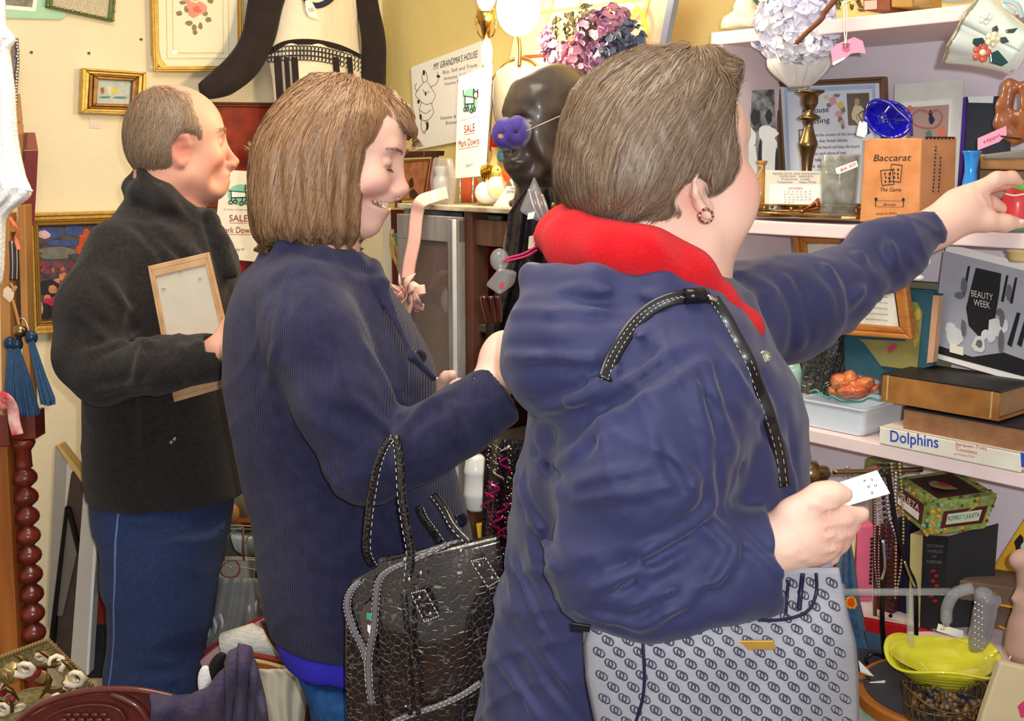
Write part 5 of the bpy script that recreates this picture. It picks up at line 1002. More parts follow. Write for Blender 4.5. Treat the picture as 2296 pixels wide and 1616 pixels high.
for x in (500, 545, 590): t.tube('hoop_wire', wire, [(x, 1256), (x + 6, 1215), (x + 22, 1190), (x + 44, 1182)], 1.6); t.tube('cane_tie', cane, [(x, 1180, -.004), (x + 2, 1256, -.004)], 2.4)
t.tube('spiral_wire', cane, [(505, 1262), (494, 1278), (505, 1292), (528, 1292), (538, 1275), (528, 1256), (510, 1258)], 1.8); t.tube('heart_wire', wire, [(488, 1264), (516, 1270), (522, 1278), (530, 1270), (590, 1280)], 1.5)
t.tube('long_wire', wire, [(600, 1280), (545, 1370), (448, 1494)], 2.2); t.tube('cross_wire', wire, [(484, 1318), (512, 1345), (545, 1366)], 1.6); t.tube('cross_wire', wire, [(484, 1356), (516, 1388)], 1.6); t.tube('cross_wire', wire, [(484, 1288), (530, 1305), (574, 1320)], 1.6); t.poly('liner_panel', mat('grey_liner', (172, 168, 156), rough=.7), [(484, 1250), (572, 1256), (568, 1320), (484, 1296)], .008, .02)
t = T('glass_bowl', 'pale blue glass bowl inside the wire basket', 'bowl', 'C', 555, 1230, 2.45); t.lathe('body', mat('pale_blue_glass', (196, 214, 218), rough=.12, coat=.5), 556, [(1192, 38), (1200, 40), (1225, 34), (1244, 16)])
t = T('cabinet_side', 'dark brown cabinet side showing behind the young woman\'s back', 'cabinet', 'C', 600, 1400, 2.55); t.poly('side_panel', dark, [(575, 1050), (660, 1050), (660, 1800), (575, 1800)], .3, 0); t.poly('back_cloth', mat('dull_grey_cloth', (92, 90, 84), rough=.9, var=.3), [(470, 1050), (576, 1050), (576, 1800), (440, 1800)], .02, .1)  # back cloth is a plain grey sheet across the gap
t = T('cushion', 'grey satin cushion edged with red braid in the gap', 'cushion', 'C', 520, 1400, 2.15); sat = mat('grey_satin', (120, 122, 122), rough=.3, var=.2, sheen=.2)
cloth(t, 'cover', sat, [(1296, 486, 600), (1330, 478, 606), (1400, 462, 606), (1440, 440, 600), (1490, 430, 500)], .04, fold=.004, ff=5)
for i in range(9): t.ribbon('frill', mat('silver_grey_satin', (176, 182, 184), rough=.25), [(462 + i * 15, 1400 - i * 8 - 8, -.02), (468 + i * 15, 1410 - i * 8, -.035), (466 + i * 15, 1428 - i * 8, -.03)], 5)
t.tube('red_braid', mat('red_braid', (150, 34, 42), rough=.8), [(446, 1470, -.03), (500, 1432, -.045), (560, 1398, -.045), (602, 1378, -.03)], 4.5)
t = T('pink_box', 'dusty pink box under the grey cushion', 'box', 'C', 540, 1440, 2.12); t.poly('box_face', mat('dusty_pink', (190, 150, 158), rough=.6), [(448, 1482), (500, 1440), (560, 1402), (604, 1384), (612, 1420), (560, 1430), (460, 1520)], .02, -.02)
t = T('rolled_papers', 'roll of white printed papers above the lined basket', 'papers', 'C', 570, 1430, 2.0); t.part('paper_roll', G().tube([t.p(505, 1450), t.p(560, 1432), t.p(640, 1466)], [.028, .03, .02], 16), mat('printed_paper', (222, 220, 212), rough=.7, c2=(190, 188, 184), vs=60, stretch=(1, 1, 8)), smooth=True)
t = T('lined_basket', 'wicker basket lined with cream cloth beside the purple shawl', 'basket', 'C', 640, 1520, 1.95); wick = mat('dark_wicker', (96, 58, 36), rough=.7, var=.4, vs=60, bump=(120, .006))
t.tube('wicker_rim', mat('red_wicker', (136, 48, 36), rough=.6, bump=(120, .004)), [(556, 1466), (600, 1474), (650, 1486), (690, 1502)], 7); t.tube('reed_rim', mat('pale_reed', (214, 180, 116), rough=.5), [(556, 1478, -.008), (600, 1486, -.008), (650, 1500, -.008), (698, 1514, -.008)], 5); t.tube('orange_weave', mat('orange_reed', (186, 96, 40), rough=.6, var=.4, vs=120), [(562, 1490, 0), (610, 1498, 0), (650, 1510, 0)], 7)
cloth(t, 'cloth_liner', mat('cream_linen', (214, 206, 184), rough=.85, var=.08), [(1500, 560, 680), (1512, 570, 696), (1560, 578, 690), (1600, 596, 684), (1640, 610, 680)], .03, -.015, fold=.006, ff=3)
t.tube('basket_handle', wick, [(592, 1392), (610, 1430), (640, 1466), (690, 1494), (702, 1500)], 9); t.tube('basket_side', wick, [(700, 1500), (706, 1540), (702, 1580), (712, 1640)], 14); t.lathe('basket_body', wick, 640, [(1520, 62), (1600, 60), (1720, 50)], .05)
t = T('black_handle', 'dark oval hand mirror leaning beside the shawl', 'mirror', 'C', 485, 1500, 1.9); t.ell('glass_back', mat('matte_black', (22, 22, 24), rough=.6), 488, 1500, 22, 46, 10, rot=.35); t.ell('lace_cloth', lace, 462, 1530, 20, 44, 14)

# ======== lamp, flowers and the things on the glass cabinet (right wall) ========
CF = -.36   # cabinet front plane
cx0 = hit('R', 905, 470, CF).x; cx1 = hit('R', 1215, 480, CF).x; CZ = hit('R', 1040, 462, CF).z
t = T('curio_cabinet', 'weathered grey curio cabinet with a glazed door between the women', 'cabinet', 'R', 1050, 480, CF)
o3 = t.o; wg = mat('weathered_grey_paint', (150, 148, 150), rough=.6, c2=(112, 104, 100), vs=7, stretch=(2.5, 2.5, .5), bump=(40, .002))
def cb(name, lo, hi, m, bev=.002, parent=None): return t.part(name, G().box([a - b for a, b in zip(lo, o3)], [a - b for a, b in zip(hi, o3)]), m, parent, bev=bev)
cm = hit('R', 1046, 700, CF).x; cb('top', (cx0 - .012, CF - .012, CZ - .012), (cx1, -.02, CZ), mat('peeling_white_paint', (206, 198, 176), rough=.6, c2=(150, 134, 108), vs=22)); cb('side_panel', (cx0, CF, .05), (cx0 + .02, -.03, CZ - .012), wg); cb('side_panel', (cx1 - .02, CF, .05), (cx1, -.03, CZ - .012), dark); cb('back_panel', (cx0 + .02, -.05, .05), (cx1 - .02, -.03, CZ - .012), mat('brown_red_panel', (104, 60, 50), rough=.6, var=.3, vs=9)); cb('centre_post', (cm - .008, CF, .05), (cm + .022, CF + .05, CZ - .012), mat('brown_post', (96, 62, 50), rough=.5))
for z in (hit('R', 1080, 722, CF + .05).z, hit('R', 1080, 560, CF + .05).z - .45, .3, .06): cb('shelf', (cm + .0, CF + .02, z - .018), (cx1 - .02, -.05, z), mat('grey_brown_shelf', (92, 80, 76), rough=.6))
cb('header_board', (cm + .022, CF + .01, CZ - .09), (cx1 - .02, CF + .03, CZ - .03), mat('brown_stripes', (112, 78, 60), rough=.5, var=.4, vs=8, stretch=(8, 1, 1)))
dr = cb('door', (cx0 + .0, CF - .022, CZ - .085), (cm + .0, CF - .002, CZ - .025), wg)
for lo, hi in (((cx0, CF - .022, .1), (cx0 + .042, CF - .002, CZ - .085)), ((cm - .04, CF - .024, .1), (cm + .0, CF - .002, CZ - .03)), ((cx0 + .04, CF - .022, .1), (cm - .04, CF - .002, .2))): cb('door_rail', lo, hi, wg, parent=dr)
cb('door_bead', (cm - .014, CF - .032, .1), (cm - .006, CF - .022, CZ - .03), mat('pale_bead', (206, 212, 216), rough=.4), parent=dr); cb('door_glass', (cx0 + .04, CF - .012, .2), (cm - .04, CF - .010, CZ - .085), glass('brown_glass', (150, 128, 122), alpha=.3), 0, parent=dr)
def cabitem(*a, **k): return T(*a, **k)
t = T('glass_jar', 'ruby red glass jar inside the open cabinet', 'jar', 'R', 1080, 600, -.18); t.lathe('body', mat('ruby_glass', (170, 8, 12), rough=.08, coat=.8, trans=.2), 1082, [(552, 28), (556, 36), (600, 38), (604, 34), (640, 36), (660, 30)])
t = T('glass_bowl', 'orange red glass bowl under the ruby jar in the cabinet', 'bowl', 'R', 1080, 690, -.18); t.lathe('body', mat('orange_glass', (222, 84, 30), rough=.12, coat=.6), 1078, [(632, 24), (640, 30), (680, 34), (712, 22)])
t = T('china_egg', 'white china egg in front of the orange bowl', 'ornament', 'R', 1062, 690, -.30); t.ell('shell', china, 1058, 680, 14, 27)
t = T('china_hen', 'white china hen behind the cabinet door glass', 'ornament', 'R', 1005, 700, -.25); t.ell('body', china, 1004, 674, 17, 30); t.ell('comb', redink, 1007, 644, 5, 6)
t = T('pink_vase', 'tall pinkish vase behind the cabinet door glass', 'vase', 'R', 985, 640, -.15); t.lathe('body', mat('pink_brown_glaze', (170, 120, 104), rough=.3, var=.3), 978, [(520, 6), (540, 9), (580, 18), (640, 24), (690, 20), (710, 12)])
t = T('amber_bottle', 'amber bottle low in the glazed cabinet', 'bottle', 'R', 975, 820, -.15); t.lathe('body', mat('amber_glaze', (130, 96, 40), rough=.3, coat=.5), 975, [(740, 8), (760, 10), (780, 22), (840, 24)])
t = T('yellow_box', 'small dark gilt box low inside the open cabinet', 'box', 'R', 1080, 800, -.2); t.poly('box_body', mat('dark_red_lacquer', (90, 44, 36), rough=.4, var=.5, vs=60), [(1052, 745), (1110, 748), (1110, 820), (1052, 815)], .08, bev=.003); t.ell('button', china, 1072, 798, 6, 6, dy=-.004)
t = T('white_crock', 'white ribbed china barrel below the cabinet', 'crock', 'C', 1068, 1150, 2.0)
t.lathe('body', china, 1066, [(1020, 16), (1026, 22), (1050, 26), (1056, 28), (1062, 26), (1100, 27), (1106, 29), (1112, 27), (1136, 24), (1142, 20)]); 
t = T('yellow_packet', 'small yellow packet under the white crock', 'packet', 'C', 1076, 1200, 1.98); t.poly('packet', mat('bright_yellow', (240, 190, 40), rough=.5), [(1068, 1178), (1084, 1176), (1083, 1216), (1074, 1220)], .015)
t = T('sequin_top', 'black sequinned top with magenta swirls between the two women', 'garment', 'C', 1115, 1100, 1.9); sq = mat('black_sequin', (26, 20, 34), rough=.2, metal=.3, vor=(180, .003), coat=.4)
cloth(t, 'cloth', sq, [(985, 1092, 1190), (1060, 1086, 1190), (1180, 1082, 1190), (1300, 1080, 1190), (1420, 1078, 1180)], .05, fold=.006, ff=2)
g = G(); g2 = G(); R_ = random.Random(6)
for k in range(9):
    x = 1095 + R_.uniform(0, 45); y = 1000 + k * 26; (g if k > 3 or k % 2 else g2).tube(smooth_path([t.p(x + 12 * math.cos(i * 1.3 + k) , y + i * 7, -.053 - .004 * math.sin(i)) for i in range(6)]), .0022, 5)
for k in range(160): x, y = R_.uniform(1092, 1148), R_.uniform(1000, 1250); (g if y > 1090 and R_.random() < .7 else g2).ell(t.p(x, y, -.05), (.0019, .001, .0019), u=5, v=4)
t.part('magenta_sequins', g, mat('magenta_foil', (196, 40, 110), rough=.2, metal=.6)); t.part('silver_sequins', g2, silver)
# on top of the cabinet
t = T('framed_picture', 'small dark wooden frame standing on the left of the cabinet top', 'picture', 'R', 930, 460, -.2); q = [(885, 342), (976, 340), (958, 466), (884, 466)]
t.frame('frame', mat('russet_wood', (132, 62, 48), rough=.4, var=.2), q, 13, .015); t.poly('frame_cap', dark, [(884, 340), (980, 338), (978, 349), (884, 352)], .025, -.006); t.frame('gilt_slip', brass, t.inner(q, 15), 3, .004, .002); t.poly('photo', mat('orange_brown_photo', (176, 110, 72), rough=.5, var=.4, vs=40), t.inner(q, 14), .002, .006); blobs(t, 'figure', dark, [(922, 410, 6, 12), (926, 436, 10, 14)], .005)
t = T('bagged_bottle', 'cellophane wrapped clear bottle beside the tall sale card', 'bottle', 'R', 985, 460, -.3); t.lathe('bottle', mat('pale_grey_glass', (200, 206, 212), rough=.08, alpha=.75, coat=.6), 988, [(372, 12), (378, 15), (392, 10), (400, 17), (430, 18), (455, 17)]); t.poly('cellophane_bag', cello, [(970, 352), (1002, 354), (1012, 400), (1006, 460), (966, 460), (962, 400)], .02, -.02, bev=.006)
t = T('pink_bow', 'pale pink satin ribbon with a shiny bow hanging over the cabinet edge', 'ribbon', 'R', 940, 480, CF - .04); pk = mat('pale_pink_satin', (244, 196, 186), rough=.28, var=.06, sheen=.2); 
t.ribbon('tail', pk, [(1003, 432, .05), (975, 440, .03), (945, 452, -.01), (934, 480, -.012), (928, 540, -.01), (918, 590, -.012), (914, 625, -.01)], 15); 
for a in range(11):
    an = a * .58 + .3; rr_ = 34 + 8 * (a % 3); x, y = 912 + rr_ * math.cos(an), 655 + rr_ * .8 * math.sin(an); t.ribbon('loop', pk, [(912, 655, -.02), ((912 + x) / 2 + 8 * math.sin(an), (655 + y) / 2, -.05), (x, y, -.035), ((912 + x) / 2 - 6, (655 + y) / 2 + 6, -.02), (912, 657, -.015)], 11)
for x, y in ((935, 700), (950, 690)): t.ribbon('tail', pk, [(912, 660, -.02), (925, 680, -.03), (x, y, -.02)], 9)
t = T('white_post', 'white painted post behind the pink bow', 'post', 'R', 870, 700, -.12); t.poly('shaft', greyp, [(858, 480), (876, 480), (878, 900), (860, 900)], .04); 
t = T('dried_wreath', 'dark wreath of twigs and teal leaves behind the ribbon', 'wreath', 'R', 892, 560, -.2); g = G(); R_ = random.Random(4)
for k in range(14): g.tube(smooth_path([t.p(878 + R_.uniform(-4, 4), 520 + R_.uniform(-8, 8)), t.p(886 + R_.uniform(-10, 10), 570, R_.uniform(-.02, .02)), t.p(900 + R_.uniform(-6, 12), 620 + R_.uniform(-10, 10))], 3), .0014, 4)
t.part('twig', g, mat('straw_twig', (190, 160, 100))); blobs(t, 'leaf', mat('teal_leaf', (80, 120, 112), var=.3), [(895, 540, 12, 12), (884, 528, 8, 6), (900, 556, 8, 8)], -.02, th=.004); t.poly('dark_backing', mat('maroon_cloth', (84, 22, 34), rough=.8), [(876, 470), (905, 470), (905, 660), (880, 640)], .01, .06)
# hen, card, fan of cards
t = T('ceramic_hen', 'white and yellow ceramic hen with a gold crest on the cabinet', 'ornament', 'R', 1100, 460, CF + .06)
t.ell('body', china, 1094, 432, 30, 27); t.ell('breast', mat('pale_yellow_glaze', (234, 226, 150), rough=.15, coat=.5, c2=(250, 248, 240), vs=60), 1112, 420, 22, 26, 20, dy=-.006); t.ell('neck', china, 1104, 400, 20, 22, 16); t.ell('head', mat('olive_glaze', (196, 190, 96), rough=.2, coat=.5), 1112, 384, 14, 14, 12, dy=-.006)
for i in range(5): t.tube('gold_feather', mat('bright_gold', (214, 160, 50), rough=.12, metal=1), [(1084 + i * 6, 372 - 2 * (2 - abs(i - 2)), -.012), (1080 + i * 5, 384, -.018), (1084 + i * 4, 400, -.014), (1090 + i * 2, 410, -.01)], 3.4)
t.ell('wattle', mat('orange_glaze', (226, 92, 40), rough=.15, coat=.5), 1136, 388, 11, 20); t.ell('eye', black, 1116, 380, 2, 2, dy=-.02)
t = T('business_card', 'white printed business card propped against the ceramic hen', 'card', 'R', 1130, 460, CF + .02); t.poly('card', mat('lilac_white_card', (232, 232, 242)), [(1106, 462), (1136, 417), (1168, 417), (1142, 464)], .001); t.text('SALE', greyink, (1144, 424), (1164, 424), 5); t.text('JEWELRY', ink, (1136, 432), (1162, 432), 5)
t = T('card_fan', 'fan of striped paper cards behind the ceramic hen', 'cards', 'R', 1160, 430, CF + .12)
for i in range(6): a = -1.9 + i * .28; x, y = 1158, 425; u = (math.cos(a), math.sin(a)); v_ = (-u[1], u[0]); t.poly('card', [white, mat('teal_card', (70, 130, 120)), pinkcard][i % 3], [(x - v_[0] * 5, y - v_[1] * 5), (x + v_[0] * 5, y + v_[1] * 5), (x + u[0] * 38 + v_[0] * 9, y + u[1] * 38 + v_[1] * 9), (x + u[0] * 38 - v_[0] * 9, y + u[1] * 38 - v_[1] * 9)], .001, -.001 * i)
t = T('orange_toy', 'bright orange pot behind the chrome stand legs', 'pot', 'R', 1050, 458, -.18); t.lathe('body', mat('bright_orange', (240, 110, 60), rough=.5), 1052, [(398, 16), (404, 20), (430, 20), (456, 16)])
t = T('wooden_spoon', 'dark wooden spoon lying before the bust', 'spoon', 'R', 1150, 460, CF + .0); t.part('spoon', G().tube(smooth_path([t.p(1146, 458), t.p(1160, 446), t.p(1172, 420), t.p(1184, 402)]), [.007, .009] + [.008] * 10 + [.006] * 7, 8), mat('brown_spoon', (110, 82, 70), rough=.4), smooth=True)
t = T('toy_figure', 'cream toy figure with a red and blue hat behind the sale card', 'figurine', 'R', 1115, 420, -.2); t.lathe('body', mat('cream_glaze', (240, 214, 150), rough=.3), 1116, [(330, 16), (345, 12), (370, 20), (400, 22), (440, 18)]); t.ell('blue_cap', mat('teal_glaze', (60, 130, 150), rough=.3), 1126, 350, 12, 14, dy=-.02); t.ell('red_scarf', mat('red_glaze', (206, 36, 44), rough=.3), 1106, 320, 12, 22, dy=-.005)
# bust with mask
bronze = mat('dark_bronze', (50, 40, 38), rough=.35, coat=.2, c2=(88, 74, 62), vs=14, spec=.5)
tb = T('head_bust', 'dark bronze head bust wearing a purple eye mask', 'bust', 'C', 1215, 640, 2.2); 
Hb = HF(at(1232, 292, 2.2), math.radians(216), math.radians(4), 0, 1.0); sb = S(axis(-.12, .22, .003), axis(2.04, 2.38, .003), axis(.92, 1.78, .004, ((1.4, 1.8, .003),)))
k_ = 2.2 / 2500
head(sb, Hb, jaw=1.0, ears=True); sb.chain([Hb(-.03, 0, -.04), at(1215, 430, 2.2), at(1190, 520, 2.2), at(1178, 600, 2.2), at(1180, 700, 2.2), at(1200, 780, 2.2)], [.05, .046, .042, .045, .06, .07], .03); sb.disp(soft(.0015, 60, 4))
V, F = sb.mesh(); npmesh('head', V, F, bronze, tb.e, None, tb.o)
t = T('eye_mask', 'purple velvet eye mask on the dark head bust', 'mask', 'C', 1145, 290, 2.085); pv = mat('purple_velvet', (74, 54, 150), rough=.8, sheen=.4, var=.2)
def msk(cx, cy, hole):
    g = G(); n = 22; O = []; I = []
    for i in range(n):
        a = 2 * PI * i / n; O.append(t.p(cx + 29 * math.cos(a) * (1 + .08 * math.cos(2 * a)), cy + 37 * math.sin(a), .012 * math.sin(a) ** 2 + (.02 if math.cos(a) > .5 else 0) * math.cos(a))); I.append(t.p(hole[0] + 7 * math.cos(a), hole[1] + 6 * math.sin(a), -.004))
    g.add(O + I, [(i, (i + 1) % n, n + (i + 1) % n, n + i) for i in range(n)]); return g
t.part('mask_lobe', msk(1160, 296, (1158, 296)), pv, smooth=True, solid=.003); t.part('mask_lobe', msk(1134, 300, (1123, 304)), pv, smooth=True, solid=.003); t.tube('elastic', mat('elastic_white', (210, 200, 190)), [(1180, 294, .0), (1215, 278, -.03), (1256, 260, .0)], 1.3)
# cellophane bags and bottles hung by the bust
bz = mat('bronze_foil', (120, 84, 66), rough=.15, metal=.9)
t = T('cellophane_bag', 'cellophane gift bag of bronze sticks standing left of the red hood', 'gift bag', 'C', 1200, 520, 1.95); t.poly('bag', cello, [(1198, 394), (1218, 440), (1236, 500), (1222, 506), (1164, 474)], .02, bev=.005)
for i in range(5): t.tube('bronze_stick', bz if i % 2 else silver, [(1186 + i * 7, 424 + i * 3, .01), (1196 + i * 7, 462, .008), (1216 + i * 4, 502, .01)], 4)
t.ell('gold_cap', brass, 1240, 462, 5, 9, dy=.01); t.poly('label', white, [(1184, 478), (1200, 474), (1196, 490), (1182, 492)], .001, -.003)
t = T('cellophane_bag', 'dark cellophane packet of brown glass bottles left of the navy hood', 'gift bag', 'C', 1110, 660, 1.95); t.poly('bag', cello, [(1088, 640), (1120, 600), (1160, 610), (1152, 640), (1120, 662)], .02, bev=.005); blobs(t, 'pink_label', mat('rose_label', (190, 80, 96)), [(1126, 640, 7, 7)], -.002)
for i in range(3): t.tube('glass_tube', mat('brown_glass_dark', (70, 34, 26), rough=.08, coat=.9), [(1084 + i * 16, 664, .01), (1092 + i * 14, 700, .01), (1098 + i * 10, 722, .01)], 8)
t.ell('clear_ball', clear, 1120, 582, 22, 26, dy=.03)
t = T('dark_scarf', 'black scarf bundle hanging below the head bust', 'scarf', 'C', 1180, 560, 2.05); cloth(t, 'cloth', mat('black_silk', (30, 26, 28), rough=.5, bump=(40, .006)), [(420, 1180, 1240), (480, 1140, 1250), (560, 1134, 1240), (620, 1120, 1230), (720, 1090, 1220), (900, 1090, 1200)], .03, fold=.01, ff=3)
t = T('string_tie', 'magenta string tie beside the red hood lining', 'string', 'C', 1170, 580, 1.75); t.tube('cord', mat('magenta_cord', (200, 40, 100), rough=.7), [(1205, 560), (1180, 574), (1150, 582), (1132, 586), (1140, 578), (1175, 568), (1210, 548)], 2.6); t.tube('cord', mat('striped_cord', (200, 120, 120)), [(1222, 505), (1206, 512), (1198, 528), (1202, 550)], 2.5); t.poly('paper_tag', cream, [(1186, 530), (1202, 526), (1198, 556), (1184, 558)], .001, .004); t.poly('wooden_peg', tan, [(1212, 508), (1232, 505), (1228, 560), (1208, 560)], .01, .01, bev=.002)

# lamp with bare bulbs, painting, flowers, white shade
t = T('bulb_lamp', 'brass lamp with glowing bare bulbs at the top centre', 'lamp', 'R', 1090, 190, -.26)
t.lathe('socket', brass, 1090, [(22, 13), (30, 20), (50, 18), (60, 12), (84, 8)]); t.tube('harp', brass, [(1074, 14), (1068, 50), (1074, 78), (1090, 88), (1106, 78), (1112, 50), (1106, 14)], 1.6)
hot = mat('hot_bulb', (255, 236, 190), emit=14, rough=.3); t.ell('bulb', hot, 1090, -4, 20, 26); t.ell('bulb', hot, 1162, 20, 46, 56); t.tube('stem', brass, [(1090, 86), (1090, 190)], 4); t.ell('lower_bulb', mat('dim_bulb', (255, 240, 200), emit=3.5), 1092, 120, 12, 34); t.tube('arm', brass, [(1162, 76), (1166, 110), (1164, 150)], 4)
lamp('bulb_glow', 'POINT', (FR['R'] @ (hit('R', 1150, 50, -.42)))[:], 17, (1, .78, .46), .06)
t = T('lantern', 'round frosted pearly glass lantern below the bulbs', 'lantern', 'R', 1168, 270, -.22); t.lathe('shade', mat('pearl_glass', (150, 142, 130), rough=.25, coat=.4), 1168, [(134, 8), (142, 30), (158, 52), (180, 62), (215, 64), (260, 60), (300, 50)]); t.tube('bail_handle', brass, [(1106, 178), (1130, 148), (1160, 130), (1190, 136), (1206, 150)], 4); t.ell('knob', china, 1164, 132, 10, 8)
t = T('painting', 'bright watercolour in a blue grey edged frame leaning behind the bouquet', 'painting', 'R', 1330, 130, -.12); q = [(1180, -60), (1522, -80), (1484, 118), (1130, 200)]
t.poly('canvas', mat('watercolour_pink', (246, 214, 168), rough=.5, c2=(240, 190, 170), vs=5), q, .012); t.poly('blue_edge', mat('blue_grey_edge', (150, 158, 180)), [(1508, -60), (1524, -64), (1488, 118), (1474, 124)], .016, -.003)
for i, (a, b) in enumerate((((1200, 30), (1500, -10)), ((1250, -30), (1215, 90)), ((1310, -40), (1290, 60)), ((1390, -50), (1366, 40)), ((1460, -20), (1440, 60)))): t.tube('painted_line', mat('painted_yellow', (250, 226, 110)), [a + (-.002,), ((a[0] + b[0]) / 2, (a[1] + b[1]) / 2, -.002), b + (-.002,)], 3)
t.ribbon('yellow_streamer', mat('lemon_satin', (250, 226, 70), rough=.4), [(1408, 60, -.01), (1428, 20, -.02), (1448, 60, -.015), (1440, 110, -.01)], 6)
t = T('box_lid', 'red edged teal book edge behind the hanging lamp', 'book', 'R', 1200, 140, -.18); t.poly('cover', mat('teal_cover', (140, 176, 180)), [(1176, 128), (1240, 124), (1238, 150), (1178, 150)], .03); t.poly('red_edge', mat('red_edge', (226, 60, 40)), [(1174, 124), (1242, 119), (1242, 127), (1174, 131)], .03, -.002)
t = T('flower_bouquet', 'bouquet of mauve and slate blue artificial hydrangeas above the head bust', 'flowers', 'R', 1320, 190, -.25)
mv = mat('mauve_petal', (160, 118, 150), rough=.8, var=.25, vs=40); sl = mat('slate_petal', (92, 100, 122), rough=.8, var=.3, vs=40); pkp = mat('rose_petal', (190, 134, 156), rough=.8, var=.25, vs=40); gp = mat('olive_petal', (130, 124, 96), rough=.8, var=.3, vs=40)
for i, (x, y, r_, m_) in enumerate(((1262, 120, 46, mv), (1340, 80, 46, mv), (1300, 140, 42, pkp), (1372, 60, 40, pkp), (1382, 120, 40, sl), (1270, 66, 32, gp), (1410, 88, 34, sl), (1318, 46, 30, gp), (1350, 130, 36, mv), (1240, 90, 30, mv), (1305, 180, 30, gp), (1280, 165, 34, mv), (1330, 165, 34, pkp), (1290, 90, 34, gp))):
    o = petals(t, 'flower_head', m_, x, y, r_, 150, i + 1, dy=-.03 - .01 * (i % 3), sz=.28)
g = G(); R_ = random.Random(8)
for k in range(26): x = R_.uniform(1200, 1330); y = R_.uniform(150, 215); a = R_.uniform(0, 6); P = [t.p(x, y), t.p(x + 12 * math.cos(a) - 3, y + 12 * math.sin(a), -.01), t.p(x + 22 * math.cos(a), y + 20 * math.sin(a), -.004), t.p(x + 10 * math.cos(a + .5), y + 10 * math.sin(a + .5), -.012)]; g.add(P, [(0, 1, 2, 3)])
t.part('leaf', g, mat('yellow_leaf', (226, 204, 60), rough=.6, var=.3), smooth=True); t.tube('stem', green, [(1320, 190), (1322, 260), (1318, 330)], 5); t.lathe('vase', dark, 1320, [(250, 20), (270, 30), (330, 34), (420, 24)], dy=.02)

# ======== bookcase: above the top shelf ========
t = T('lamp_base', 'cream stepped china lamp foot on the left end of the top shelf', 'lamp', 'R', 1665, 66, -.16); t.lathe('foot', mat('cream_china', (250, 244, 218), rough=.15, coat=.5), 1672, [(-20, 16), (0, 20), (14, 26), (22, 24), (30, 34), (38, 46), (46, 50), (64, 52)])
t.tube('leaf_spray', green, [(1690, -10), (1700, 6), (1712, 14)], 5)
def boxy(name, label, cat, x0, x1, y0, y1, y, m, th, parts=(), grp=None, bev=.002):
    t = T(name, label, cat, 'R', (x0 + x1) / 2, y1, y, grp); t.poly(parts[0] if parts else 'body', m, [(x0, y0), (x1, y0 - .0), (x1, y1), (x0, y1)], th, bev=bev); return t
t = boxy('book', 'brown leather book lying on the top shelf right of the white flowers', 'book', 1935, 1995, -30, 24, -.2, mat('brown_leather', (150, 84, 52), rough=.5, var=.3), .1, ('cover',)); t.poly('paper_label', mat('pinkish_label', (214, 186, 172)), [(1938, 2), (1966, 0), (1966, 20), (1938, 22)], .001, -.0015)
t = boxy('book', 'golden tan book standing next to the brown leather book', 'book', 1998, 2046, -30, 16, -.2, mat('golden_tan', (190, 146, 74), rough=.5, var=.2), .1, ('cover',))
t = T('candle_jar', 'yellowish glass jar on the top shelf above the framed blessing', 'jar', 'R', 2072, 16, -.2); t.lathe('body', mat('honey_glass', (196, 160, 92), rough=.1, alpha=.85, coat=.5), 2072, [(-30, 16), (-10, 20), (13, 20)])
t = T('crystal_bowl', 'pale blue crystal bowl at the right of the top shelf', 'bowl', 'R', 2150, 8, -.18); t.lathe('body', mat('ice_glass', (206, 220, 232), rough=.08, coat=.6, alpha=.8), 2150, [(-30, 40), (-12, 44), (4, 30)])
t = T('dried_leaves', 'green and brown leaf spray on the top shelf behind the twig', 'leaves', 'R', 1890, 30, -.15); g = G(); R_ = random.Random(14)
for k in range(30): x, y = R_.uniform(1868, 1930), R_.uniform(-20, 22); a = R_.uniform(0, 6); P = [t.p(x, y), t.p(x + 10 * math.cos(a) - 4, y + 10 * math.sin(a) + 3, -.01), t.p(x + 20 * math.cos(a), y + 18 * math.sin(a), .004), t.p(x + 10 * math.cos(a) + 4, y + 10 * math.sin(a) - 3, -.008)]; g.add(P, [(0, 1, 2, 3)])
t.part('leaf', g, mat('green_brown_leaf', (88, 104, 62), rough=.6, c2=(120, 72, 40), vs=30), smooth=True)
# ======== bookcase: upper compartment ========
SF = -.22
t = T('candlestick', 'turned brass candlestick holding the white tulip cup', 'candlestick', 'R', 1817, 480, -.20)
t.lathe('stick', oldbrass, 1817, [(203, 30), (207, 31), (212, 22), (216, 18), (232, 18), (244, 12), (252, 8), (262, 24), (266, 25), (272, 10), (285, 10), (300, 14), (318, 20), (324, 22), (330, 20), (352, 14), (380, 11), (400, 12), (440, 26), (465, 34)])
t = T('tulip_cup', 'white china tulip candle cup on the brass candlestick', 'candle cup', 'R', 1800, 200, -.20)
def tulip(name, cx, cy, rx, ry, a0, a1, dy, flip=0):
    def fn(u, v):
        a = a0 + (a1 - a0) * u; w_ = math.sin(PI * (.08 + .86 * v)) ** .6 if v < .98 else .3; rr = rx * (.25 + .75 * math.sin(min(1, v * 1.25) * PI / 2)) * (1 - .12 * max(0, v - .7) * 3)
        edge = 1 - .18 * (2 * u - 1) ** 2 * v; return t.p(cx, cy - ry * v * edge) + Vector((rr * t.k * math.cos(a), rr * t.k * math.sin(a), 0))
    return t.part(name, G().grid(fn, 14, 12), china, smooth=True, solid=.003)
for i in range(5): tulip('petal', 1792, 198, 70, 86, i * 1.257 - .85 + 3.5, i * 1.257 + .85 + 3.5, 0)
t.lathe('cup_base', china, 1800, [(172, 34), (188, 24), (196, 14), (204, 9)])
t = T('hydrangea', 'ball of white and lilac artificial hydrangea in the tulip cup', 'flowers', 'R', 1785, 120, -.22)
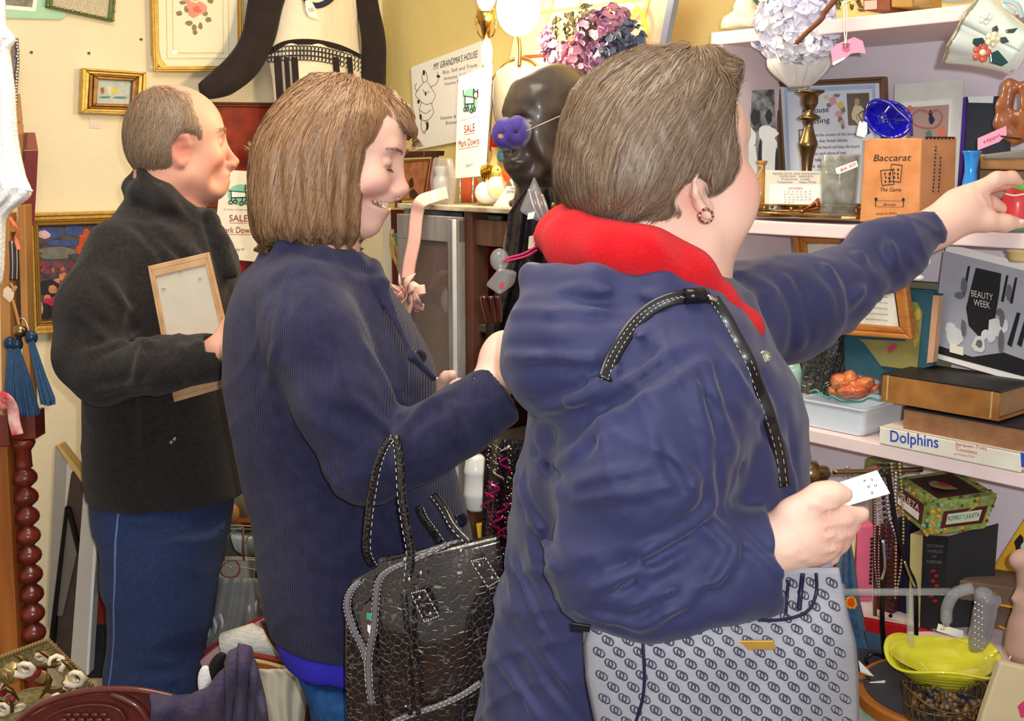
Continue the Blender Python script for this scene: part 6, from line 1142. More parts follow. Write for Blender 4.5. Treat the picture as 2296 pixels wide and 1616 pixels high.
for i, (x, y, r_) in enumerate(((1755, 40, 52), (1810, 40, 50), (1780, 80, 52), (1735, 75, 42), (1822, 90, 42), (1790, 0, 46), (1740, 0, 34), (1850, 70, 30))): petals(t, 'flower_head', mat('white_lilac_petal' + str(i % 2), ((252, 250, 255), (238, 234, 252))[i % 2], rough=.6, var=.08), x, y, r_, 190, 30 + i, dy=-.03, sz=.34)
t = T('twig', 'brown twig stuck diagonally through the white flowers', 'twig', 'R', 1830, 60, -.32); t.part('stem', G().tube(smooth_path([t.p(1786, 96), t.p(1810, 72), t.p(1842, 42), t.p(1850, 26), t.p(1890, -20)]), [.0045] * 10 + [.005] * 15, 8), mat('brown_bark', (134, 84, 56), rough=.7, bump=(80, .003)), smooth=True)
t = T('price_tag', 'torn pink price tag hanging on a string by the white flowers', 'tag', 'R', 1895, 120, -.33); t.poly('card', pinkcard, [(1862, 112), (1874, 100), (1915, 83), (1934, 92), (1941, 120), (1926, 118), (1908, 120), (1893, 133), (1868, 147)], .0012); t.poly('torn_edge', white, [(1868, 147), (1893, 133), (1896, 127), (1866, 140)], .0012, -.0008); t.lathe('eyelet', mat('rose_eyelet', (206, 110, 140)), 1896, [(98, 9), (98.5, 9)], -.002); blobs(t, 'eyelet_ring', mat('rose_eyelet', (206, 110, 140)), [(1896, 108, 9, 9)], -.001, 14)
t.tube('string', string, [(1896, 106, -.002), (1893, 60, -.002), (1893, 0, 0), (1892, -30, 0)], 1.4); t.tube('string', string, [(1896, 106, -.002), (1899, 60, -.002), (1897, 0, 0), (1884, 20, 0)], 1.2)
t = T('photograph', 'black and white photo of two figures in pale dresses under trees', 'photograph', 'C', 1690, 450, 2.24); t.poly('print', mat('grey_foliage_photo', (150, 150, 150), rough=.4, c2=(60, 60, 62), vs=60), [(1630, 206), (1736, 200), (1748, 470), (1640, 470)], .003)
gw = mat('photo_white', (224, 226, 226), rough=.4); gk = mat('photo_black', (42, 42, 44), rough=.4)
blobs(t, 'pale_dress', gw, [(1722, 300, 22, 22), (1726, 350, 18, 60), (1730, 420, 22, 50), (1680, 310, 16, 26), (1684, 370, 18, 60), (1676, 430, 20, 40)], -.001, 12, seed=2); blobs(t, 'dark_head', gk, [(1724, 262, 8, 16), (1704, 350, 5, 44), (1666, 256, 14, 18), (1694, 262, 12, 20), (1742, 380, 4, 50)], -.0025, 10)
t = T('framed_blessing', 'brown framed House Blessing verse behind the brass candlestick', 'framed print', 'R', 1870, 480, -.09); q = [(1735, 184), (1980, 171), (1989, 470), (1752, 474)]
t.frame('frame', mat('brown_moulding', (122, 92, 66), rough=.45, var=.2), q, 12, .018, step=.004); t.poly('print', mat('pale_blue_paper', (226, 232, 244), rough=.5, var=.03), t.inner(q, 11), .002, .008); q2 = [(1758, 200), (1962, 189), (1969, 468), (1770, 470)]; t.frame('printed_border', mat('pale_blue_ink', (180, 206, 236)), q2, 8, .0006, .0072, bev=0)
t.text('A House', ink, (1797, 255), (1858, 251), 13, dy=.0066); t.text('Blessing', ink, (1800, 279), (1860, 274), 12, dy=.0066)
for i, (s_, e) in enumerate((('Bless the corners of this house,', 1922), ('And be the lintel blest;', 1900), ('And bless the hearth and bless the board', 1926), ('And bless each place of rest;', 1898), ('And bless each door', 1910), ('that opens wide', 1905))): t.text(s_, ink, (1797 + (22 if i == 0 else 6), 306 + i * 14), (e, 303 + i * 14), 7, dy=.0066)
t.frame('initial_box', greyink, [(1790, 290), (1815, 289), (1816, 318), (1791, 320)], 3, .0006, .0066, bev=0)
blobs(t, 'printed_rose', mat('print_pink', (232, 170, 178)), [(1867, 226, 9, 10), (1880, 255, 9, 8), (1888, 275, 5, 6)], .0066); blobs(t, 'printed_yellow_rose', mat('print_yellow', (226, 206, 120)), [(1884, 236, 9, 9), (1852, 218, 6, 5)], .0065); blobs(t, 'printed_leaf', mat('print_green', (130, 144, 120)), [(1890, 246, 6, 8), (1858, 236, 6, 6), (1876, 214, 7, 4), (1884, 268, 6, 8), (1890, 284, 4, 6)], .0068)
t.poly('portrait', mat('portrait_sepia', (120, 112, 98), rough=.5, var=.3), [(1898, 210), (1948, 208), (1950, 280), (1902, 281)], .0008, .0066); blobs(t, 'portrait_robe', mat('robe_cream', (226, 214, 180)), [(1924, 256, 14, 24)], .0058, 12); blobs(t, 'portrait_face', mat('face_sepia', (196, 164, 130)), [(1922, 228, 6, 9)], .0056, 12)
t = T('desk_calendar', 'small cream desk calendar card standing on the brass tray', 'calendar', 'R', 1780, 460, -.245); t.poly('card', mat('grey_cream_card', (226, 220, 206)), [(1716, 381), (1842, 384), (1842, 460), (1714, 460)], .0015); t.poly('month_sheet', white, [(1726, 414), (1842, 415), (1842, 458), (1724, 458)], .001, -.001)
for i, (s_, a, b, y_) in enumerate((('GRAND HOTEL AND RESTAURANT', 1732, 1838, 391), ('COFFEE SHOP    BANQUETS', 1748, 1822, 397), ('Dining Room   Lounge', 1752, 1816, 403), ('Telephone      Open Daily', 1742, 1830, 410))): t.text(s_, greyink, (a, y_), (b, y_), 4.5)
t.text('DECEMBER', redink, (1768, 424), (1800, 424), 4.5, dy=-.0018)
for r_ in range(5): t.text('  '.join(str(1 + r_ * 7 + c) for c in range(7)) if r_ < 4 else '29  30  31', greyink, (1758, 431 + r_ * 6), (1818 if r_ < 4 else 1780, 431 + r_ * 6), 3.6, dy=-.0018)
t = T('wooden_bottle', 'small honey coloured wooden bottle at the left of the brass tray', 'bottle', 'R', 1708, 470, -.22); t.lathe('body', mat('honey_wood', (200, 144, 72), rough=.3, coat=.4), 1708, [(360, 12), (364, 13), (372, 8), (386, 8), (400, 14), (430, 19), (466, 20)]); t.tube('string', string, [(1698, 372, -.01), (1710, 374, -.014), (1700, 392, -.016), (1693, 412, -.016)], .9)
t = T('glass_tumbler', 'engraved glass tumbler with a small pink sticker beside the wooden box', 'glass', 'R', 1884, 480, -.235); t.lathe('wall', mat('etched_glass', (200, 204, 194), rough=.06, alpha=.38, coat=.8, c2=(120, 130, 108), vs=45, bump=(60, .006)), 1885, [(346, 42), (347, 43), (400, 42), (470, 40), (482, 38)]); t.lathe('inner_wall', mat('etched_inner', (190, 184, 170), rough=.1, alpha=.35, c2=(96, 98, 84), vs=25), 1885, [(350, 38), (470, 36)]); t.poly('sticker', white, [(1873, 377), (1920, 360), (1924, 373), (1880, 391), (1875, 388)], .0008, -.04); t.text('$6.50', redink, (1884, 385), (1918, 370), 7, dy=-.041)
t = T('brass_tray', 'oval brass gallery tray under the calendar and tumbler', 'tray', 'R', 1830, 490, -.19); g = G(); c = t.p(1820, 484, 0); rx_, ry_ = .132, .066
g.add([c + Vector((rx_ * math.cos(a), ry_ * math.sin(a), z)) for z in (0, .004) for a in [i * PI / 24 for i in range(48)]], [tuple(range(48)), tuple(range(48, 96))] + [(i, (i + 1) % 48, 48 + (i + 1) % 48, 48 + i) for i in range(48)]); t.part('plate', g, brass)
for z in (.006, .022): t.part('gallery_rail', G().tube([c + Vector((rx_ * math.cos(a), ry_ * math.sin(a), z)) for a in [i * PI / 24 for i in range(48)]], .0016, 6, closed=True), brass, smooth=True)
g = G(); [g.ell(c + Vector((rx_ * math.cos(a), ry_ * math.sin(a), .014)), (.0035, .0035, .005), u=8, v=6) for a in [i * PI / 6 for i in range(12)]]; t.part('gallery_ball', g, brass, smooth=True)
t = T('copper_horn', 'tiny copper horn lying on the brass tray', 'ornament', 'R', 1820, 472, -.25); t.part('horn', G().tube(smooth_path([t.p(1798, 474), t.p(1812, 468), t.p(1826, 462), t.p(1838, 456)], 4), [.002 + .00075 * i for i in range(13)], 12), mat('copper', (176, 104, 64), rough=.25, metal=.9), smooth=True); t.ell('mouthpiece', brass, 1799, 474, 5, 5)
t = T('game_box', 'orange wooden card game box standing on the middle shelf', 'box', 'R', 1990, 495, -.262); bw = mat('orange_varnished_wood', (226, 158, 104), rough=.3, coat=.5, c2=(212, 138, 84), vs=30)
t.poly('front_panel', bw, [(1940, 311), (2068, 309), (2062, 490), (1928, 497)], .006, 0, bev=.002); A, B = t.p(2068, 309, 0), t.p(2062, 492, 0); 
g = G(); dx = t.p(2143, 330, .05) - A; dx.z = 0
g.prism([A, B, B + dx, A + dx], [x + Vector((-.004, .006, 0)) for x in (A, B, B + dx, A + dx)]); t.part('side_panel', g, mat('tan_varnished_wood', (190, 130, 86), rough=.35, coat=.3))
C0, D0 = t.p(1940, 311, .006), t.p(1928, 497, .006); g = G().prism([C0, A, B, D0], [C0 + dx * .0 + Vector((0, .09, 0)), A + Vector((.0, .09, 0)), B + Vector((0, .09, 0)), D0 + Vector((0, .09, 0))]); t.part('carcass', g, mat('tan_varnished_wood', (190, 130, 86)))
g = G(); [g.box(A + dx * (i / 9) + Vector((-.002, -.001, -.002)), A + dx * (i / 9) + Vector((.002, .004, .002))) for i in range(1, 9)]; t.part('finger_joint', g, dark)
t.text('Baccarat', ink, (1958, 361), (2043, 360), 15, shear=.25); t.text('The Game', ink, (1974, 429), (2021, 429), 9, shear=.3); t.text('Brown', ink, (1981, 461), (2008, 461), 6, shear=.3); t.text('MADE IN SPAIN', ink, (1964, 482), (2010, 480), 5)
for (x0, y0, x1, y1, ro) in ((1975, 380, 2003, 415, -.1), (1996, 368, 2021, 408, .1)):
    c_ = ((x0 + x1) / 2, (y0 + y1) / 2); pts_ = [(c_[0] + (x - c_[0]) * math.cos(ro) - (y - c_[1]) * math.sin(ro), c_[1] + (x - c_[0]) * math.sin(ro) + (y - c_[1]) * math.cos(ro)) for x, y in ((x0, y0), (x1, y0), (x1, y1), (x0, y1))]; t.frame('card_outline', ink, pts_, 1.4, .0005, -.001, bev=0); blobs(t, 'card_pip', ink, [(c_[0] + a, c_[1] + b, 2, 3) for a, b in ((-5, -8), (5, -8), (-3, 0), (4, 2), (-4, 9), (5, 10))], -.001, 6)
t.frame('banner_outline', ink, [(1962, 449), (2026, 450), (2026, 464), (1962, 463)], 1.3, .0005, -.001, bev=0); blobs(t, 'banner_curl', ink, [(1964, 446, 4, 4), (2025, 447, 4, 4)], -.001, 8)
g = G(); 
for i, n in enumerate((13, 10)): 
    for k in range(n): q_ = B + dx * (.42 + i * .16) + Vector((-.0036, -.0044, .045 + k * .006)) ; g.box(q_, q_ + Vector((.0025, .0004, .0028 + .001 * (k % 2))))
t.part('side_lettering', g, ink)
t = T('glass_dish', 'cobalt blue glass dish leaning on top of the orange wooden game box', 'dish', 'R', 1990, 308, -.22); cob = mat('cobalt_glass', (24, 20, 190), rough=.06, coat=.9, c2=(12, 8, 120), vs=20, spec=.7)
def dish(u, v):
    a = 2 * PI * u; r_ = v; x = 1992 + 52 * r_ * math.cos(a) * (1 - .1 * math.sin(a)); y = 268 + 42 * r_ * math.sin(a) + (8 * r_ * math.cos(a)); return t.p(x, y, .03 * (1 - r_ ** 2) + .004 * math.sin(6 * a) * r_)
t.part('bowl', G().grid(dish, 32, 8), cob, smooth=True, solid=.004); t.tube('rim', cob, [(1948, 300), (1940, 270), (1948, 235), (1968, 224), (1995, 232), (2015, 250), (2040, 275), (2044, 305)], 3.6); t.tube('string', string, [(1994, 238, -.01), (1984, 252, -.01)], 1.4); blobs(t, 'glass_star', silver, [(1978, 263, 4, 4)], -.004, 8)
t = T('price_tag', 'small white price tag hanging from the blue glass dish', 'tag', 'R', 1930, 300, -.25); t.poly('card', white, [(1926, 274), (1932, 270), (1944, 275), (1944, 298), (1938, 308), (1920, 303)], .001); t.tube('string', mat('dark_string', (60, 60, 70)), [(1934, 274, -.001), (1926, 256, 0), (1942, 246, .01)], 1.2)
t = T('matted_print', 'white matted picture of a dancer leaning behind the orange game box', 'picture', 'R', 2080, 480, -.07); q = [(2006, 190), (2160, 178), (2150, 480), (1996, 480)]; t.poly('mat_board', mat('greyish_mat', (226, 230, 222), rough=.6), q, .004); t.frame('inner_mat', white, [(2022, 230), (2134, 222), (2126, 460), (2016, 460)], 9, .002, -.002, bev=0); t.poly('print', mat('dusty_rose_print', (186, 160, 150), rough=.5, var=.1), [(2033, 238), (2127, 231), (2120, 400), (2028, 400)], .001, -.0018)
blobs(t, 'dancer', mat('dancer_navy', (50, 52, 84)), [(2086, 254, 5, 8), (2088, 268, 7, 12)], -.003); g = G(); g.tube(smooth_path([t.p(x, y, -.0035) for x, y in ((2042, 262), (2060, 246), (2084, 252), (2100, 246), (2112, 262), (2098, 284), (2070, 286), (2046, 276), (2042, 262))]), .0012, 4); t.part('scarf_line', g, mat('salmon_ink', (206, 110, 90))); blobs(t, 'painted_rose', mat('salmon_rose', (232, 130, 110)), [(2112, 296, 10, 14), (2040, 242, 6, 7)], -.003); blobs(t, 'painted_foot', mat('teal_ink', (96, 140, 124)), [(2082, 302, 8, 10)], -.003)
t = T('dark_book', 'tall dark blue book behind the blue vase', 'book', 'R', 2200, 470, -.10); t.poly('cover', mat('blue_black_cloth', (44, 50, 62), rough=.7, var=.1), [(2164, 217), (2255, 215), (2252, 470), (2155, 470)], .02); t.poly('purple_edge', mat('purple_edge', (66, 40, 140)), [(2160, 218), (2167, 218), (2156, 440), (2146, 432)], .02, -.003); t.poly('sticker', mat('blue_white_card', (222, 230, 238)), [(2170, 217), (2228, 215), (2226, 231), (2172, 230)], .001, -.002)
t = T('bud_vase', 'bright blue glass bud vase beside the orange game box', 'vase', 'R', 2180, 440, -.25); t.lathe('body', mat('sky_blue_glass', (38, 140, 226), rough=.1, coat=.7), 2180, [(338, 20), (341, 20), (346, 17), (365, 14), (385, 13), (410, 16), (440, 20), (470, 20)])
t = T('wood_carving', 'dark carved wooden figure on the stone blocks at the right edge', 'carving', 'R', 2275, 320, -.22); cw = mat('carved_brown_wood', (112, 62, 46), rough=.3, coat=.4, c2=(170, 104, 54), vs=12)
sw = S(axis(-.06, .06, .003), axis(-.05, .05, .003), axis(-.02, .15, .003)); 
def W_(px, py, dy=0): return np.array(t.p(px, py, dy))
sw.chain([W_(2262, 185), W_(2268, 200), W_(2252, 235), W_(2246, 270), W_(2262, 290), W_(2278, 310)], [.007, .010, .012, .011, .013, .010], .008); sw.chain([W_(2278, 188), W_(2300, 195), W_(2310, 240), W_(2300, 300)], [.006, .010, .012, .012], .008); sw.ell(W_(2282, 268), (.013, .014, .014), None, .004); sw.chain([W_(2262, 250), W_(2290, 285), W_(2300, 300)], [.006, .006, .006], .006); sw.disp(soft(.0012, 120, 5)); V, F = sw.mesh(); npmesh('figure', V, F, cw, t.e)
t = T('price_tag', 'pink price tag tied under the wooden carving', 'tag', 'R', 2230, 320, -.27); t.poly('card', pinkcard, [(2192, 310), (2256, 282), (2257, 302), (2240, 318), (2192, 337)], .001); t.tube('string', black, [(2244, 305, -.001), (2262, 308, -.004), (2290, 312, 0)], 1.6); t.text('Hippo', maroonink, (2206, 322), (2242, 305), 8, dy=-.0015)
for i, (q, m_, lb) in enumerate((([(2205, 346), (2300, 334), (2302, 356), (2200, 358)], 'grey_stone', 'grey stone slab, topmost of the three under the wood carving'), ([(2196, 345), (2300, 350), (2300, 382), (2196, 379)], 'brown_agate', 'brown agate slab between the grey slab and the bottom block'), ([(2196, 380), (2300, 383), (2300, 470), (2190, 468)], 'grey_brown_block', 'grey brown wooden block, lowest under the wood carving'))):
    t = T('stone_block', lb, 'block', 'R', 2250, q[2][1], -.23 + .004 * i); t.poly('block', mat(m_, ((140, 136, 124), (176, 132, 84), (128, 106, 84))[i], rough=.5, var=.35, vs=14), q, .07, bev=.003)
t = T('china_cup', 'white china cup with raised flowers hanging tilted at the top right', 'cup', 'C', 2240, 90, 1.62); cupm = mat('celadon_china', (226, 234, 222), rough=.12, coat=.7, var=.05)
Mt = Vector((-.74, .42, .45)).to_track_quat('Z', 'Y').to_matrix().to_4x4(); c = t.p(2232, 92)
def cupw(u, v):
    a = 2 * PI * u; rr = .031 + .021 * v ** 1.4 + (.004 * math.sin(8 * a) * v * v); z = -.04 + .085 * v; return c + Mt @ Vector((rr * math.cos(a), rr * math.sin(a), z))
t.part('body', G().grid(cupw, 40, 14), cupm, smooth=True, solid=.003); t.part('base', G().lathe(c + Mt @ Vector((0, 0, -.042)), [(.02, -.004), (.024, 0), (.032, .003)], 24, M=Mt), cupm, smooth=True)
g = G(); g.tube([c + Mt @ Vector(((.052 + .0035 * math.sin(8 * a)) * math.cos(a), (.052 + .0035 * math.sin(8 * a)) * math.sin(a), .045)) for a in [i * PI / 24 for i in range(48)]], .0028, 6, closed=True); t.part('scalloped_rim', g, mat('grey_gilt_rim', (176, 170, 140), rough=.3, metal=.4), smooth=True)
def fl(name, x, y, r_, m1, m2, dy):
    g = G(); ct = t.p(x, y, dy); [g.ell(ct + Vector((r_ * t.k * .62 * math.cos(a), 0, r_ * t.k * .62 * math.sin(a))), (r_ * t.k * .42, .002, r_ * t.k * .42), u=8, v=6) for a in [i * 1.257 for i in range(5)]]; o = t.part(name, g, m1, smooth=True); t.part('flower_centre', G().ell(ct + Vector((0, -.002, 0)), (r_ * t.k * .35, .003, r_ * t.k * .35)), m2, o, smooth=True)
rg = mat('coral_glaze', (216, 96, 76), rough=.15, coat=.6); yg = mat('cream_yellow_glaze', (240, 232, 190), rough=.15, coat=.6); tg = mat('dark_teal_glaze', (20, 70, 66), rough=.15, coat=.6); dg = mat('slate_glaze', (70, 84, 84), rough=.2)
fl('coral_flower', 2202, 118, 20, rg, yg, -.055); fl('yellow_flower', 2226, 88, 16, yg, yg, -.058); fl('white_flower', 2210, 40, 14, china, yg, -.05)
for nm, pts_, m_ in (('teal_leaf', [(2220, 120), (2238, 112), (2262, 140), (2248, 148), (2222, 140)], tg), ('navy_leaf', [(2184, 86), (2204, 84), (2210, 94), (2190, 104), (2182, 96)], tg), ('slate_leaf', [(2226, 62), (2236, 56), (2240, 66), (2236, 76), (2226, 70)], dg), ('slate_leaf', [(2256, 66), (2284, 62), (2274, 74), (2258, 74)], dg), ('slate_leaf', [(2242, 84), (2256, 82), (2264, 94), (2248, 98)], dg)): t.poly(nm, m_, pts_, .003, -.058, bev=.001)
t.ribbon('hanging_ribbon', mat('sea_grey_satin', (176, 200, 198), rough=.3), [(2276, 30, -.05), (2250, 10, -.04), (2250, -20, 0), (2270, -60, 0)], 5); t.ribbon('hanging_ribbon', mat('sea_grey_satin', (176, 200, 198)), [(2250, 0, -.04), (2280, 10, -.045), (2292, 40, -.05)], 5)
t = T('strawberry_candle', 'small red candle with a green top held in the reaching hand', 'candle', 'C', 2285, 480, 1.755); t.lathe('body', mat('red_wax', (220, 70, 72), rough=.3, var=.12, coat=.3), 2285, [(418, 12), (424, 22), (440, 32), (455, 33), (480, 34), (498, 30), (508, 24)]); t.ell('green_top', mat('apple_green_wax', (130, 190, 90), rough=.4), 2292, 418, 20, 14, dy=-.006); t.tube('white_band', white, [(2254, 434, -.022), (2275, 438, -.026), (2300, 434, -.024)], 1.6)
t = T('green_dish', 'teal green dish edge under the reaching hand', 'dish', 'R', 2260, 514, -.2); t.lathe('body', mat('sea_green_glaze', (110, 160, 140), rough=.2, coat=.5), 2255, [(508, 70), (512, 76), (517, 60)])

# ======== bookcase: middle compartment ========
t = T('picture_frame', 'honey oak frame with a faded document, behind the outstretched sleeve', 'picture', 'R', 1920, 760, -.20); q = [(1774, 521), (2015, 518), (2044, 762), (1800, 745)]; t.frame('frame', oak, q, 30, .018, step=.006, bev=.003); t.poly('document', mat('aged_white_paper', (236, 232, 220), rough=.6, c2=(206, 200, 182), vs=22), t.inner(q, 28), .002, .012)
for k in range(6): t.text('faded printed lines of text', greyink, (1952 - k * 3, 664 + k * 13), (1990, 668 + k * 13), 4, dy=.0115)
t.tube('hook', brass, [(1895, 516), (1908, 510), (1918, 514)], 1.6)
t = T('book', 'teal children\'s picture book standing behind the orange ceramic rose', 'book', 'R', 2000, 830, -.16); t.poly('cover', teal, [(1890, 700), (1960, 640), (2092, 652), (2075, 830), (1975, 850), (1895, 830)], .02); t.poly('cover', teal, [(2040, 652), (2106, 660), (2090, 820), (2058, 828)], .015, -.006); t.poly('page_block', mat('peach_pages', (214, 166, 132), rough=.7), [(2092, 662), (2106, 663), (2092, 812), (2078, 814)], .015, -.009); t.poly('picture_panel', mat('woodland_picture', (120, 130, 90), rough=.6, c2=(170, 150, 70), vs=14), [(2045, 676), (2056, 678), (2068, 700), (2056, 830), (1975, 820), (1938, 770), (1925, 760), (2030, 765)], .001, -.008)
blobs(t, 'painted_berry', mat('berry_red', (190, 70, 80)), [(1996, 782, 7, 9), (2004, 776, 8, 7)], -.0095); blobs(t, 'painted_face', mat('gold_face', (206, 176, 70)), [(2058, 705, 8, 14), (2052, 760, 7, 20)], -.0095)
t = T('book', 'olive green book cover standing right of the teal book', 'book', 'R', 2080, 830, -.10); t.poly('cover', mat('olive_cloth', (130, 134, 110), rough=.8), [(2040, 632), (2122, 637), (2114, 830), (2040, 850)], .03)
t = T('photograph', 'tilted black and white BEAUTY WEEK photo on the middle shelf', 'photograph', 'R', 2200, 820, -.14); t.poly('print', white, [(2122, 545), (2340, 600), (2330, 870), (2090, 800)], .002)
t.poly('image', mat('photo_pale_grey', (176, 178, 188), rough=.3, var=.1), [(2116, 562), (2330, 615), (2320, 850), (2086, 788)], .001, -.001)
t.poly('image_floor', gk, [(2090, 770), (2180, 800), (2250, 790), (2320, 815), (2318, 850), (2086, 788)], .0005, -.0015); t.poly('poster_panel', gk, [(2188, 600), (2245, 613), (2240, 660), (2226, 740), (2196, 756), (2172, 730), (2166, 690), (2178, 640)], .0005, -.002)
for x in (2170, 2256, 2276): t.poly('black_stripe', gk, [(x, 596 + (x - 2170) * .24), (x + 5, 597 + (x - 2170) * .24), (x - 6, 660 + (x - 2170) * .2), (x - 12, 658 + (x - 2170) * .2)], .0005, -.002)
for x in (2270, 2292): t.poly('black_stripe', gk, [(x + 10, 700), (x + 18, 702), (x - 2, 778), (x - 12, 772)], .0005, -.0025)
lw = mat('photo_lettering', (220, 220, 214)); t.text('BEAUTY', lw, (2178, 664), (2226, 674), 15, dy=-.003); t.text('WEEK', lw, (2183, 684), (2220, 692), 15, dy=-.003)
blobs(t, 'pale_figure', mat('photo_light', (226, 226, 226)), [(2140, 755, 22, 22), (2130, 735, 12, 14), (2230, 735, 18, 24), (2222, 757, 10, 10), (2195, 770, 16, 20), (2210, 748, 12, 12), (2252, 730, 10, 18)], -.003, 11, seed=7); blobs(t, 'grey_figure', mat('photo_mid', (110, 110, 114)), [(2162, 640, 8, 20), (2152, 662, 14, 8), (2240, 700, 8, 8), (2244, 765, 8, 26), (2195, 770, 8, 10), (2262, 655, 7, 20), (2246, 712, 6, 22), (2160, 735, 6, 22)], -.0035, 9, seed=8); t.poly('small_card', cream, [(2130, 771), (2160, 779), (2160, 797), (2129, 789)], .0008, -.004)
t = T('china_figurine', 'small white china figurine hanging behind the navy cuff', 'figurine', 'R', 2060, 628, -.22); t.ell('body', china, 2064, 600, 12, 20, rot=.5); t.ell('foot', china, 2058, 622, 15, 8); t.ell('head', china, 2078, 586, 10, 10); blobs(t, 'painted_dot', redink, [(2066, 598, 1.5, 1.5), (2070, 606, 1.5, 1.5)], -.012)
t = T('china_hat', 'small cream hat shaped trinket on the photo\'s top edge', 'ornament', 'R', 2280, 590, -.20); t.lathe('body', mat('cream_glaze', (240, 214, 150)), 2285, [(552, 10), (556, 22), (562, 28), (566, 22), (580, 20), (586, 16)])
t = T('crystal_vase', 'dark smoky crystal vase covered in facets behind the ceramic rose', 'vase', 'R', 1835, 880, -.16); g = G(); R_ = random.Random(17); base = t.p(1835, 880)
g.lathe(t.p(1835, 880), [(.035, 0), (.045, .03), (.05, .07), (.048, .11), (.04, .12)], 26, wob=lambda a, f: .06 * math.sin(9 * a + f * 14)); t.part('body', g, mat('smoky_crystal', (60, 64, 60), rough=.08, vor=(110, .006), coat=.9, spec=.8), smooth=False)
t = T('mint_candle', 'mint green glass at the left of the crystal vase', 'glass', 'R', 1785, 880, -.2); t.lathe('body', mat('mint_glass', (176, 214, 196), rough=.2, coat=.4), 1780, [(810, 22), (830, 24), (880, 20)])
t = T('white_dish', 'rectangular white china casserole on the lower shelf', 'dish', 'R', 1900, 975, -.255)
A = [(1796, 893), (1940, 915), (2026, 902), (1905, 884)]
wd = mat('blue_white_china', (214, 226, 236), rough=.12, coat=.6, var=.03)
x0, z1 = t.p(1790, 900).x, t.p(1936, 918).z; x1 = t.p(1938, 918).x; z0 = t.p(1930, 980).z
g = G(); 
for (a, b, zz) in ((0, 0, z0), (-.008, -.004, z1)): pass
def rr(x0_, x1_, y0_, y1_, z_, r_=.012, n=5):
    P = []
    for cx_, cy_, a0 in ((x1_ - r_, y1_ - r_, 0), (x0_ + r_, y1_ - r_, 1), (x0_ + r_, y0_ + r_, 2), (x1_ - r_, y0_ + r_, 3)):
        for i in range(n): a = (a0 + i / (n - 1)) * PI / 2; P.append(Vector((cx_ + r_ * math.cos(a), cy_ + r_ * math.sin(a), z_)))
    return P
L_ = [rr(x0 + .006, x1 - .006, .004, .135, z0), rr(x0 + .002, x1 - .002, .001, .139, z0 + .01), rr(x0, x1, 0, .14, z1 - .006), rr(x0 - .005, x1 + .005, -.005, .145, z1 - .003), rr(x0 - .005, x1 + .005, -.005, .145, z1), rr(x0 + .006, x1 - .006, .006, .134, z1), rr(x0 + .008, x1 - .008, .008, .132, z0 + .012)]
n = len(L_[0]); vs = [q for l in L_ for q in l]; g.add(vs, [(i * n + k, i * n + (k + 1) % n, (i + 1) * n + (k + 1) % n, (i + 1) * n + k) for i in range(len(L_) - 1) for k in range(n)] + [tuple(range(n)), tuple(range(len(vs) - n, len(vs)))]); t.part('body', g, wd, smooth=False, bev=.001)
t = T('ceramic_rose', 'glossy orange ceramic rose lying in the white dish', 'ornament', 'R', 1908, 890, -.20); org_ = mat('orange_lustre', (222, 138, 84), rough=.1, coat=.9, c2=(206, 92, 66), vs=30)
for i, (x, y, rx_, ry_, ro, d) in enumerate(((1908, 872, 46, 24, 0, 0), (1885, 858, 24, 20, .5, -.012), (1935, 862, 26, 16, -.3, -.012), (1905, 852, 20, 22, .2, .0), (1912, 878, 34, 16, 0, -.025), (1868, 878, 14, 9, .6, 0), (1960, 872, 14, 8, -.5, 0))):
    def pf(u, v, x=x, y=y, rx_=rx_, ry_=ry_, ro=ro, d=d): a = 2 * PI * u; px_, py_ = rx_ * v * math.cos(a), ry_ * v * math.sin(a); return t.p(x + px_ * math.cos(ro) - py_ * math.sin(ro), y + px_ * math.sin(ro) + py_ * math.cos(ro), d - .014 + .02 * v ** 2 + .003 * math.sin(5 * a) * v)
    t.part('petal', G().grid(pf, 20, 6), org_, smooth=True, solid=.003)
t.ell('centre', org_, 1915, 862, 10, 9, dy=-.02)
t = T('lace_doily', 'green edged doily under the ceramic rose', 'doily', 'R', 1900, 895, -.2); t.tube('scalloped_edge', mat('sea_green_thread', (90, 176, 150)), [(1815, 878, 0), (1830, 874, -.01), (1842, 884, -.01), (1858, 892, -.01), (1868, 888, -.02), (1890, 898, -.02), (1930, 900, -.02), (1950, 892, -.01), (1975, 898, 0)], 2.2)
# books: old black book, wood coloured book, Dolphins
def book(label, cov, pages, zc, th_px, front, back, fr='R', y=-.26, spine=None):
    """flat lying book: front/back image corners of its spine edge"""
t = T('book', 'thick worn black book with a brown spine, topmost of the stack', 'book', 'R', 2130, 930, -.262); spn = mat('worn_tan_leather', (176, 122, 62), rough=.6, c2=(140, 88, 40), vs=18); 
A0, A1 = t.p(1978, 838), t.p(2242, 876); B0, B1 = t.p(1974, 900), t.p(2236, 940); z0 = (B0.z + B1.z) / 2; z1 = (A0.z + A1.z) / 2; w0 = A0.x; w1 = A1.x
t.part('spine', G().box((w0, 0, z0), (w1, .008, z1)), spn, bev=.003); t.part('page_block', G().box((w0 + .004, .006, z0 + .004), (w1 - .004, .13, z1 - .004)), mat('brown_pages', (196, 156, 112), rough=.8, wave=('Z', 160, 1, .001))); t.part('cover', G().box((w0, 0, z1 - .003), (w1 + .002, .14, z1 + .001)), mat('black_leather', (38, 36, 36), rough=.5, bump=(60, .001)), bev=.001); t.part('cover', G().box((w0, 0, z0 - .001), (w1 + .002, .14, z0 + .003)), spn, bev=.001)
for a in (.012, (w1 - w0) - .012): t.part('spine_band', G().box((w0 + a - .0015, -.001, z0 + .002), (w0 + a + .0015, .002, z1 - .002)), mat('pale_scuff', (206, 170, 120)))
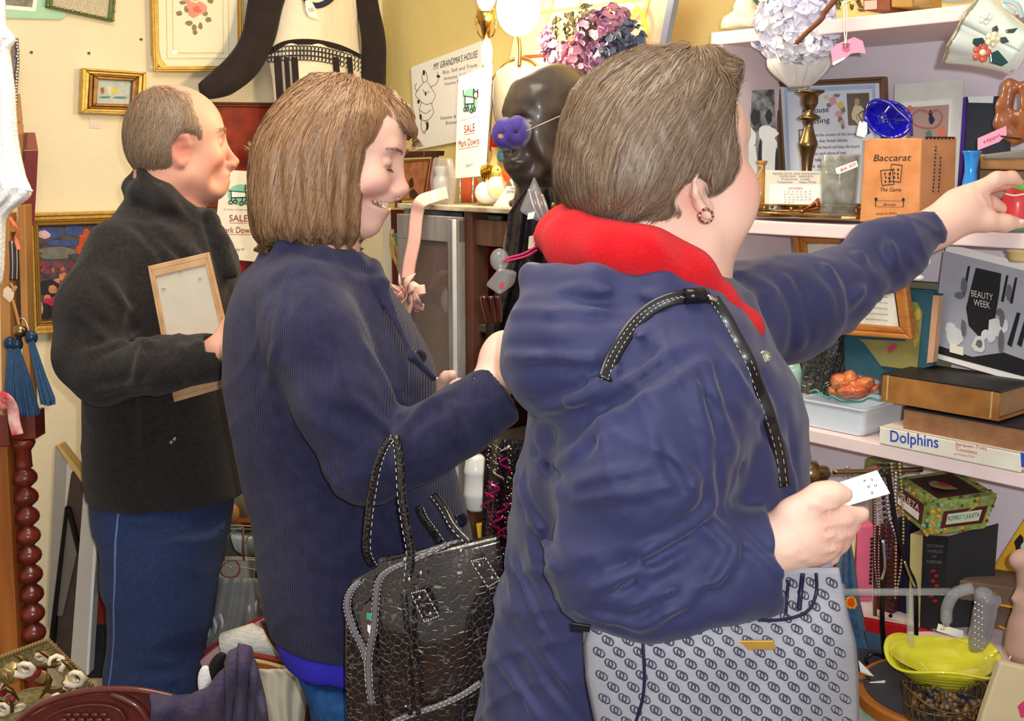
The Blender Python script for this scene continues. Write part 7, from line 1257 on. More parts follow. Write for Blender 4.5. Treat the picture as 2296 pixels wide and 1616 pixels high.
t = T('book', 'thick book with bare tan pages showing, second in the stack', 'book', 'R', 2200, 1000, -.255); q0, q1 = t.p(2028, 912), t.p(2028, 962); w0 = q0.x; w1 = w0 + .24
t.part('page_block', G().box((w0, 0, q1.z), (w1, .13, q0.z - .002)), mat('tan_pages', (190, 140, 100), rough=.8, wave=('Z', 140, 1.5, .0015), c2=(170, 118, 80), vs=30)); t.part('cover', G().box((w0 - .002, -.002, q0.z - .003), (w1, .13, q0.z)), mat('dark_cover', (40, 38, 44))); t.part('cover', G().box((w0 - .002, -.004, q1.z - .003), (w1, .13, q1.z)), mat('orange_cover', (190, 118, 50)))
t = T('book', 'white Dolphins book lying lowest on the shelf edge', 'book', 'R', 2130, 1020, -.272); q0, q1 = t.p(1972, 956), t.p(1968, 990); wx1 = t.p(2292, 1010).x; t.part('spine', G().box((q0.x, 0, ZL + .001 - t.o.z), (wx1, .006, q0.z)), mat('white_book_cloth', (244, 240, 224), rough=.5), bev=.002); t.part('page_block', G().box((q0.x + .003, .005, ZL + .003 - t.o.z), (wx1 - .002, .16, q0.z - .002)), cream); t.part('cover', G().box((q0.x, .002, q0.z - .002), (wx1, .165, q0.z)), mat('white_book_cloth', (244, 240, 224)))
t.text('Dolphins', blueink, (1996, 989), (2104, 1004), 26, off=.01); t.text('Jacques-Yves', redink, (2142, 998), (2212, 1009), 9); t.text('Cousteau', redink, (2144, 1010), (2190, 1018), 9); t.text('and Philippe Diole', redink, (2138, 1019), (2186, 1026), 5); t.poly('blue_mark', blueink, [(2288, 1014), (2296, 1016), (2296, 1048), (2290, 1046)], .001, -.001)

# ======== lower compartment and the tables below ========
t = T('necklace_stand', 'brass telescope shaped necklace bar under the lower shelf', 'necklace stand', 'C', 1900, 1080, 1.88); t.tube('bar', oldbrass, [(1868, 1058), (1960, 1056), (2065, 1052)], 6); t.ell('finial', oldbrass, 2066, 1052, 5, 7)
base = t.p(1840, 1060); Mx = Matrix.Rotation(PI / 2, 4, 'Y'); t.part('barrel', G().lathe(base - Vector((.03, 0, 0)), [(.018, 0), (.022, .004), (.022, .022), (.014, .026), (.013, .04), (.009, .044)], 20, M=Mx), oldbrass, smooth=True); t.tube('hook', silver, [(1902, 1066), (1898, 1048), (1906, 1050), (1912, 1068)], 2.5); t.tube('post', oldbrass, [(1960, 1056, .03), (1962, 1400, .03)], 5)
neck = [('black bead', (22, 22, 26), 1985, 1040, 8, 340, .3), ('gold and white twisted bead', (196, 160, 110), 2008, 1040, 5, 300, .3), ('dark glass bead', (50, 44, 70), 1996, 1040, 6, 220, .2), ('silver chain', (190, 190, 196), 1968, 1080, 4, 260, .2), ('clear bead', (200, 196, 206), 2000, 1060, 5, 160, .2)]
for i, (nm, c, x, y, r_, L, sw_) in enumerate(neck):
    t = T('necklace', ['black beaded necklace with the thickest beads on the brass bar', 'twisted gold and white necklace on the brass bar', 'dark violet glass bead necklace on the brass bar', 'fine silver chain necklace nearest the white card', 'short clear bead necklace over the brass bar'][i], 'necklace', 'C', x, y, 1.85 - .006 * i); m_ = mat(nm.replace(' ', '_'), c, rough=.15, coat=.7, metal=.0 if i != 3 else .9); g = G(); n = int(L / (r_ * 1.5))
    for k in range(n):
        f = k / (n - 1); yy = y + L * f + 0; xx = x + 14 * math.sin(f * 3 + i) * f + 10 * f
        for sd_ in (-1, 1): g.ell(t.p(xx + sd_ * 9 * (1 - (f - .0) ** 4) * (1 if i != 3 else .6), yy), (r_ * t.k * .62,) * 3, u=7, v=5)
    t.part('strand', g, m_, smooth=True)
t = T('ribbon_tie', 'black ribbon with a silver stripe hanging over the books', 'ribbon', 'C', 2040, 1260, 1.80); t.ribbon('ribbon', black, [(1990, 1050), (2010, 1180), (2034, 1270), (2052, 1320), (2054, 1440)], 6); t.ribbon('silver_stripe', silver, [(2028, 1258, -.003), (2040, 1290, -.003), (2052, 1316, -.003)], 3)
t = T('ribbon_tie', 'black ribbon ending in a round ring at the lower shelf', 'ribbon', 'C', 1985, 1300, 1.79); t.ribbon('ribbon', black, [(1976, 1200), (1982, 1290), (1978, 1380), (1984, 1470)], 6); t.ribbon('silver_stripe', silver, [(1980, 1210, -.003), (1984, 1270, -.003), (1976, 1300, -.003)], 4); t.tube('ring', black, [(1940, 1478), (1956, 1466), (1976, 1470), (1990, 1484), (1972, 1494), (1950, 1492), (1940, 1480)], 4)
t = T('cigar_box', 'colourful floral cigar box standing on the black book', 'box', 'R', 2120, 1190, -.25); fp = mat('floral_box_print', (104, 124, 60), rough=.45, c2=(150, 160, 90), vs=90); mr = mat('maroon_lacquer', (84, 24, 30), rough=.35, coat=.3)
P1 = {'tl': (2020, 1062), 'c': (2092, 1128), 'tr': (2235, 1105), 'bl': (2012, 1132), 'cb': (2080, 1200), 'br': (2206, 1180), 'back': (2120, 1055)}
cT, cB = t.p(2092, 1128, -.02), t.p(2080, 1200, -.02); lT, lB = t.p(2010, 1072, .04), t.p(2004, 1135, .04); rT, rB = t.p(2235, 1108, .03), t.p(2208, 1184, .03); bT = lT + rT - cT; bB = lB + rB - cB
t.part('end_panel', G().prism([lT, cT, cB, lB], [q + Vector((.002, .006, 0)) for q in (lT, cT, cB, lB)]), fp); t.part('front_panel', G().prism([cT, rT, rB, cB], [q + Vector((-.002, .006, 0)) for q in (cT, rT, rB, cB)]), fp); t.part('lid', G().prism([lT, cT, rT, bT], [q - Vector((0, 0, .004)) for q in (lT, cT, rT, bT)]), fp); t.part('box_core', G().prism([lB, cB, rB, bB], [q - Vector((0, -.001, .005)) for q in (lT, cT, rT, bT)]), mr)
def onq(A, B, C, D, u, v, off): 
    p_ = (A * (1 - u) + B * u) * (1 - v) + (D * (1 - u) + C * u) * v; n_ = (B - A).cross(D - A).normalized(); n_ = n_ if n_.y < 0 else -n_; return p_ + n_ * off
def patch(name, q, u0, u1, v0, v1, off, m_, up=False):
    P = [onq(*q, a, b, off) for a, b in ((u0, v0), (u1, v0), (u1, v1), (u0, v1))]; P2 = [onq(*q, a, b, off - .0006) for a, b in ((u0, v0), (u1, v0), (u1, v1), (u0, v1))]; return t.part(name, G().prism(P, P2), m_)
patch('maroon_panel', (cT, rT, rB, cB), .2, .92, .3, .82, .001, mr); patch('cream_label', (cT, rT, rB, cB), .28, .84, .4, .72, .0018, mat('green_cream_label', (190, 206, 180))); patch('maroon_panel', (lT, cT, cB, lB), .1, .8, .2, .85, .001, mr); patch('white_label', (lT, cT, cB, lB), .12, .72, .55, .78, .0018, white)
for nm, q_, a, b, v_, h_, m_ in (('JULIETA', (lT, cT, cB, lB), .12, .72, .5, .2, cream), ('ROMEO Y JULIETA', (cT, rT, rB, cB), .3, .82, .6, .14, ink)):
    cu = bpy.data.curves.new('t', 'FONT'); cu.body = nm; o = bpy.data.objects.new('t', cu); COL.objects.link(o); dg_ = bpy.context.evaluated_depsgraph_get(); dg_.update(); me = bpy.data.meshes.new_from_object(o.evaluated_get(dg_)); bpy.data.objects.remove(o)
    xs_ = [v.co.x for v in me.vertices]; x0_, x1_ = min(xs_), max(xs_)
    for v in me.vertices: v.co = onq(*q_, a + (v.co.x - x0_) / (x1_ - x0_) * (b - a), v_ - v.co.y / .72 * h_, .0026)
    link('lettering', me, m_, t.e)
R_ = random.Random(12)
for nm_, m_ in (('orange_flower', mat('print_orange', (232, 150, 40))), ('teal_flower', mat('print_teal', (130, 176, 170))), ('dark_leaf', mat('print_dark_leaf', (60, 84, 40)))):
    g = G()
    for k in range(70):
        q_ = ((cT, rT, rB, cB), (lT, cT, cB, lB), (lT, cT, rT, bT))[k % 3]; u_, v_ = R_.random(), R_.random()
        if k % 3 == 0 and .17 < u_ < .95 and .24 < v_ < .86 or k % 3 == 1 and .06 < u_ < .84 and .14 < v_ < .9 or k % 3 == 2 and .1 < u_ < .9 and .1 < v_ < .9: continue
        A_ = onq(*q_, u_, v_, .0008) if k % 3 < 2 else onq(*q_, u_, v_, 0) + Vector((0, 0, .0012)); g.ell(A_, (.0032, .0012, .0032) if k % 3 < 2 else (.0032, .0032, .001), u=7, v=4)
    o = t.part(nm_, g, m_); o['kind'] = 'stuff'
lidq = (lT, cT, rT, bT); g = G().prism([((lT * (1 - a) + bT * a) * (1 - b) + (cT * (1 - a) + rT * a) * b) + Vector((0, 0, .0012)) for a, b in ((.15, .12), (.85, .12), (.85, .88), (.15, .88))], [((lT * (1 - a) + bT * a) * (1 - b) + (cT * (1 - a) + rT * a) * b) + Vector((0, 0, .0002)) for a, b in ((.15, .12), (.85, .12), (.85, .88), (.15, .88))]); t.part('lid_picture', g, mat('dark_lid_print', (60, 34, 30), rough=.4, var=.3)); cc = (lT + rT) / 2 + Vector((0, 0, .0018)); t.part('lid_oval', G().lathe(cc, [(.026, 0), (.026, .0006)], 20), mat('olive_oval', (150, 150, 104))); t.part('lid_rose', G().lathe(cc, [(.012, .0008), (.012, .0014)], 12), redink)
t = T('floral_box', 'second floral printed box end behind the hanging necklaces', 'box', 'R', 1960, 1060, -.14); t.poly('box_end', fp, [(1942, 1026), (1990, 1040), (2000, 1075), (1938, 1060)], .05, bev=.002); t.poly('pink_slip', mat('hot_pink_paper', (236, 130, 160)), [(1940, 1050), (1975, 1040), (1970, 1056), (1938, 1062)], .002, -.004)
t = T('book', 'black book with red lettering standing under the cigar box', 'book', 'R', 2100, 1410, -.24); bk = mat('black_book_cloth', (36, 36, 38), rough=.6, var=.1)
a0, a1, b0, b1 = t.p(2070, 1200), t.p(2128, 1203), t.p(2062, 1412), t.p(2112, 1408); dxx = Vector((.10, .02, .006))
t.part('spine', G().prism([a0, a1, b1, b0], [q + Vector((.003, .006, 0)) for q in (a0, a1, b1, b0)]), bk); c1_, c2_, c3_, c4_ = a1, t.p(2238, 1175, .05), t.p(2232, 1310, .05), b1; t.part('cover', G().prism([c1_, c2_, Vector((c2_.x, c2_.y, b1.z + .01)), c4_], [q + Vector((-.002, .006, 0)) for q in (c1_, c2_, Vector((c2_.x, c2_.y, b1.z + .01)), c4_)]), bk)
for s_, a, b, h in (('VICTORIAN', (2078, 1226), (2116, 1228), 7), ('FAMILIES', (2080, 1238), (2114, 1240), 7), ('OF', (2090, 1250), (2100, 1250), 6), ('FOREVER', (2078, 1262), (2112, 1264), 7)): t.text(s_, greyink, a, b, h, dy=-.001)
for k, (a, b) in enumerate(((1280, 1330), (1336, 1368))): 
    blobs(t, 'red_lettering', mat('red_foil', (180, 30, 36), rough=.4), [(2092 + (j % 2) * 8 - k * 4, a + j * 11, 6, 4) for j in range(int((b - a) / 11))], -.001, 6, seed=k)
t = T('book', 'cream jacketed book left of the black book', 'book', 'R', 2052, 1410, -.22); t.poly('jacket', mat('cream_yellow_jacket', (206, 192, 128), rough=.6), [(2040, 1196), (2076, 1202), (2066, 1412), (2036, 1412)], .09, bev=.002)
t = T('book', 'navy book between the cream book and the dark red book', 'book', 'R', 2015, 1410, -.2); t.poly('cover', mat('navy_cloth', (28, 28, 52), rough=.5), [(2006, 1165), (2038, 1168), (2034, 1412), (2000, 1412)], .09, bev=.002)
t = T('book', 'dark red book right of the pink wallet', 'book', 'R', 1980, 1400, -.22); t.poly('cover', mat('oxblood_leather', (100, 26, 28), rough=.5), [(1964, 1178), (2004, 1184), (2000, 1400), (1955, 1400)], .09, bev=.002)
t = T('pink_wallet', 'bright pink standing notebook with a black beaded string', 'notebook', 'C', 1940, 1360, 1.86); t.poly('cover', mat('bright_pink', (240, 110, 140), rough=.4), [(1922, 1180), (1960, 1176), (1956, 1350), (1918, 1350)], .03, bev=.003); t.poly('pale_spine', mat('pale_yellow_spine', (232, 222, 150), rough=.5), [(1908, 1182), (1922, 1182), (1912, 1326), (1900, 1320)], .03, -.002, bev=.002)
g = G(); [g.ell(t.p(1955 - k * .3, 1208 + k * 9, -.006), (.0028, .0028, .003), u=6, v=5) for k in range(12)]; t.part('bead_string', g, black, smooth=True)
t = T('feather_boa', 'teal blue feathery scarf with an orange round badge', 'scarf', 'C', 1900, 1420, 1.84); cloth(t, 'cloth', mat('teal_blue_plush', (36, 96, 136), rough=.9, c2=(24, 70, 108), vs=60, bump=(160, .006), sheen=.3), [(1210, 1890, 1905), (1260, 1876, 1915), (1340, 1872, 1925), (1420, 1880, 1944), (1480, 1900, 1962), (1500, 1912, 1966)], .03, fold=.006, ff=2)
blobs(t, 'badge', mat('badge_yellow', (240, 170, 50), rough=.3), [(1909, 1351, 14, 16)], -.045, 18, .002); blobs(t, 'badge_centre', mat('badge_orange', (232, 84, 24), rough=.3), [(1909, 1350, 9, 11)], -.047, 14, .002)
t = T('red_cloth', 'dark red cloth behind the woman\'s lower hand', 'cloth', 'C', 1860, 1300, 1.9); t.poly('cloth', mat('dark_red_cloth', (150, 20, 30), rough=.7), [(1850, 1240), (1880, 1200), (1890, 1320), (1850, 1340)], .02)
t = T('red_tray', 'red lidded tray lined with blue cloth along the bottom shelf', 'tray', 'C', 2090, 1480, 1.80); rl = mat('red_leatherette', (190, 22, 30), rough=.45); t.poly('rim', rl, [(1938, 1386), (1990, 1396), (2120, 1420), (2262, 1450), (2258, 1480), (2110, 1452), (1940, 1418)], .01, .04, bev=.002); t.poly('liner', mat('blue_grey_liner', (70, 98, 122), rough=.8, var=.3, vs=20), [(1940, 1418), (2110, 1450), (2240, 1480), (2200, 1530), (1950, 1480)], .008, .02); t.poly('base', mat('charcoal_felt', (70, 66, 74), rough=.9, var=.3), [(1915, 1455), (2060, 1470), (2060, 1560), (1918, 1530)], .008, .0)
t = T('glass_rod', 'clear glass towel rod with a round knob lying across the books', 'glass rod', 'C', 2000, 1330, 1.72); t.part('rod', G().tube([t.p(1880, 1328), t.p(2130, 1326)], .0062, 12), clear, smooth=True); t.ell('end_knob', clear, 1886, 1328, 10, 24, 10); t.tube('upright', clear, [(2040, 1330), (2042, 1450)], 9)
t = T('glass_decanter', 'clear ribbed glass decanter neck at the right of the black book', 'decanter', 'C', 2170, 1420, 1.70); t.part('neck', G().lathe(t.p(2190, 1460), [(.013, 0), (.017, .02), (.018, .05), (.019, .07), (.018, .08), (.022, .09), (.018, .1)], 20, M=Matrix.Rotation(.12, 4, 'Y'), wob=lambda a, f: .06 * math.sin(10 * a)), mat('grey_cut_glass', (150, 148, 160), rough=.06, alpha=.75, coat=.9), smooth=True); t.ell('stopper', clear, 2205, 1332, 22, 18); t.part('spout', G().tube(smooth_path([t.p(2122, 1392), t.p(2124, 1360), t.p(2142, 1330), t.p(2180, 1318)]), .0095, 10), clear, smooth=True); t.ell('teardrop', mat('grey_cut_glass', (150, 148, 160)), 2122, 1386, 12, 22)
g = G(); [g.ell(t.p(2186 + 8 * (k % 3), 1350 + k * 4.5, -.018), (.0018,) * 3, u=5, v=4) for k in range(24)]; t.part('cut_facet', g, silver)
t = T('price_sticker', 'white price sticker strip by the black book foot', 'sticker', 'C', 2130, 1420, 1.74); t.poly('paper', white, [(2104, 1398), (2160, 1414), (2160, 1432), (2100, 1414)], .001); t.text('29', redink, (2108, 1412), (2118, 1414), 6)
t = T('painted_picture', 'bright yellow and orange painting leaning at the right edge', 'painting', 'R', 2270, 1340, -.15); t.poly('canvas', mat('yellow_paint', (240, 196, 40), rough=.6, c2=(226, 150, 50), vs=12), [(2216, 1290), (2300, 1160), (2340, 1160), (2340, 1400), (2260, 1330)], .006); blobs(t, 'painted_shape', gk, [(2286, 1222, 12, 24)], -.001); blobs(t, 'painted_shape', mat('painted_white', (230, 230, 210)), [(2296, 1230, 8, 18)], -.002); blobs(t, 'painted_shape', mat('painted_orange', (214, 90, 30)), [(2256, 1306, 12, 10), (2268, 1312, 10, 8)], -.001)
for i, (q, m_, lb) in enumerate((([(2150, 1300), (2290, 1320), (2290, 1360), (2150, 1345)], 'grey_wood_a', 'flat grey brown wooden box, upper of two behind the decanter'), ([(2190, 1350), (2300, 1372), (2300, 1424), (2190, 1400)], 'grey_wood_b', 'flat grey brown wooden box, lower of two behind the decanter'))):
    t = T('wooden_box', lb, 'box', 'R', 2240, q[2][1], -.24 + .01 * i); t.poly('body', mat(m_, (118, 96, 84), rough=.6, var=.3, vs=14), q, .1, bev=.003); t.poly('yellow_edge', mat('yellow_edge', (226, 160, 50)), [(q[0][0] + 50, q[3][1] + 2), (q[1][0], q[2][1] + 2), (q[1][0], q[2][1] + 7), (q[0][0] + 50, q[3][1] + 6)], .02, -.002)
# round table
t = T('round_table', 'small round wooden table with a pale green skirt, bottom right', 'table', 'C', 2100, 1600, 1.62); c = t.p(2110, 1549, .04); zt = c.z
t.part('tabletop', G().lathe((c.x, c.y, zt), [(.124, -.024), (.132, -.02), (.132, -.004), (.128, 0), (.001, 0)], 48), mat('orange_wood_top', (176, 104, 36), rough=.4, coat=.3, vs=10), smooth=False); t.part('skirt', G().lathe((c.x, c.y, zt), [(.126, -t.o.z + .02 - zt), (.124, -.3), (.122, -.025)], 64, wob=lambda a, f: .03 * math.sin(16 * a) * (1 - f)), mat('mint_cloth', (170, 198, 172), rough=.8), smooth=True)
t.part('felt_mat', G().lathe((c.x, c.y, zt), [(.119, 0), (.119, .002), (.001, .002)], 48), mat('charcoal_felt', (70, 66, 74), rough=.9, var=.3))
TZ = t.o.z + zt
def on_table(px, py, Y): return T
t = T('glass_dish', 'yellow glass wavy dish with pressed ribs on the round table', 'dish', 'C', 2110, 1540, 1.665); yl = mat('yellow_glass', (244, 238, 62), rough=.1, coat=.8, c2=(232, 224, 60), vs=10, spec=.7)
def yd(u, v):
    a = 2 * PI * u; rr = (.030 + .057 * v ** .8); z = .062 * v ** .7 + .009 * math.sin(3 * a + .6) * v ** 2; return t.p(2108, 1548) + Vector((rr * math.cos(a) * 1.02, rr * math.sin(a) * .95, z + .0012 * math.sin(v * 50)))
t.part('bowl', G().grid(yd, 64, 26), yl, smooth=True, solid=.004); g = G().lathe(t.p(2108, 1548), [(.001, .026), (.014, .027), (.02, .034), (.03, .036), (.05, .044), (.07, .056), (.080, .059)], 40, cap=False, wob=lambda a, f: .03 * math.sin(3 * a) * f); t.part('inner_well', g, yl, smooth=True)
t = T('wire_basket', 'small oval wire basket of glass beads in front of the yellow dish', 'basket', 'C', 2120, 1600, 1.575); c = t.p(2114, 1600); rust = mat('brown_wire', (116, 92, 64), rough=.4, metal=.6)
for z, s_ in ((.036, 1), (.0, .9), (.018, .95)): t.part('wire_ring', G().tube([c + Vector((.062 * s_ * math.cos(a), .045 * s_ * math.sin(a), z + (.012 * math.cos(2 * a) if z > .03 else 0))) for a in [i * PI / 20 for i in range(40)]], .0016, 6, closed=True), rust, smooth=True)
g = G()
for i in range(26): a = i * 2 * PI / 26; g.tube([c + Vector((.056 * math.cos(a), .041 * math.sin(a), -.01)), c + Vector((.062 * math.cos(a + .2), .045 * math.sin(a + .2), .036 + .012 * math.cos(2 * a)))], .001, 4); g.tube([c + Vector((.056 * math.cos(a), .041 * math.sin(a), -.01)), c + Vector((.062 * math.cos(a - .2), .045 * math.sin(a - .2), .036 + .012 * math.cos(2 * a)))], .001, 4)
t.part('wire_mesh', g, rust); g = G(); R_ = random.Random(31)
for k in range(90): a = R_.uniform(0, 6.28); q_ = R_.random() ** .5; g.ell(c + Vector((.052 * q_ * math.cos(a), .037 * q_ * math.sin(a), .005 + R_.uniform(0, .022))), (.005, .005, .005), u=7, v=5)
o = t.part('bead_fill', g, mat('navy_amber_bead', (40, 46, 70), rough=.12, coat=.8, c2=(150, 110, 50), vs=40), smooth=True); o['kind'] = 'stuff'
t = T('paper_slips', 'crumpled white paper slips left of the yellow dish', 'paper', 'C', 1960, 1530, 1.68); 
for i, q in enumerate(([(1925, 1480), (1945, 1500), (1960, 1516), (1930, 1510)], [(1950, 1530), (1985, 1526), (1982, 1556), (1958, 1550)])): t.poly('paper', white, q, .002, .004 * i)
t.tube('gold_chain', brass, [(1930, 1508, -.003), (1942, 1514, -.005), (1950, 1522, -.003), (1936, 1520, -.004)], 3); t.poly('slate_card', mat('slate_card', (78, 80, 96)), [(1920, 1520), (1956, 1530), (1950, 1548), (1920, 1540)], .002, .01)
t = T('stone_figure', 'pinkish stone figure with a small ear at the right edge', 'figurine', 'C', 2290, 1500, 1.60); sf = S(axis(-.06, .07, .003), axis(-.05, .05, .003), axis(-.05, .20, .003))
k1 = 1.6 / 2500; sf.chain([W_(2300, 1255), W_(2312, 1300), W_(2310, 1350), W_(2312, 1410), W_(2306, 1455), W_(2308, 1480)], [.018, .016, .020, .030, .030, .020], .015); sf.ell(W_(2281, 1254), (.008, .008, .012)); sf.chain([W_(2276, 1342), W_(2290, 1330)], [.006, .008], .006); sf.ell(W_(2274, 1258), (.006, .006, .007)); V, F = sf.mesh(); npmesh('body', V, F, mat('pinkish_stone', (196, 158, 142), rough=.6, var=.12), t.e)
t = T('gift_bag', 'beige paper gift bag with a rose print at the bottom right corner', 'bag', 'C', 2260, 1600, 1.48); t.poly('front_panel', mat('beige_paper', (208, 190, 150), rough=.7, var=.06), [(2244, 1484), (2310, 1500), (2330, 1760), (2170, 1720), (2204, 1600)], .015, bev=.003); blobs(t, 'printed_rose', mat('magenta_print', (206, 60, 110)), [(2296, 1590, 14, 20)], -.001); t.tube('string', string, [(2262, 1480, -.003), (2266, 1470, -.003)], 1.4)

# ======== things the people carry ========
t = T('picture_frame', 'bare pale wooden frame with a grey backing held under the man\'s arm', 'picture frame', 'C', 410, 850, 1.985); pw = mat('bare_pale_wood', (206, 166, 124), rough=.7, c2=(182, 142, 100), vs=20)
q = [(331, 597), (466, 566), (536, 860), (390, 902)]; t.frame('frame', pw, q, 20, .012, bev=.001); t.poly('backing', mat('grey_backing', (204, 196, 178), rough=.75, var=.06), t.inner(q, 18), .003, .003); g = G()
for a, b in (((402, 602), (403, 612)), ((452, 624), (444, 625)), ((362, 648), (371, 647))): g.tube([t.p(*a, .001), t.p(*b, .001)], .0008, 4)
t.part('panel_pin', g, greyink)
t = T('index_card', 'white card with small written marks in the front woman\'s hand', 'card', 'C', 1920, 1110, 1.232); t.poly('card', white, [(1836, 1096), (1967, 1054), (1996, 1106), (1872, 1142)], .0008)
for s_, a, b in (('r', (1937, 1080), (1943, 1082)), ('v', (1952, 1076), (1958, 1080)), ('e  u', (1945, 1094), (1966, 1090)), ('s', (1953, 1108), (1958, 1106))): t.text(s_, ink, a, b, 8, dy=-.0006)
# black crocodile handbag
t = T('handbag', 'glossy black crocodile embossed handbag on the young woman\'s arm', 'handbag', 'C', 960, 1500, 1.46); croc = mat('black_crocodile', (16, 14, 16), rough=.16, coat=.8, vor=(125, .002, (84, 80, 80)), spec=.6, var=.5, c2=(44, 30, 24), vs=9, stretch=(1, 1, .8))  # pale grey scale lines put the glints of the embossed ridges into the colour
def bagf(rows_, dep, dy=0, name='front_panel', m=croc, nu=26, nv=30):
    ys = [a[0] for a in rows_]
    def fn(u, v):
        y = ys[0] + (ys[-1] - ys[0]) * v; xl = np.interp(y, ys, [a[1] for a in rows_]); xr = np.interp(y, ys, [a[2] for a in rows_]); tl = np.interp(y, ys, [a[3] for a in rows_]) if len(rows_[0]) > 3 else 0
        return t.p(xl + (xr - xl) * u, y + tl * u, dy - dep * math.sin(PI * min(1, .08 + v * .9)) * (.5 + .5 * math.sin(PI * u)))
    return t.part(name, G().grid(fn, nu, nv), m, smooth=True, solid=.004)
bagf([(1262, 850, 1120, -60), (1330, 846, 1128, -60), (1420, 850, 1110, -50), (1520, 858, 1100, -40), (1640, 864, 1090, -30), (1740, 870, 1080, -20)], .035)
bagf([(1300, 792, 856, -34), (1330, 778, 852, -30), (1400, 776, 854, -10), (1500, 776, 860, 0), (1640, 778, 868, 0), (1740, 780, 870, 0)], .012, .01, 'gusset', nu=10); bagf([(1250, 850, 1110, -50), (1330, 830, 1110, -50), (1640, 800, 1100, -10), (1740, 800, 1100, 0)], -.03, .10, 'back_panel')
t.part('base', G().prism([t.p(780, 1735, .0), t.p(1085, 1720, .0), t.p(1085, 1760, .0), t.p(780, 1760, .0)], [q + Vector((0, .11, 0)) for q in (t.p(780, 1735), t.p(1085, 1720), t.p(1085, 1760), t.p(780, 1760))]), croc)
zip_ = mat('grey_zip_tape', (110, 104, 108), rough=.5); stitch = mat('white_stitching', (214, 210, 204), rough=.7)
def trim(pts, w_=11, st=True):
    t.ribbon('zip_tape', zip_, pts, w_ * .62, th=.0016)
    for s_ in (-1, 1):
        g = G(); P = smooth_path([t.p(a[0] + s_ * w_ * .7, a[1], a[2] - .003) for a in pts], 10)
        for i in range(0, len(P) - 1, 2): g.tube([P[i], P[i + 1]], .0005, 4)
        t.part('stitching', g, stitch)
trim([(808, 1302, .004), (786, 1325, -.002), (778, 1360, -.006), (790, 1405, -.008), (812, 1450, -.008), (824, 1490, -.01), (828, 1540, -.01)]); trim([(1000, 1222, -.01), (930, 1254, -.012), (876, 1276, -.012), (850, 1302, -.014), (842, 1350, -.016), (838, 1410, -.016), (828, 1462, -.014), (826, 1520, -.012), (834, 1580, -.012)])
trim([(1030, 1212, .02), (940, 1240, .02), (840, 1280, .012), (806, 1302, .006)], 8); trim([(1078, 1530, -.03), (1040, 1556, -.035), (990, 1580, -.036), (930, 1600, -.036), (880, 1620, -.03)], 13)
t.poly('red_pocket', mat('brown_pocket', (84, 66, 62)), [(832, 1346), (838, 1400), (832, 1448), (818, 1430), (808, 1390), (814, 1360)], .002, -.006); t.poly('green_ticket', mat('green_ticket', (60, 176, 130)), [(822, 1374), (834, 1376), (832, 1390), (822, 1388)], .001, -.009); t.poly('white_ticket', white, [(824, 1400), (832, 1404), (832, 1426), (824, 1414)], .001, -.009)
def strap(pts, r_=8, nm='handle', sp=None):
    P = smooth_path([t.p(*a) for a in pts], 8); rr_ = [r_ * t.k * (1 + .18 * abs(math.sin(i * 1.3))) for i in range(len(P))]; o = t.part(nm, G().tube(P, rr_, 10), mat('black_croc_strap', (20, 17, 18), rough=.14, coat=.9, vor=(150, .002, (80, 76, 76))), smooth=True)  # strap scale lines are greyed too, glints painted along their edges
    g = G(); 
    for i in range(0, len(P) - 1, 2): g.tube([P[i] + Vector((.006 * (1 if sp is None else sp), -.004, 0)), P[i + 1] + Vector((.006 * (1 if sp is None else sp), -.004, 0))], .0007, 4)
    t.part('stitching', g, stitch, o)
strap([(836, 1264, .03), (822, 1230, .02), (826, 1160, .008), (834, 1100, .0), (846, 1040, -.006), (862, 1000, -.008), (880, 978, -.006)]); strap([(916, 1300, -.014), (922, 1240, -.012), (912, 1180, -.012), (902, 1110, -.012), (898, 1040, -.010), (892, 990, -.008), (886, 975, -.006)], 9, sp=-1); strap([(990, 1215, .05), (966, 1180, .05), (950, 1158, .05), (940, 1134, .05)], 7); strap([(1056, 1218, .0), (1020, 1180, .02), (998, 1140, .04), (974, 1108, .05)], 8, sp=-1)
for pts in ([(922, 1330), (952, 1322), (984, 1380), (952, 1394)], [(1056, 1258), (1088, 1250), (1120, 1300), (1094, 1316)]):
    o = t.poly('handle_tab', croc, pts, .004, -.046, bev=.001); q_ = pts + [pts[0]]; g = G()
    for i in range(4):
        for s_ in range(6): a, b = s_ / 6, (s_ + .55) / 6; g.tube([t.p(q_[i][0] + (q_[i + 1][0] - q_[i][0]) * a, q_[i][1] + (q_[i + 1][1] - q_[i][1]) * a, -.048), t.p(q_[i][0] + (q_[i + 1][0] - q_[i][0]) * b, q_[i][1] + (q_[i + 1][1] - q_[i][1]) * b, -.048)], .0008, 4)
    t.part('stitching', g, stitch, o); g = G(); [g.ell(t.p(x, y, -.05), (.003, .002, .003), u=8, v=6) for x, y in (((pts[0][0] + pts[1][0]) / 2 + 4, pts[0][1] + 10), ((pts[2][0] + pts[3][0]) / 2 - 3, pts[2][1] - 4))]; t.part('rivet', g, silver, o, smooth=True)
for x, y in ((918, 1300), (944, 1286), (1034, 1236), (908, 1256)): t.ell('metal_stud', silver, x, y, 4.5, 7, 3, dy=-.042)
for x in (914, 932): t.tube('tassel', croc, [(905, 1320, -.045), (912, 1400, -.048), (x, 1500, -.045), (x + 6, 1600, -.042)], 7)
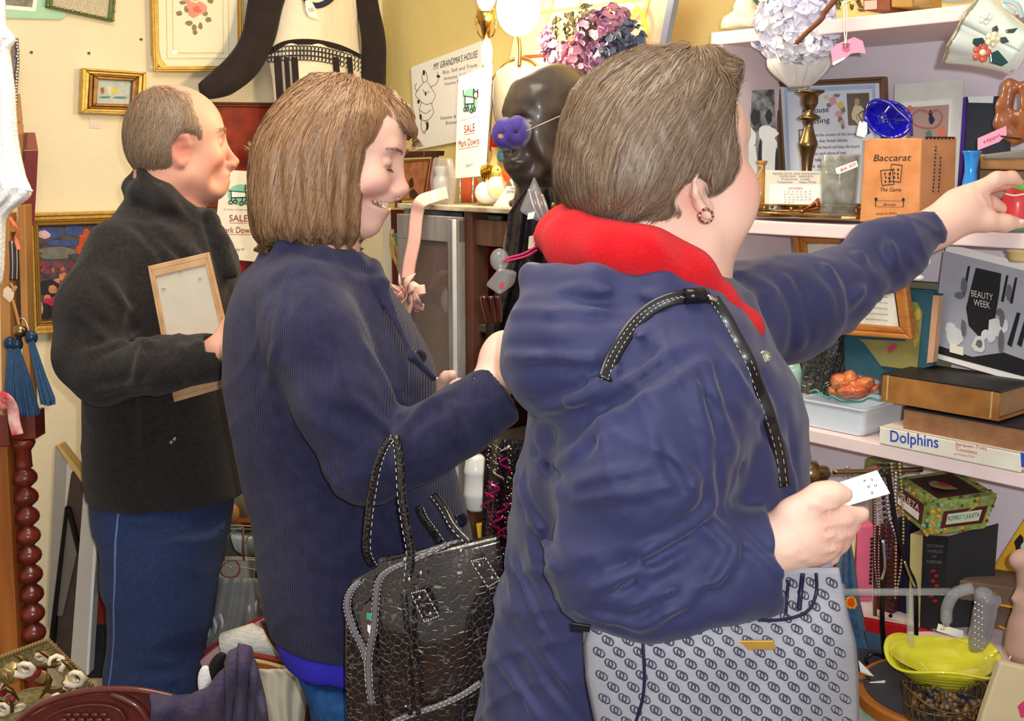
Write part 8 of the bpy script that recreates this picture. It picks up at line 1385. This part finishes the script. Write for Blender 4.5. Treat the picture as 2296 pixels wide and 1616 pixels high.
# grey monogram handbag
t = T('handbag', 'grey shoulder bag printed with interlocking rings on the front woman\'s arm', 'handbag', 'C', 1620, 1500, 1.205); mono = mat('grey_jacquard', (158, 158, 166), rough=.6, var=.08, vs=300, bump=(500, .0006)); nav = mat('navy_piping', (34, 30, 60), rough=.4)
RB = [(1270, 1480, 1880), (1300, 1450, 1885), (1380, 1330, 1900), (1440, 1312, 1916), (1520, 1316, 1922), (1616, 1336, 1924), (1760, 1360, 1924)]
def bs(x, y, off=0):
    xl = np.interp(y, [a[0] for a in RB], [a[1] for a in RB]); xr = np.interp(y, [a[0] for a in RB], [a[2] for a in RB]); u = (x - xl) / (xr - xl); u = min(max(u, 0), 1)
    return -.05 * max(0, math.sin(PI * u)) ** .6 * math.sin(PI * min(.5, max(0.02, (y - 1330) / 300))) + .004 * math.sin(u * 14 + y * .012) - off
def bfn(u, v):
    y = 1272 + (1760 - 1272) * v; xl = np.interp(y, [a[0] for a in RB], [a[1] for a in RB]); xr = np.interp(y, [a[0] for a in RB], [a[2] for a in RB]); x = xl + (xr - xl) * u; return t.p(x, y, bs(x, y))
t.part('front_panel', G().grid(bfn, 60, 34), mono, smooth=True, solid=.004); t.part('back_panel', G().grid(lambda u, v: bfn(u, v) * 1 + Vector((0, .03, 0)), 20, 12), mono, smooth=True, solid=.004)
g = G(); R_ = random.Random(77); cnt = 0
for j in range(-3, 22):
    for i in range(-2, 20):
        x = 1300 + i * 45 + (j % 2) * 22 + j * 3; y = 1280 + j * 26
        if y < 1285 or y > 1740: continue
        xl = np.interp(y, [a[0] for a in RB], [a[1] for a in RB]) + 14; xr = np.interp(y, [a[0] for a in RB], [a[2] for a in RB]) - 14
        if x < xl or x > xr: continue
        for ox, oy, rx_, ry_, an in ((-4, -2, 9, 7, .9), (4, 2, 9, 7, .9)):
            P = []
            for k in range(10): a = k * PI / 5; ex, ey = rx_ * 1.15 * math.cos(a), ry_ * math.sin(a); xx = x + ox + ex * math.cos(an) - ey * math.sin(an); yy = y + oy + ex * math.sin(an) + ey * math.cos(an); P.append(t.p(xx, yy, bs(xx, yy, .0026)))
            g.tube(P, .0009, 4, closed=True)
o = t.part('ring_print', g, mat('grey_print_ink', (66, 66, 84), rough=.6), smooth=True); o['kind'] = 'stuff'
t.tube('piping', nav, [(1441, 1400, bs(1441, 1400, .003)), (1442, 1450, bs(1442, 1450, .003)), (1445, 1520, bs(1445, 1520, .003)), (1440, 1570, bs(1440, 1570, .003)), (1425, 1620, bs(1425, 1620, .003))], 4); t.tube('piping', nav, [(1700, 1390, bs(1700, 1390, .004)), (1760, 1388, bs(1760, 1388, .004)), (1810, 1370, bs(1810, 1370, .004)), (1830, 1330, bs(1830, 1330, .004)), (1830, 1285, bs(1830, 1285, .004))], 4); t.tube('pocket_fold', nav, [(1800, 1286, bs(1800, 1286, .004)), (1795, 1330, bs(1795, 1330, .004)), (1792, 1366, bs(1792, 1366, .004))], 6); t.tube('pocket_fold', nav, [(1768, 1300, bs(1768, 1300, .003)), (1764, 1345, bs(1764, 1345, .003)), (1762, 1376, bs(1762, 1376, .003))], 4)
t.tube('edge_piping', nav, [(1312, 1440, .004), (1316, 1520, .004), (1330, 1600, .004), (1360, 1740, .004)], 4); t.tube('edge_piping', nav, [(1850, 1280, .004), (1880, 1330, .004), (1916, 1440, .004), (1922, 1520, .004), (1924, 1700, .004)], 4)
t.poly('base_panel', black, [(1340, 1740), (1430, 1735), (1450, 1740), (1920, 1740), (1920, 1780), (1350, 1780)], .03, .004); t.poly('side_tab', black, [(1281, 1396), (1325, 1402), (1322, 1418), (1284, 1414)], .004, -.03, bev=.001); t.poly('brass_plate', mat('bright_brass', (214, 170, 84), rough=.4, metal=.7), [(1655, 1436), (1735, 1436), (1742, 1457), (1663, 1458)], .003, bs(1700, 1445, .006), bev=.001)
# its strap over the shoulder
t = T('shoulder_strap', 'black stitched leather strap over the front woman\'s shoulder', 'bag strap', 'C', 1560, 700, 1.2)
def onj(px, py, lift=.004):
    d = ray(px, py); o_ = Vector((0, 0, CAMZ)); s_ = 1.0
    while s_ < 1.7:
        q_ = np.array(o_ + d * s_)[None]
        if FRONT_JACKET.sample(q_)[0] < lift: return o_ + d * s_ - t.o
        s_ += .002
    return at(px, py, 1.35) - t.o
for nm, pts in (('front_strap', [(1598, 672), (1625, 712), (1652, 762), (1680, 815), (1704, 880), (1726, 940), (1746, 1010), (1758, 1090)]), ('back_strap', [(1356, 850), (1372, 806), (1398, 760), (1430, 718), (1470, 686), (1516, 668), (1560, 664), (1590, 668)])):
    P = smooth_path([onj(*a) for a in pts], 5); o = t.part(nm, G().tube(P, (.0022, .0085), 10, flat=(0, -1, 0)), mat('black_strap_leather', (30, 28, 30), rough=.35, coat=.3), smooth=True)
    for s_ in (-1, 1):
        Q2 = [onj(a[0] + s_ * 7, a[1], .0075) for a in pts]; Q2 = smooth_path(Q2, 9); g = G(); [g.tube([Q2[i], Q2[i + 1]], .0004, 4) for i in range(0, len(Q2) - 1, 2)]; t.part('stitching', g, stitch, o)
t.part('toggle', G().tube([onj(1536, 664, .012), onj(1578, 662, .012)], .009, 12), black, smooth=True); t.part('cord_end', G().tube([onj(1585, 664, .01), onj(1606, 676, .01)], .003, 8), silver, smooth=True)
